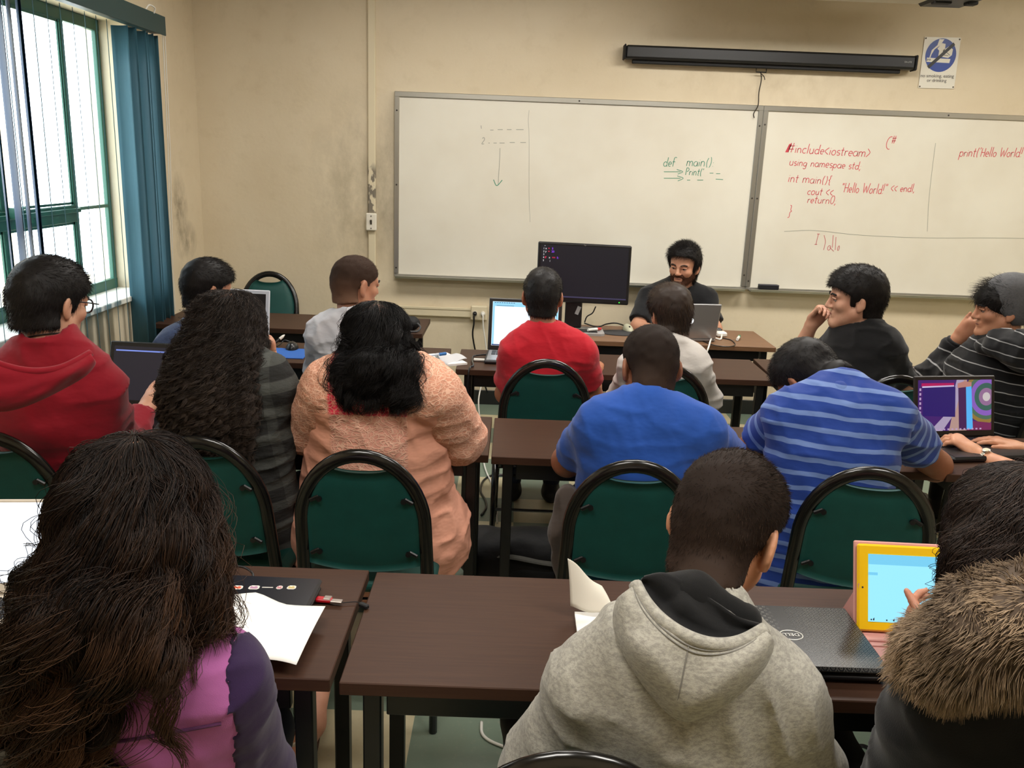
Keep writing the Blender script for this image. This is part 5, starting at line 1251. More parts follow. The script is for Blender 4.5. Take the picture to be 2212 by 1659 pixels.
        V2, Q2 = strands_mesh(St, np.array([1., .9, .6, .15])*r); lv = s.loc(V[:, 0], V[:, 1], V[:, 2])[2]; kf = lambda q: fadetint*np.clip((.045-q)/.12, 0, 1)**1.3
        tint = np.clip(np.concatenate([.25*(1-.4*fadetint)+kf(lv), np.repeat(RNG.random(n)**1.5*(1-.6*fadetint)+kf(lz), m*3)]), 0, 1)
        s.hair_o = s.T.partmesh(name, raw_mesh(name, np.concatenate([V, V2])-s.T.loc, np.concatenate([Q, Q2+len(V)]), mt, attr=tint)); s.hair_f = f
        return s
def flow_hair(pr, mt, vol, n=4500, steps=46, ds=.013, wave=(.010, .085), seed=1, depth=(-.008, .010), endz=None, core=.016, root=None, guides=170, clump=.6, r=.0011, flick=.0, tiptint=.35, fly=.04, vox=.008, name='hair', jit=.15, tipr=.3, cut=(), length=None, clips=(), avoid=None):
    """long hair: a dark core of the hair volume and waved strands that run down over it"""
    rng = np.random.default_rng(seed)
    f = Field(vol, list(clips)); 
    inner = Field(vol, list(clips), lambda x, y, z: core + .012*(vnoise(x*38, y*38, z*16)-.5)); V, Q = inner.mesh(vox)
    Vs, Qs = f.mesh(.012); top = pr.H[2] + (.0 if root is None else root)
    p, g = surface_points(Vs, Qs, n, keep=lambda c: (c[:, 2] > top)*(.35+np.clip((c[:, 2]-top)/.1, 0, 1)))
    dt = rng.uniform(depth[0], depth[1], n); crown = pr.q(0, -.02, .12)
    X = np.empty((n, steps, 3)); prev = np.zeros((n, 3)); p = p.copy()
    for i in range(steps):
        X[:, i] = p; d, gg = grad(f.ev, p, .003)
        down = np.array((0, 0, -1.)); tn = down - gg*(gg @ down)[:, None]; h = p-crown; h[:, 2] = 0; h /= np.linalg.norm(h, axis=1, keepdims=True)+1e-6
        wt = np.clip(gg[:, 2], 0, 1)[:, None]**2; tn = tn + h*wt*1.2; hang = (gg[:, 2] < -.55)[:, None]; tn = np.where(hang, down, tn)
        tn /= np.linalg.norm(tn, axis=1, keepdims=True)+1e-6; dr = tn if i == 0 else .55*prev+.45*tn; dr /= np.linalg.norm(dr, axis=1, keepdims=True)+1e-6
        p = p + dr*ds; cor = np.clip(d-dt, -.02, .02)[:, None]*gg*.35; p = p - np.where(hang, 0, cor); prev = dr
        if avoid is not None:
            da, ga = grad(avoid, p, .004); p = p + ga*np.clip(.004-da, 0, .02)[:, None]
    # locks: strands gather round guide strands
    gi = rng.choice(n, guides, replace=False); own = gi[np.argmin(((X[:, None, 6]-X[gi][None, :, 6])**2).sum(-1), 1)]
    sarc = np.linspace(0, 1, steps); off = X[:, :1]-X[own][:, :1]
    tgt = X[own] + off*(1-.80*sarc)[None, :, None]; w = (clump*np.clip(sarc*1.8, 0, 1))[None, :, None]; X = X*(1-w)+tgt*w
    ph = rng.uniform(0, 6.28, n)[own] + rng.normal(0, jit, n); am = wave[0]*rng.uniform(.5, 1.4, n)[own]*np.where(rng.random(n) < fly, 2.4, 1); lam = wave[1]*rng.uniform(.75, 1.35, n)[own]
    arcl = sarc*ds*steps; T = np.gradient(X, axis=1); T /= np.linalg.norm(T, axis=2, keepdims=True)+1e-9
    u = np.cross(T, np.array((.2, 1., .1))); u /= np.linalg.norm(u, axis=2, keepdims=True)+1e-9; wv = np.cross(T, u)
    A = am[:, None]*np.clip(arcl[None]/.14, .06, 1.); th = ph[:, None]+2*np.pi*arcl[None]/lam[:, None]
    X = X + A[..., None]*(np.cos(th)[..., None]*u + .8*np.sin(th)[..., None]*wv)
    # individual lengths: resample each strand up to its own end
    z_end = (endz(X[:, 0, 0], rng.random(n)) if endz is not None else np.full(n, -9.)); fr = np.ones(n)
    below = X[:, :, 2] < z_end[:, None]; gr = rng.random(n)[own]
    for xl, zl, pr_ in cut: below |= (X[:, :, 0] > xl) & (X[:, :, 2] < zl + .02*(gr[:, None]-.5)) & (((gr*7.3) % 1) < pr_)[:, None]
    has = below.any(1); fr[has] = np.maximum(below[has].argmax(1), 4)/(steps-1)
    if length is not None: fr = np.minimum(fr, rng.uniform(*length, n))
    si = fr[:, None]*np.linspace(0, 1, steps)[None]*(steps-1); i0 = np.minimum(si.astype(int), steps-2); ft = (si-i0)[..., None]; ar = np.arange(n)[:, None]
    X = X[ar, i0]*(1-ft)+X[ar, i0+1]*ft
    if avoid is not None:
        q = X.reshape(-1, 3); da, ga = grad(avoid, q, .004); X = (q + ga*np.clip(.003-da, 0, .04)[:, None]).reshape(X.shape)
    V2, Q2 = strands_mesh(X, np.concatenate([np.linspace(.8, 1, 6), np.ones(steps-14), np.linspace(1, .25, 8)])*r)
    ti = (rng.random(n)**2*tipr)[:, None] + rng.uniform(0, tiptint, n)[own][:, None]*np.clip(sarc*1.3-.2, 0, 1)[None]
    tint = np.concatenate([np.zeros(len(V)), np.repeat(np.clip(ti, 0, 1).ravel(), 3)])
    return pr.T.partmesh(name, raw_mesh(name, np.concatenate([V, V2])-pr.T.loc, np.concatenate([Q, Q2+len(V)]), mt, attr=tint))
def on_surface(sf, px, py, off=0., start=.6, tmax=2.2):
    """points of a garment seen at pixels, lifted off it towards the viewer"""
    px, py, off = np.broadcast_arrays(np.asarray(px, float), np.asarray(py, float), np.asarray(off, float)); sh = px.shape
    D = np.array([unit(_v(at(a, b, Y=1.))-_v(CPOS)) for a, b in zip(px.ravel(), py.ravel())]); T = np.full(len(D), start)
    for _ in range(70):
        q = _v(CPOS)+D*T[:, None]; k = sf.ev(q[:, 0], q[:, 1], q[:, 2]); T = np.minimum(T+np.where(k < .001, 0, np.clip(k, .0005, .2)*.85), tmax)
    return (_v(CPOS)+D*(T-off.ravel())[:, None]).reshape(sh+(3,))
def curve(pts, n):
    c = np.array(bez([(x, y, 0) for x, y in pts], 10))[:, :2]; d = np.concatenate([[0], np.cumsum(np.linalg.norm(np.diff(c, axis=0), axis=1))]); t = np.linspace(0, d[-1], n)
    return np.stack([np.interp(t, d, c[:, 0]), np.interp(t, d, c[:, 1])], 1)
NU, NV = 41, 23
def hood_patch(pr, rim, low, mt, tmax, scale=1., rimr=.0105, seam=True, wr=.007, stitch=True):
    """a hood lying open on the back: cloth between its rim and its lower seam"""
    RIM, LOW = curve(rim, NU), curve(low, NU)
    uu, vv = np.meshgrid(np.linspace(0, 1, NU), np.linspace(0, 1, NV)); PX = RIM[None, :, :]*(1-vv[..., None]) + LOW[None, :, :]*vv[..., None]
    endf = np.clip(1-np.abs(2*uu-1)**3.0, 0, 1); lift = .008 + scale*(.034+.022*np.sin(np.pi*np.clip(vv*.85+.1, 0, 1)))*(1-vv**7)*(.35+.65*endf) + wr*(vnoise(uu*5+2, vv*3.2+uu*2, vv*0+1.)-.5)
    if seam: lift = lift - .010*np.exp(-((uu-.50)/.025)**2)*vv*(1-vv)*1.6
    Gd = on_surface(pr.sf, PX[..., 0], PX[..., 1], lift, tmax=tmax)
    for _ in range(3): Gd[:, 1:-1] = .5*Gd[:, 1:-1]+.25*(Gd[:, :-2]+Gd[:, 2:]); Gd[1:-1] = .5*Gd[1:-1]+.25*(Gd[:-2]+Gd[2:])
    m = MB(); m.raw(Gd.reshape(-1, 3), [(j*NU+i, (j+1)*NU+i, (j+1)*NU+i+1, j*NU+i+1) for j in range(NV-1) for i in range(NU-1)])
    o = pr.T.part('hood', m, mt, smooth=True, sub=1, solid=.010); m = MB(); m.tube(Gd[0], rimr, 10); pr.T.part('hood_rim', m, mt, parent=o, smooth=True)
    return o, Gd, RIM
def fld_part(pr, name, prims, mt, vox=.006, warp=None, clips=(), parent=None, label=None):
    f = Field(prims, list(clips), warp); V, Q = f.mesh(vox); return pr.T.partmesh(name, raw_mesh(name, V-pr.T.loc, Q, mt), parent, label)
def Y_(px, py, Y): return _v(at(px, py, Y=Y))
HB = hairm('hair_black', (12, 11, 11), (42, 36, 34)); HBR = hairm('hair_dark_brown', (24, 17, 13), (78, 58, 44)); HBZ = hairm('hair_cropped', (28, 23, 21), (118, 88, 70), .7, .1); HBD = hairm('hair_cropped_dark', (21, 18, 17), (72, 55, 45), .7, .1)
M_trk = cloth('trousers_black', (18, 18, 20)); M_trd = cloth('trousers_denim', (34, 42, 60)); M_trg = cloth('trousers_grey', (70, 66, 62))
# ---- the bearded man at the desk
p1 = Person('person with a dark beard and black polo shirt sitting behind the desk, facing the class', (1478, 574, 5.40), [(1524, 648, 5.48), (1402, 645, 5.46)], [(1543, 712, 5.34), (1377, 708, 5.30)], [(1500, 716, 5.18), (1440, 716, 5.16)], (1.08, 5.72, .50), hy=211, hp=8, hr=-2, hs=1.04, skin=(196, 146, 118), vox=.006, legdir=math.pi, g=dict(chest=.16), N=(1466, 622, 5.48))
p1.body(eyes=True).shirt(cloth('polo_black', (20, 21, 24), .15, fold=.3), .014, upto=.78, amp=.008, seed=3, collar=cloth('polo_black', (20, 21, 24)), neckr=.07, neckdrop=.01).trousers(M_trk)
p1.short_hair(HB, .018, .030, 6500, nape=-.095, front=.090, side=-.012, ears=True, lift=.08, fade=.10, tops=.006, forward=.3, jit=.13, r=.0006)
nd = unit(p1.q(0, -.02, -.05)-p1.N)
def beard(pr, mt, t, n, L, top=-.026):
    def reg(x, y, z):
        lx, ly, lz = pr.loc(x, y, z); return np.maximum(np.maximum(lz-top-.5*np.clip(np.abs(lx)-.035, 0, .05), -.006-ly), np.where((np.abs(lx) < .022) & (lz > -.072) & (lz < -.052) & (ly > .085), .004, -1.))
    Bp = [pr.ell((0, .030, -.030), (.061, .062, .078), t), pr.hc((0, .080, -.096), (0, .078, -.101), .0215+t, .0215+t, .02), pr.hc((-.02, .088, -.047), (.02, .088, -.047), .0075+t, .0075+t, .01)] + [pr.hc((e*.050, .012, -.055), (e*.014, .078, -.099), .0225+t, .0195+t, .025) for e in (-1, 1)]
    f = Field(Bp, [reg], lambda x, y, z: .0025*(vnoise(x*160, y*160, z*160)-.5)); V, Q = f.mesh(.004); p, nn = surface_points(V, Q, n); ln = RNG.uniform(.5, 1.2, n)*L
    St = p[:, None] + (nn*.5+np.array((0, 0, -.8)))[:, None]*ln[:, None, None]*np.linspace(0, 1, 3)[None, :, None]; V2, Q2 = strands_mesh(St, np.array([1, .8, .2])*.0007)
    pr.T.partmesh('beard', raw_mesh('beard', np.concatenate([V, V2])-pr.T.loc, np.concatenate([Q, Q2+len(V)]), mt, attr=np.concatenate([np.full(len(V), .4), np.repeat(RNG.random(n), 9)])))
beard(p1, hairm('beard_brown', (34, 21, 15), (92, 58, 42), .7, .1), .0022, 2000, .008)
m = MB(); m.tube(bez([p1.q(.0, .02, .13), p1.q(-.03, .06, .155), p1.q(-.05, .07, .15)]), [.0012]*16+[.0004], 5); m.tube(bez([p1.q(.01, .01, .13), p1.q(-.01, .05, .15), p1.q(-.015, .07, .148)]), .0009, 5); p1.T.part('stray_hair', m, HB, parent=p1.hair_o)
for e in (-1, 1):
    c = p1.N + nd*.012; m = MB(); m.prism([(0, 0), (.065, -.008), (.062, -.05), (.012, -.062)], c+p1.ac*e*.012+p1.fw*.066, p1.ac*e, p1.up*.8-p1.fw*.35, .004); p1.T.part('collar_flap', m, cloth('polo_black', (20, 21, 24)), parent=p1.shirt_o)

# ---- third row
p2 = Person('person in a faded blue hoodie by the curtain, half hidden by long curly hair', (448, 622, 3.80), [(372, 752, 3.74), (520, 752, 3.78)], [(335, 820, 3.90), (545, 820, 3.95)], [(395, 800, 4.12), (520, 795, 4.15)], (-1.30, 3.80, .50), hy=48, hp=12, hs=1.0, vox=.008, N=(440, 715, 3.76))
blu = cloth('faded_blue_knit', (88, 104, 142), .2, heather=(72, 84, 116), fold=.4)
p2.body().shirt(blu, .020, upto=1.95, amp=.010, seed=5, neckr=.075).trousers(M_trd).short_hair(HB, .013, .018, 5200, nape=-.095, lift=.2, jit=.18, r=.0006)
fld_part(p2, 'hood', [Cone(Y_(398, 735, 3.70), Y_(440, 750, 3.62), .055, .06, k=.03), Cone(Y_(440, 750, 3.62), Y_(490, 735, 3.68), .06, .05, k=.03), Cone(Y_(375, 745, 3.72), Y_(412, 712, 3.74), .045, .03, k=.03)], blu, .008, p2.folds(.012, seed=2))
m = MB(); m.tube(bez([Y_(408, 705, 3.74), Y_(414, 695, 3.73), Y_(420, 684, 3.74)]), .012, 8); p2.T.part('undershirt', m, mat('lime_cotton', (140, 190, 60), .8))
p3 = Person('person with a faded buzz cut and white collared shirt, third row', (767, 614, 3.82), [(696, 722, 3.74), (836, 722, 3.78)], [(688, 800, 3.92), (862, 800, 3.95)], [(730, 785, 4.15), (830, 785, 4.18)], (-.66, 3.80, .50), hy=50, hp=8, hs=1.03, skin=(178, 128, 100), vox=.0065, N=(763, 692, 3.76))
wsh = cloth('white_cotton', (206, 206, 212), .06, fold=.6)
p3.body(eyes=True).shirt(wsh, .016, .03, 1.95, amp=.009, amp2=.007, seed=8, neckr=.072).trousers(M_trk).short_hair(HBZ, .0035, .006, 4600, nape=-.088, lift=.6, fade=.3, front=.060, fadetint=.75, r=.0005)
nd = unit(p3.q(0, -.02, -.05)-p3.N); fld_part(p3, 'collar', [Cone(p3.N+nd*.0, p3.N+nd*.045, .076, .072, k=.01, cap=True), Cone(p3.N-nd*.05, p3.N+nd*.12, .064, .062, k=.006, op='-')], wsh, .005, parent=p3.shirt_o)
p4 = Person('person in a red T-shirt with short black hair in the middle of the third row', (1172, 640, 3.83), [(1114, 762, 3.76), (1258, 764, 3.76)], [(1092, 850, 3.86), (1280, 856, 3.86)], [(1120, 800, 4.12), (1288, 800, 4.10)], (.14, 3.80, .50), hy=3, hp=8, hs=1.0, skin=(170, 112, 82), vox=.0065, N=(1176, 718, 3.78), neck=.95)
red = cloth('red_cotton', (196, 28, 44), .1, fold=.55)
p4.body().shirt(red, .012, .018, .68, amp=.006, amp2=.005, seed=11, collar=red, neckr=.064).trousers(M_trd).short_hair(HB, .009, .012, 3400, nape=-.092, lift=.35, fade=.2, jit=.2)
m = MB(); w_ = p4.WR+unit(p4.ER-p4.WR)*.05; d_ = unit(p4.WR-p4.ER); a_ = unit(np.cross(d_, (0, 0, 1))); b_ = np.cross(d_, a_); m.tube([w_+a_*.031*math.cos(t)+b_*.031*math.sin(t) for t in np.linspace(0, 6.28, 20, endpoint=False)], .006, 6, closed=True); p4.T.part('wristband', m, M_blk2)
p5 = Person('person in a pale grey shirt with brown hair in front of the silver laptop', (1448, 678, 3.86), [(1372, 792, 3.74), (1500, 792, 3.74)], [(1340, 862, 3.88), (1528, 862, 3.88)], [(1400, 815, 4.12), (1480, 815, 4.12)], (.70, 3.80, .50), hy=-14, hp=12, hs=.97, skin=(190, 134, 104), vox=.0065, N=(1444, 752, 3.78))
gry = cloth('pale_cotton', (204, 198, 192), .06, fold=.5)
p5.body().shirt(gry, .014, .022, 1.9, amp=.010, seed=14, collar=gry, neckr=.064).trousers(M_trd).short_hair(HBR, .017, .030, 6500, nape=-.085, lift=.12, fade=.25, tops=.006, jit=.16, r=.0006)
p6 = Person('person in a black T-shirt resting his mouth on one hand, third row', (1849, 646, 3.78), [(1792, 772, 3.88), (1916, 752, 3.68)], [(1722, 770, 4.04), (1958, 850, 3.74)], [(1752, 704, 3.97), (1890, 835, 4.0)], (1.52, 3.78, .50), hy=-78, hp=4, hs=1.06, skin=(196, 150, 124), vox=.0055, N=(1862, 716, 3.77), g=dict(chest=.165, waist=.15),
            hands=dict(L=dict(D=Y_(1786, 662, 3.92)-Y_(1750, 704, 3.97), T=(-.2, -.3, .9), N=(.75, -.2, -.6), curl=(.95, .75, .3), thumb=(.75, .25, .5), per=(0, .05, .12, .2))), bow=.035)
p6.body(eyes=True).shirt(cloth('black_cotton', (15, 15, 17), .1, fold=.35), .014, .03, .70, amp=.010, seed=17, collar=cloth('black_cotton', (15, 15, 17)), neckr=.064).trousers(M_trd).short_hair(HB, .016, .016, 6500, nape=-.080, lift=.20, r=.0006, jit=.18, fade=.25, tops=.008, front=.068, forward=.6)
p7 = Person('person in a grey beanie and black striped hoodie, chin on one hand', (2164, 668, 3.78), [(2085, 802, 3.86), (2226, 785, 3.66)], [(2008, 812, 4.03), (2275, 880, 3.75)], [(2068, 733, 3.95), (2200, 860, 4.0)], (2.14, 3.78, .50), hy=-80, hp=6, hs=1.02, skin=(186, 134, 104), vox=.0055, N=(2172, 738, 3.76),
            hands=dict(L=dict(D=Y_(2112, 700, 3.88)-Y_(2066, 736, 3.95), T=(.2, -.4, .8), N=(.6, .3, -.7), curl=(.5, .8, .5), thumb=(.85, .4, .2))), bow=.04)
def stripe_mat(name, base, line, axis, org, period, duty, fold=.3, soft=.02, wob=.0):
    def f(t):
        p = t.pos(); d = t.vmath('DOT_PRODUCT', t.vmath('SUBTRACT', p, tuple(org)).outputs[0], tuple(axis)).outputs[1]
        if wob: d = t.math('ADD', d, t.math('MULTIPLY', t.math('SUBTRACT', t.noise(p, 7, 2), .5), wob))
        fr = t.math('FRACT', t.math('ADD', t.math('DIVIDE', d, period), 50.)); k = t.ramp(fr, [(0, (1,1,1)), (duty, (1,1,1)), (duty+soft, (0,0,0)), (1-soft, (0,0,0))])
        n = t.noise(t.objc(), 16, 4); b = t.mix(t.math('MULTIPLY', n, .3), lin(base), lin(tuple(v*.75 for v in base)))
        setc(t, t.mix(k, b, lin(line)))
        nb = t.bump(t.noise(t.objc(), 900, 2), .25, .002); setn(t, t.bump(t.noise(t.mapping(t.objc(), (1, 1, 1.8), (.35, .5, 0)), 8, 3, .5), fold*.6, .03, nb)); t.b.inputs['Sheen Weight'].default_value = .15
    return mat(name, base, .85, 0, .25, f)
bst = stripe_mat('black_stripe_knit', (16, 16, 18), (150, 150, 150), p7.up, p7.P, .046, .08, wob=.02)
p7.body(eyes=True).shirt(bst, .020, .03, 1.0, amp=.012, seed=20, neckr=.075, sleeves=False).trousers(M_trk)
for i, (E_, W_, S_) in enumerate(((p7.EL, p7.WL, p7.SL), (p7.ER, p7.WR, p7.SR))):
    fld_part(p7, 'sleeve', [Cone(S_, E_, .073, .066, k=.03), Cone(E_, E_+(W_-E_)*.9, .062, .046, k=.03, cap=True)], stripe_mat('black_stripe_sleeve_%d' % i, (16, 16, 18), (150, 150, 150), unit(W_-E_)*.8+unit(E_-S_)*.2, E_, .05, .08, wob=.03), .0065, p7.folds(.014, seed=4), parent=p7.shirt_o)
fld_part(p7, 'cuff', [Cone(p7.EL+(p7.WL-p7.EL)*.80, p7.EL+(p7.WL-p7.EL)*.97, .044, .042, k=.01, cap=True)], cloth('black_rib', (14, 14, 16)), .005, parent=p7.shirt_o)
fld_part(p7, 'hood', [Cone(Y_(2160, 745, 3.62), Y_(2215, 760, 3.54), .06, .08, k=.04), Cone(Y_(2130, 750, 3.72), Y_(2165, 745, 3.64), .045, .055, k=.03), Cone(Y_(2215, 760, 3.54), Y_(2260, 745, 3.6), .08, .06, k=.04)], bst, .008, p7.folds(.014, seed=6))
p7.short_hair(HB, .012, .035, 2200, nape=-.06, front=.035, lift=.5, jit=.5, forward=1.4, burn=False)
fld_part(p7, 'beanie', [p7.ell((0, -.030, .045), (.074, .092, .088), .026), p7.ell((0, -.075, .030), (.070, .075, .085), .022), p7.ell((0, -.05, .0), (.070, .080, .07), .016)], cloth('grey_knit', (96, 96, 98), .2, 500, heather=(78, 78, 80)), .006, lambda x, y, z: .003*(vnoise(x*40, y*40, z*40)-.5),
         [lambda x, y, z: (lambda l: np.maximum((l[1]*.75-l[2]*.66)-.022, -.062-l[2]))(p7.loc(x, y, z))*1.0])
M_ste = mat('lens_frame', (24, 14, 18), .3)

# ---- second row
p8 = Person('person in a red hoodie and glasses typing on the dark laptop', (108, 652, 2.58), [(10, 832, 2.50), (212, 842, 2.54)], [(-30, 985, 2.72), (262, 968, 2.76)], [(60, 930, 2.98), (312, 886, 2.97)], (-1.37, 2.60, .50), hy=24, hp=14, hs=1.04, skin=(206, 156, 128), vox=.0055, N=(112, 748, 2.54),
            hands=dict(R=dict(D=(.5, .55, .5), T=(-.8, .3, .45), N=(-.1, 0, -1), curl=(.35, .55, .4), thumb=(.7, .6, .3))), bow=.03)
rdh = cloth('crimson_fleece', (144, 12, 32), .12, fold=.5)
p8.body(eyes=True).shirt(rdh, .020, .026, 1.82, amp=.010, seed=23, neckr=.078).trousers(M_trd)
p8.short_hair(HB, .014, .015, 9000, nape=-.088, lift=.28, fade=.12, jit=.2, r=.0005)
hood_patch(p8, [(-60, 742), (-20, 778), (30, 796), (80, 802), (130, 795), (168, 778), (196, 762)], [(-80, 780), (-70, 840), (-20, 886), (30, 884), (80, 866), (140, 836), (190, 806), (206, 780)], rdh, 2.62, 1.05, .010, seam=False, wr=.022)
fld_part(p8, 'cuff', [Cone(p8.ER+(p8.WR-p8.ER)*.70, p8.ER+(p8.WR-p8.ER)*.90, .047, .043, k=.01, cap=True)], rdh, .005, p8.folds(.004), parent=p8.shirt_o)
m = MB(); nd = unit(p8.q(0, -.02, -.05)-p8.N); c = p8.N+nd*.03; b_ = np.cross(nd, p8.ac); m.tube([c+p8.ac*.064*math.cos(t)+b_*.066*math.sin(t)+nd*.012*math.sin(t+2.2) for t in np.linspace(0, 6.28, 30, endpoint=False)], .0022, 5, closed=True); p8.T.part('necklace', m, mat('black_cord', (20, 16, 14), .8))
gl = MB()
for e in (-1, 1):
    gl.tube(bez([p8.q(e*.080, -.01, .010), p8.q(e*.080, .05, .012), p8.q(e*.072, .105, .012)]), .0022, 6)
    gl.tube([p8.q(e*.038+.033*math.cos(t)*(1 if abs(math.cos(t)) < .8 else .97), .108-.010*abs(math.cos(t)+e), .003+.020*math.sin(t)) for t in np.linspace(0, 6.28, 24, endpoint=False)], .0026, 6, closed=True)
gl.tube([p8.q(-.006, .110, .008), p8.q(.006, .110, .008)], .002, 6); go = p8.T.part('glasses', gl, M_ste, smooth=True)
for e in (-1, 1):
    m = MB(); m.prism([(.032*math.cos(t), .019*math.sin(t)) for t in np.linspace(0, 6.28, 24, endpoint=False)], p8.q(e*.038, .106, .003), p8.R @ np.array((1, -.12*e, 0)), p8.R @ np.array((0, 0, 1)), .001); p8.T.part('lens', m, M_glass, parent=go)

p9 = Person('person with very long dark curly hair and a grey plaid shirt, second row', (498, 718, 2.62), [(425, 838, 2.52), (585, 838, 2.54)], [(385, 945, 2.72), (628, 935, 2.72)], [(430, 925, 2.98), (588, 800, 2.80)], (-.85, 2.60, .50), hy=10, hp=14, hs=.98, skin=(196, 142, 112), vox=.0055, N=(505, 790, 2.54), arm=1.08,
            hands=dict(R=dict(D=(-.05, .1, 1), T=(-.5, .8, .1), N=(-.9, -.3, 0), curl=(.6, .9, .6), thumb=(.8, .3, .3))))
def plaid_build(t):
    p = t.pos(); s_ = t.add('ShaderNodeSeparateXYZ'); t.link(t.mapping(p, (1,1,1), (0, .12, 0)), s_.inputs[0])
    fz = t.math('FRACT', t.math('ADD', t.math('DIVIDE', s_.outputs[2], .078), 50.)); fx = t.math('FRACT', t.math('ADD', t.math('DIVIDE', s_.outputs[0], .085), 50.))
    a = t.ramp(fz, [(0, (1,1,1)), (.42, (1,1,1)), (.47, (0,0,0)), (.97, (0,0,0))]); b = t.ramp(fx, [(0, (1,1,1)), (.30, (1,1,1)), (.34, (0,0,0)), (.97, (0,0,0))])
    f = t.math('ADD', t.math('MULTIPLY', a, .6), t.math('MULTIPLY', b, .3))
    setc(t, t.mix(f, lin((42, 42, 41)), lin((82, 84, 80)))); setn(t, t.bump(t.noise(t.objc(), 800, 2), .25, .002, t.bump(t.noise(t.mapping(t.objc(), (1, 1, 2.2)), 10, 4), .5, .03)))
M_plaid = mat('grey_plaid_flannel', (60, 60, 58), .9, 0, .2, plaid_build)
p9.body().shirt(M_plaid, .018, .026, 1.9, amp=.012, seed=26, neckr=.07).trousers(M_trd)
nd = unit(p9.q(0, -.02, -.05)-p9.N)
vol9 = [p9.ell((0, -.012, .030), (.074, .098, .086), .016), Cone(Y_(486, 730, 2.58), Y_(470, 800, 2.52), .098, .122, k=.05, n=(0, 1, 0), sq=.85), Cone(Y_(470, 800, 2.50), Y_(450, 880, 2.44), .122, .124, k=.05, n=(0, 1, 0), sq=.6), Cone(Y_(450, 880, 2.43), Y_(438, 912, 2.42), .124, .090, k=.05, n=(0, 1, 0), sq=.5), Cone(Y_(535, 740, 2.60), Y_(550, 790, 2.56), .040, .034, k=.04)]
flow_hair(p9, hairm('hair_curly_dark', (28, 23, 21), (118, 100, 88)), vol9, 13000, 44, .0115, (.0125, .042), 3, (-.018, .006), endz=lambda x, r: .80+.10*r**2, core=.018, guides=520, clump=.92, r=.00050, tiptint=.40, fly=.03, jit=.10, root=-.04)
t_ = Thing('pen', 'white tipped pen held in the raised hand of the person with curly hair', 'pen', p9.WR+np.array((.0, .03, .06)))
d_ = unit(np.array(Y_(608, 728, 2.82))-np.array(Y_(588, 745, 2.80))); c_ = Y_(594, 741, 2.815); M_ = Vector((0, 0, 1)).rotation_difference(Vector(d_)).to_matrix().to_4x4()
m = MB(); m.lathe([(.001, -.05), (.0045, -.045), (.0045, .02), (.001, .02)], c_, 10, M_); t_.part('barrel', m, M_blk)
m = MB(); m.lathe([(.002, .02), (.0052, .021), (.005, .033), (.0012, .043)], c_, 10, M_); t_.part('tip', m, mat('charger_white', (226, 224, 216), .35))

p10 = Person('person in a peach lace top with long black wavy hair, second row', (815, 742, 2.62), [(722, 840, 2.50), (926, 846, 2.50)], [(668, 925, 2.62), (992, 945, 2.64)], [(745, 945, 2.92), (930, 945, 2.95)], (-.42, 2.67, .50), hy=0, hp=16, hs=1.0, skin=(206, 150, 124), N=(822, 795, 2.55), g=dict(chest=.185, waist=.200, hip=.255, flat=.74), arm=1.42, bow=.02, vox=.007)
def lace_nodes(t, p, sc=30):
    q = t.vmath('ADD', p, t.vmath('SCALE', t.add('ShaderNodeTexNoise').outputs['Color']).outputs[0]); 
    nz = t.add('ShaderNodeTexNoise'); nz.inputs['Scale'].default_value = 14; t.link(p, nz.inputs['Vector'])
    sc_ = t.vmath('SCALE', nz.outputs['Color']); sc_.inputs['Scale'].default_value = .05; q = t.vmath('ADD', p, sc_.outputs[0]).outputs[0]
    vo = t.add('ShaderNodeTexVoronoi', feature='DISTANCE_TO_EDGE'); vo.inputs['Scale'].default_value = sc; t.link(t.mapping(q, (1, 1, 1.7)), vo.inputs['Vector'])
    v2 = t.add('ShaderNodeTexVoronoi'); v2.inputs['Scale'].default_value = sc*.5; t.link(t.mapping(q, (1, 1, 1.3)), v2.inputs['Vector'])
    rings = t.math('SINE', t.math('MULTIPLY', v2.outputs['Distance'], 26.)); e = t.ramp(vo.outputs['Distance'], [(.03, (1,1,1)), (.10, (0,0,0))])
    return t.math('MAXIMUM', e, t.math('MULTIPLY', t.ramp(rings, [(.62, (0,0,0)), (.9, (1,1,1))]), .8))
def lace_build(t):
    l = lace_nodes(t, t.pos(), 52); setc(t, t.mix(l, lin((214, 152, 126)), lin((238, 190, 164)))); setn(t, t.bump(l, .45, .003, t.bump(t.noise(t.objc(), 900, 2), .2, .002)))
M_lace = mat('peach_lace', (222, 160, 130), .8, 0, .25, lace_build)
c10 = p10.P
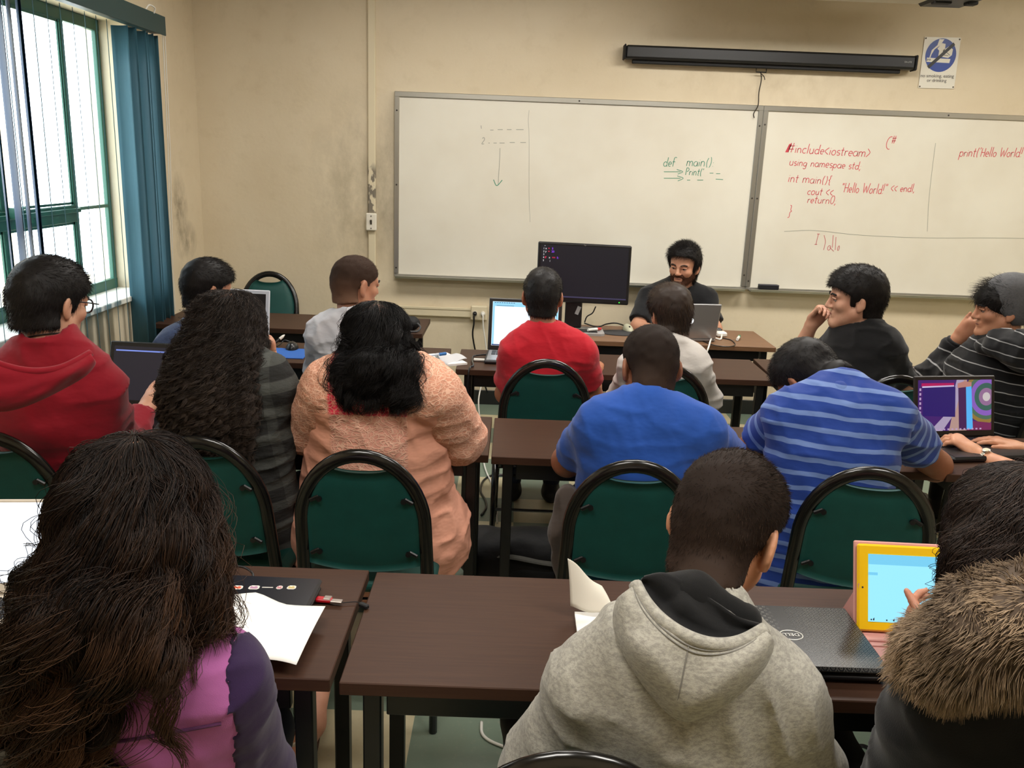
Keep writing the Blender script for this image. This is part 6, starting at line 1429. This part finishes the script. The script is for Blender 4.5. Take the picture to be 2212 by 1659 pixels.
def peach_build(t):
    p = t.pos(); s_ = t.add('ShaderNodeSeparateXYZ'); t.link(p, s_.inputs[0]); l = lace_nodes(t, p, 48)
    cx_ = float(Y_(795, 950, 2.42)[0]); zt = float(Y_(790, 897, 2.42)[2])
    inx = t.ramp(t.math('ABSOLUTE', t.math('SUBTRACT', s_.outputs[0], cx_)), [(.112, (1,1,1)), (.115, (0,0,0))])
    yoke = t.ramp(t.math('SUBTRACT', s_.outputs[2], zt-.0), [(0, (0,0,0)), (.004, (1,1,1))])
    plain = t.mix(t.noise(t.objc(), 9, 3), lin((236, 172, 146)), lin((226, 158, 132)))
    pan = t.mix(l, lin((226, 160, 140)), lin((240, 190, 166))); pink = t.mix(l, lin((228, 62, 84)), lin((238, 150, 132)))
    lacey = t.mix(yoke, pan, pink); body = t.mix(inx, plain, lacey); 
    upl = t.mix(l, lin((214, 152, 126)), lin((238, 190, 164))); sheer = t.mix(yoke, body, t.mix(inx, upl, pink)); setc(t, sheer)
    hb = t.math('MULTIPLY', l, t.math('MAXIMUM', inx, yoke)); setn(t, t.bump(hb, .5, .004, t.bump(t.noise(t.mapping(t.objc(), (1, 1, 2)), 8, 3), .35, .03)))
M_peach = mat('peach_jersey', (228, 156, 126), .8, 0, .25, peach_build)
p10.body().shirt(M_peach, .014, .020, 1., amp=.010, amp2=.007, seed=29, neckr=.075, neckdrop=.02, sleeves=False, hem=.16,
    extra=[Ell(p10.P+np.array((-.13, .03, .0)), (.17, .20, .17), k=.06), Ell(p10.P+np.array((.13, .03, .0)), (.18, .20, .17), k=.06), Ell(p10.P+np.array((0, -.05, -.02)), (.22, .17, .11), k=.06)]).trousers(cloth('peach_skirt', (206, 140, 118), .1), ext=.02)
for i, (S_, E_, W_) in enumerate(((p10.SL, p10.EL, p10.WL), (p10.SR, p10.ER, p10.WR))):
    fld_part(p10, 'sleeve', [Cone(S_-p10.ac*(-.01 if i else .01), E_, .090, .082, k=.03), Cone(E_, E_+(W_-E_)*.8, .080, .055, k=.03, cap=True)], M_lace, .0065, p10.folds(.006, seed=i), parent=p10.shirt_o)
vol10 = [p10.ell((0, -.012, .030), (.074, .098, .086), .014), Cone(Y_(812, 745, 2.58), Y_(812, 795, 2.52), .072, .072, k=.05, n=(0, 1, 0), sq=.85), Cone(Y_(815, 785, 2.50), Y_(820, 828, 2.42), .072, .074, k=.05, n=(0, 1, 0), sq=.5), Cone(Y_(795, 810, 2.42), Y_(798, 832, 2.41), .068, .044, k=.04, n=(0, 1, 0), sq=.45), Cone(Y_(868, 790, 2.50), Y_(888, 830, 2.45), .026, .018, k=.04), Cone(Y_(742, 800, 2.48), Y_(735, 838, 2.45), .022, .014, k=.04)]
flow_hair(p10, hairm('hair_jet', (10, 9, 9), (40, 33, 31)), vol10, 10000, 38, .0115, (.0115, .105), 5, (-.012, .003), endz=lambda x, r: .985+.09*r**2, core=.012, guides=75, clump=.86, r=.00048, tiptint=.35, fly=.05, root=-.03, avoid=p10.sf.ev)

p11 = Person('person in a plain blue T-shirt with cropped hair leaning on the table', (1406, 792, 2.62), [(1292, 922, 2.52), (1512, 932, 2.52)], [(1226, 996, 2.74), (1588, 1000, 2.76)], [(1330, 960, 2.98), (1480, 965, 3.0)], (.40, 2.60, .50), hy=-8, hp=16, hs=1.04, skin=(150, 98, 72), skinf=(120, 70, 52), vox=.006, N=(1396, 872, 2.54), g=dict(chest=.165, waist=.150, hip=.165), arm=1.1, bow=.035)
b11 = cloth('royal_blue_cotton', (38, 84, 174), .1, fold=.5)
p11.body().shirt(b11, .012, .018, .72, amp=.006, amp2=.004, seed=32, collar=b11, neckr=.072).trousers(M_trk).short_hair(HBD, .005, .006, 8000, nape=-.090, lift=.6, fade=.5, fadetint=.55, r=.0005)
p12 = Person('person in a blue striped polo shirt with the head bowed on the table', (1745, 818, 2.84), [(1696, 900, 2.62), (1924, 900, 2.58)], [(1602, 992, 2.84), (2020, 1006, 2.82)], [(1720, 945, 3.05), (1890, 955, 3.05)], (.99, 2.56, .50), hy=-28, hp=48, hr=-10, hs=1.04, skin=(154, 100, 72), skinf=(126, 76, 54), vox=.006, N=(1806, 852, 2.68), g=dict(chest=.175, waist=.165, hip=.17), arm=1.14, bow=.05)
sm12 = stripe_mat('blue_striped_cotton', (32, 62, 142), (104, 128, 182), p12.up*.9+np.array((0, 0, .2)), p12.P+p12.up*.012, .050, .30, .35, .04, .03)
p12.body().shirt(sm12, .012, .018, 1., amp=.008, amp2=.006, seed=35, neckr=.068, sleeves=False).trousers(M_trk).short_hair(HB, .013, .016, 8000, nape=-.075, lift=.3, fade=.3, jit=.22, r=.0005)
for i, (S_, E_) in enumerate(((p12.SL, p12.EL), (p12.SR, p12.ER))):
    fld_part(p12, 'sleeve', [Cone(S_, S_+(E_-S_)*(.44 if i == 0 else .58), .072, .075, k=.03, cap=True)], stripe_mat('blue_striped_sleeve_%d' % i, (32, 62, 142), (104, 128, 182), unit(E_-S_), S_, .048, .30, .3, .04, .02), .0065, p12.folds(.007, seed=i+3), parent=p12.shirt_o)
fld_part(p12, 'collar', [Cone(Y_(1765, 872, 2.66), Y_(1815, 845, 2.60), .030, .026, k=.02), Cone(Y_(1815, 845, 2.60), Y_(1855, 850, 2.63), .026, .024, k=.02)], sm12, .006, p12.folds(.006), parent=p12.shirt_o)
p13 = Person('person at the right edge whose hands rest on the colourful laptop', (2440, 760, 2.62), [(2340, 930, 2.52), (2560, 930, 2.52)], [(2270, 1050, 2.70), (2600, 1050, 2.75)], [(2124, 988, 2.95), (2222, 974, 3.04)], (2.0, 2.60, .50), hy=-15, hp=15, skin=(208, 152, 118), vox=.0045,
             hands=dict(L=dict(D=Y_(2076, 948, 3.01)-Y_(2128, 986, 2.95), T=(.55, .75, .1), N=(-.15, -.05, -1), curl=(.55, .7, .3), thumb=(.7, .5, .4)), R=dict(D=Y_(2150, 950, 3.07)-Y_(2222, 974, 3.04), T=(-.3, -.75, .0), N=(.0, .1, -1), curl=(.10, .25, .2), thumb=(.9, .45, .1), spread=1.2)), g=dict(chest=.15), arm=.95, handscale=1.12)
p13.body().shirt(cloth('maroon_cotton', (92, 40, 48), .1), .014, .02, .7).trousers(M_trd)
flow_hair(p13, HBR, [p13.ell((0, -.012, .030), (.074, .098, .086), .022), Cone(p13.q(0, -.04, 0), p13.q(0, -.09, -.2), .085, .09, k=.04)], 5000, 26, .013, endz=lambda x, r: .9+.05*r, guides=90, core=.010, r=.0005, root=-.03)
d_ = unit(p13.WL-p13.EL); c_ = p13.WL-d_*.012; a_ = unit(np.cross(d_, (0, 0, 1))); b_ = np.cross(a_, d_)
m = MB(); rw = .0315
for k in range(22):
    t = k/22*2*np.pi; m.box(c_+a_*rw*math.cos(t)+b_*rw*.86*math.sin(t), (.0035, .0085, .013), Matrix((list(a_*math.cos(t)+b_*math.sin(t)), list(-a_*math.sin(t)+b_*math.cos(t)), list(d_))).transposed(), .0012)
M_steel = mat('watch_steel', (196, 190, 176), .22, .9); t_ = Thing('wristwatch', 'silver bracelet wristwatch on the left wrist at the colourful laptop', 'watch', c_-np.array((0, 0, .03))); t_.part('bracelet', m, M_steel)
b2 = unit(b_+a_*-.25); M_ = Vector((0, 0, 1)).rotation_difference(Vector(b2)).to_matrix().to_4x4(); m = MB(); m.lathe([(.001, 0), (.0135, 0), (.0145, .003), (.0135, .007), (.0115, .0075), (.0005, .0070)], c_+b2*.029, 22, M_); t_.part('case', m, M_steel, smooth=False)
m = MB(); m.lathe([(.0005, .0072), (.0112, .0072), (.0112, .0078), (.0005, .0080)], c_+b2*.029, 22, M_); t_.part('dial', m, mat('dial_cream', (226, 216, 190), .2))

# ---- first row
p14 = Person('person with long brown wavy hair and a purple and pink top', (300, 1132, 1.20), [(85, 1462, 1.12), (474, 1484, 1.10)], [(-70, 1650, 1.22), (552, 1695, 1.20)], [(120, 1500, 1.46), (470, 1480, 1.45)], (-.55, 1.20, .50), hy=-6, hp=16, hs=1.02, skin=(196, 142, 116), N=(285, 1370, 1.13), vox=.007, g=dict(chest=.145, waist=.14), arm=1.0, bow=.03)
M_pk = cloth('orchid_jersey', (176, 98, 160), .1, fold=.35); M_pu = cloth('deep_purple_jersey', (46, 24, 66), .15, fold=.35)
p14.body().shirt(M_pk, .012, .016, 1.9, amp=.006, amp2=.005, seed=38, neckr=.07).trousers(M_trd, spread=.05)
RZ = np.array([Y_(*q)[[0, 2]] for q in ((338, 1300, 1.06), (352, 1348, 1.03), (409, 1422, 1.0), (453, 1475, 1.0), (475, 1553, 1.0), (484, 1614, 1.0), (470, 1700, 1.0), (470, 2400, 1.0))])
for e in (-1, 1):
    cxn = float(p14.N[0])
    def rag(x, y, z, e=e):
        xb = np.interp(-z, -RZ[:, 1], RZ[:, 0])-cxn; return (xb - e*(x-cxn))*.8
    f = Field(p14.torso_prims(.0145, .0185) + p14.arm_prims(.0151, 1.9), [rag], p14.sf.warp); V, Q = f.mesh(.0065); p14.T.partmesh('sleeve', raw_mesh('sleeve', V-p14.T.loc, Q, M_pu), parent=p14.shirt_o)
pts = on_surface(p14.sf, np.linspace(90, 478, 40), 1625-np.linspace(0, 1, 40)**1.2*62, .001)
m = MB(); m.tube(pts, .0026, 6); p14.T.part('seam', m, cloth('seam_purple', (92, 46, 88)), parent=p14.shirt_o)
vol14 = [p14.ell((0, -.012, .030), (.074, .098, .086), .017), Cone(Y_(297, 1150, 1.17), Y_(285, 1240, 1.12), .086, .096, k=.05, n=(0, 1, 0), sq=.9), Cone(Y_(268, 1250, 1.09), Y_(168, 1400, 1.02), .090, .068, k=.05, n=(0, 1, 0), sq=.6), Cone(Y_(168, 1400, .99), Y_(120, 1540, .985), .066, .060, k=.05, n=(0, 1, 0), sq=.45), Cone(Y_(425, 1190, 1.16), Y_(452, 1320, 1.10), .028, .014, k=.04), Cone(Y_(330, 1300, 1.05), Y_(335, 1420, 1.0), .030, .018, k=.03), Cone(Y_(335, 1420, 1.0), Y_(385, 1560, .985), .018, .010, k=.02), Cone(Y_(120, 1250, 1.13), Y_(75, 1400, 1.08), .036, .036, k=.04)]
flow_hair(p14, hairm('hair_brown_wavy', (18, 13, 12), (108, 74, 50)), vol14, 15000, 56, .0112, (.0150, .115), 7, (-.014, .004), endz=lambda x, r: .79+.26*r**1.6, core=.012, guides=170, clump=.90, r=.00045, tiptint=.62, fly=.03, root=-.04, avoid=p14.sf.ev, jit=.12, tipr=.18, cut=[(Y_(410, 1420, 1.02)[0], Y_(410, 1425, 1.02)[2], 1.), (Y_(300, 1420, 1.0)[0], Y_(300, 1455, 1.0)[2], .62), (Y_(220, 1420, 1.0)[0], Y_(300, 1540, 1.0)[2], .55)])

p15 = Person('person in a light grey hoodie with cropped hair at the nearest table', (1566, 1140, 1.34), [(1296, 1482, 1.21), (1664, 1518, 1.22)], [(1178, 1650, 1.26), (1722, 1655, 1.28)], [(1330, 1420, 1.50), (1600, 1450, 1.48)], (.235, 1.30, .50), hy=37, hp=20, hr=4, hs=1.03, skin=(200, 146, 112), skinf=(186, 104, 74), N=(1500, 1352, 1.23), vox=.006, g=dict(chest=.145, waist=.15, hip=.16), bow=.03)
ghd = cloth('heather_grey_fleece', (176, 172, 160), .06, heather=(140, 137, 128), fold=.25, weave=700)
p15.body(eyes=True).shirt(ghd, .022, .030, 1.9, amp=.007, amp2=.009, seed=41, neckr=.080, neckdrop=.01, vox=.0065).trousers(M_trk, spread=.16, reach=.40)
p15.short_hair(HBD, .0055, .010, 16000, nape=-.088, lift=.40, fade=.45, tops=.003, jit=.22, r=.00042, fadetint=.35)
# the hood lies open on the back: a shield of cloth between its rim and its lower seam, with the black lining inside
hood_o, Gd, RIM = hood_patch(p15, [(1372, 1262), (1390, 1296), (1420, 1332), (1462, 1364), (1510, 1386), (1556, 1394), (1604, 1386), (1652, 1360)], [(1340, 1290), (1326, 1330), (1340, 1392), (1384, 1468), (1430, 1526), (1468, 1558), (1500, 1556), (1560, 1524), (1624, 1470), (1662, 1416), (1668, 1378)], ghd, 1.36)
rimc = Gd[0]
for j, r_ in ((2, .0012), (3, .0012)):
    m = MB(); q = Gd[j]*.9+Gd[j+1]*.1 if j == 2 else Gd[j]*.6+Gd[j+1]*.4; vd = q-_v(CPOS); vd /= np.linalg.norm(vd, axis=1)[:, None]; m.tube(q-vd*.0058, r_, 5); p15.T.part('stitching', m, cloth('seam_grey', (128, 125, 118)), parent=hood_o, smooth=True)
q = Gd[2:, NU//2]; vd = q-_v(CPOS); vd /= np.linalg.norm(vd, axis=1)[:, None]; m = MB(); m.tube(q-vd*.0052, .0013, 5); p15.T.part('centre_seam', m, cloth('seam_grey', (128, 125, 118)), parent=hood_o, smooth=True)
# lining: from the rim down into the hood and up again to the neck
INN = on_surface(p15.sf, *curve([(1392, 1246), (1436, 1238), (1490, 1262), (1545, 1300), (1598, 1334), (1644, 1350)], NU).T, .012, tmax=1.36)
NL = 12; INP = curve([(1392, 1246), (1436, 1238), (1490, 1262), (1545, 1300), (1598, 1334), (1644, 1350)], NU); tl = np.linspace(0, 1, NL)[:, None]
PL = RIM[None]*(1-tl[..., None]) + INP[None]*tl[..., None]; L_ = on_surface(p15.sf, PL[..., 0], PL[..., 1], .010+.004*np.sin(tl*9+np.linspace(0, 7, NU)[None]), tmax=1.36); wl = np.clip(1-tl*4, 0, 1)[..., None]; L_ = L_*(1-wl)+rimc[None]*wl
m = MB(); m.raw(L_.reshape(-1, 3), [(j*NU+i, j*NU+i+1, (j+1)*NU+i+1, (j+1)*NU+i) for j in range(NL-1) for i in range(NU-1)])
p15.T.part('hood_lining', m, cloth('black_lining', (12, 12, 13), .2, fold=.5), parent=hood_o, smooth=True, solid=.004)
fld_part(p15, 'neck_lining', [Cone(Y_(1420, 1274, 1.215), Y_(1500, 1284, 1.195), .026, .030, k=.03), Cone(Y_(1500, 1284, 1.195), Y_(1612, 1338, 1.185), .030, .024, k=.03)], cloth('black_lining', (12, 12, 13)), .006, parent=hood_o)

p16 = Person('person with long dark hair and a fur collar on a black coat', (2208, 1184, 1.26), [(2084, 1500, 1.17), (2388, 1500, 1.17)], [(2010, 1690, 1.24), (2458, 1680, 1.25)], [(2028, 1412, 1.48), (2318, 1420, 1.46)], (.82, 1.26, .50), hy=-8, hp=14, hs=1.0, skin=(190, 132, 106), N=(2222, 1370, 1.18), vox=.0055, g=dict(chest=.155, waist=.15), arm=1.15, handscale=.95,
             hands=dict(L=dict(D=Y_(1972, 1348, 1.56)-Y_(2028, 1412, 1.48), T=(-.2, -.5, .85), N=(.5, .6, -.4), curl=(.5, .6, .4), thumb=(.75, .6, -.1))))
M_coat = cloth('black_wool', (13, 13, 15), .2, 400)
p16.body().shirt(M_coat, .026, .034, 1.55, amp=.009, seed=44, neckr=.08, name='coat').trousers(M_trk)
vol16 = [p16.ell((0, -.012, .030), (.074, .098, .086), .017), Cone(Y_(2213, 1165, 1.23), Y_(2198, 1250, 1.19), .088, .090, k=.05, n=(0, 1, 0), sq=.85), Cone(Y_(2198, 1250, 1.17), Y_(2198, 1330, 1.12), .092, .086, k=.05, n=(0, 1, 0), sq=.6), Cone(Y_(2128, 1210, 1.24), Y_(2098, 1290, 1.25), .028, .018, k=.04)]
flow_hair(p16, hairm('hair_dark_wavy', (32, 24, 21), (112, 88, 74)), vol16, 12000, 38, .0110, (.008, .075), 9, (-.012, .004), endz=lambda x, r: 1.0+.03*r, core=.010, guides=160, clump=.6, r=.00042, tiptint=.2, fly=.04, root=-.03)
ring = [Y_(2020, 1420, 1.17), Y_(2043, 1420, 1.08), Y_(2118, 1400, 1.015), Y_(2218, 1375, .99), Y_(2318, 1375, 1.02), Y_(2418, 1400, 1.10), Y_(2428, 1400, 1.22), Y_(2258, 1400, 1.33), Y_(2098, 1410, 1.29)]
FUR = [Cone(a, b, .052, .052, k=.03) for a, b in zip(ring, ring[1:]+ring[:1])] + [Cone(a, b, .050, .050, k=.04) for a, b in ((Y_(2068, 1370, 1.14), Y_(2138, 1335, 1.07)), (Y_(2138, 1335, 1.07), Y_(2228, 1320, 1.05)), (Y_(2228, 1320, 1.05), Y_(2358, 1330, 1.09)))]
ff = Field(FUR, [], lambda x, y, z: .012*(vnoise(x*30, y*30, z*30)-.5)); V, Q = ff.mesh(.007); nf = 30000
pp, nn = surface_points(V, Q, nf); cl = np.stack([vnoise(pp[:, 0]*28+k, pp[:, 1]*28, pp[:, 2]*28+5*k)-.5 for k in (0, 3, 7)], 1)
d_ = nn*.75 + np.array((-.15, -.1, -.55)) + cl*1.9 + RNG.normal(0, .16, nn.shape); d_ = d_ + nn*np.clip(.45-(d_*nn).sum(1), 0, 3)[:, None]; d_ /= np.linalg.norm(d_, axis=1, keepdims=True); ln = RNG.uniform(.014, .030, nf)
tt = np.linspace(0, 1, 5)[None, :, None]; St = pp[:, None]-nn[:, None]*.004 + d_[:, None]*ln[:, None, None]*tt + np.array((0, 0, -1.))*(ln*.30)[:, None, None]*tt**2
V2, Q2 = strands_mesh(St, np.array([.8, 1, .9, .6, .15])*.00075)
band = vnoise(pp[:, 0]*14, pp[:, 1]*14, pp[:, 2]*14); ti = np.clip(np.linspace(.0, 1.05, 5)[None]*(.35+.8*band[:, None])+RNG.normal(0, .08, (nf, 1)), 0, 1)
p16.T.partmesh('fur_collar', raw_mesh('fur_collar', np.concatenate([V, V2])-p16.T.loc, np.concatenate([Q, Q2+len(V)]), hairm('brown_fur', (44, 32, 26), (182, 156, 126), .65), attr=np.concatenate([np.full(len(V), .12), np.repeat(ti.ravel(), 3)])))

# ---- bag on the floor and jacket on the chair
bg_ = Thing('backpack', 'black backpack lying on the floor under the table of the blue T-shirt', 'bag', (.10, 3.32, 0))
def lump(T, name, prims, mt, vox=.008, warp=None, clips=()):
    V, Q = Field(prims, list(clips), warp).mesh(vox); return T.partmesh(name, raw_mesh(name, V-T.loc, Q, mt))
M_bag = cloth('black_nylon', (14, 14, 16), .2, 500, .6, fold=.4)
nz = lambda x, y, z: .014*(vnoise(x*14, y*14, z*14)-.5)
lump(bg_, 'body', [Ell((.06, 3.30, .12), (.24, .15, .125), k=.04), Ell((.16, 3.26, .13), (.17, .14, .13), k=.05), Ell((-.10, 3.36, .13), (.10, .09, .09), k=.04)], M_bag, .009, nz, [lambda x, y, z: .004-z])
lump(bg_, 'pocket', [Ell((.15, 3.16, .10), (.13, .05, .075), k=.03)], M_bag, .008, nz, [lambda x, y, z: .004-z])
m = MB(); m.tube(bez([(-.05, 3.24, .15), (.04, 3.15, .19), (.16, 3.12, .185), (.26, 3.13, .17)]), .02, 8, flat=((0, 0, 1), .3)); bg_.part('strap', m, mat('strap_olive', (58, 56, 48), .8))
m = MB(); m.box((-.115, 3.27, .15), (.012, .008, .03)); bg_.part('tag', m, mat('charger_white', (226, 224, 216), .35))
jk = Thing('jacket', 'brown grey jacket hanging from the chair of the blue T-shirt', 'jacket', (.165, 2.5, .35))
M_jk = cloth('taupe_canvas', (74, 64, 58), .15, 500, fold=.6)
A_, B_, C_, D_ = Y_(1228, 1075, 2.50), Y_(1222, 1150, 2.47), Y_(1212, 1225, 2.46), Y_(1215, 1290, 2.46)
lump(jk, 'jacket_body', [Cone(A_, B_, .035, .042, k=.04), Cone(B_, C_, .042, .022, k=.03), Cone(C_, D_, .022, .016, k=.02), Cone(B_+np.array((.01, .1, 0)), D_+np.array((.02, .1, 0)), .03, .03, k=.04)], M_jk, .006, lambda x, y, z: -.012*(1-np.abs(2*vnoise(x*26, y*26, z*9)-1))**2+.003)
# the sandalled foot tucked back under the chair of the person in peach
ft = at(650, 1608, Z=.06); fx, fy = ft.x, ft.y
V, Q = Field([Cone((fx+.01, fy+.10, .055), (fx, fy-.04, .045), .034, .034, k=.02), Cone((fx+.01, fy+.10, .055), (fx+.02, fy+.42, .40), .034, .055, k=.03)] + [Cone((fx+dx, fy-.05, .035), (fx+dx*1.2, fy-.095+abs(dx-.02)*.5, .028), .011, .010, k=.005) for dx in (-.03, -.014, .002, .016, .030)]).mesh(.005)
fo = p10.T.partmesh('bare_foot', raw_mesh('bare_foot', V-p10.T.loc, Q, p10.skin))
m = MB(); m.box((fx, fy, .014), (.085, .24, .018), Matrix.Rotation(.1, 4, 'Z'), .006); so_ = p10.T.part('sandal', m, mat('sandal_brown', (84, 50, 38), .6))
m = MB(); m.tube([(fx-.043, fy-.03, .02), (fx-.035, fy-.03, .062), (fx, fy-.028, .083), (fx+.035, fy-.025, .062), (fx+.043, fy-.025, .02)], .011, 8, flat=((0, 1, 0), .5)); p10.T.part('sandal_strap', m, mat('strap_pale', (206, 200, 196), .35), parent=so_)
# ------------------------------------------------------------------ repeats of a kind share a group
GROUPS = {'person': 'people in the class', 'laptop': 'laptops on the tables', 'paper': 'loose papers on the tables', 'cable': 'cables and cords', 'marker': 'markers and pens', 'mouse': 'computer mice', 'mouse pad': 'mouse pads',
          'whiteboard': 'whiteboards on the front wall', 'notebook': 'notebooks on the tables', 'adapter': 'power adapters', 'cable raceway': 'cable raceways on the front wall', 'cord': 'hanging cords'}
for o in list(S.objects):
    if o.parent is None and o.get('category') in GROUPS and not o.get('group'): o['group'] = GROUPS[o['category']]
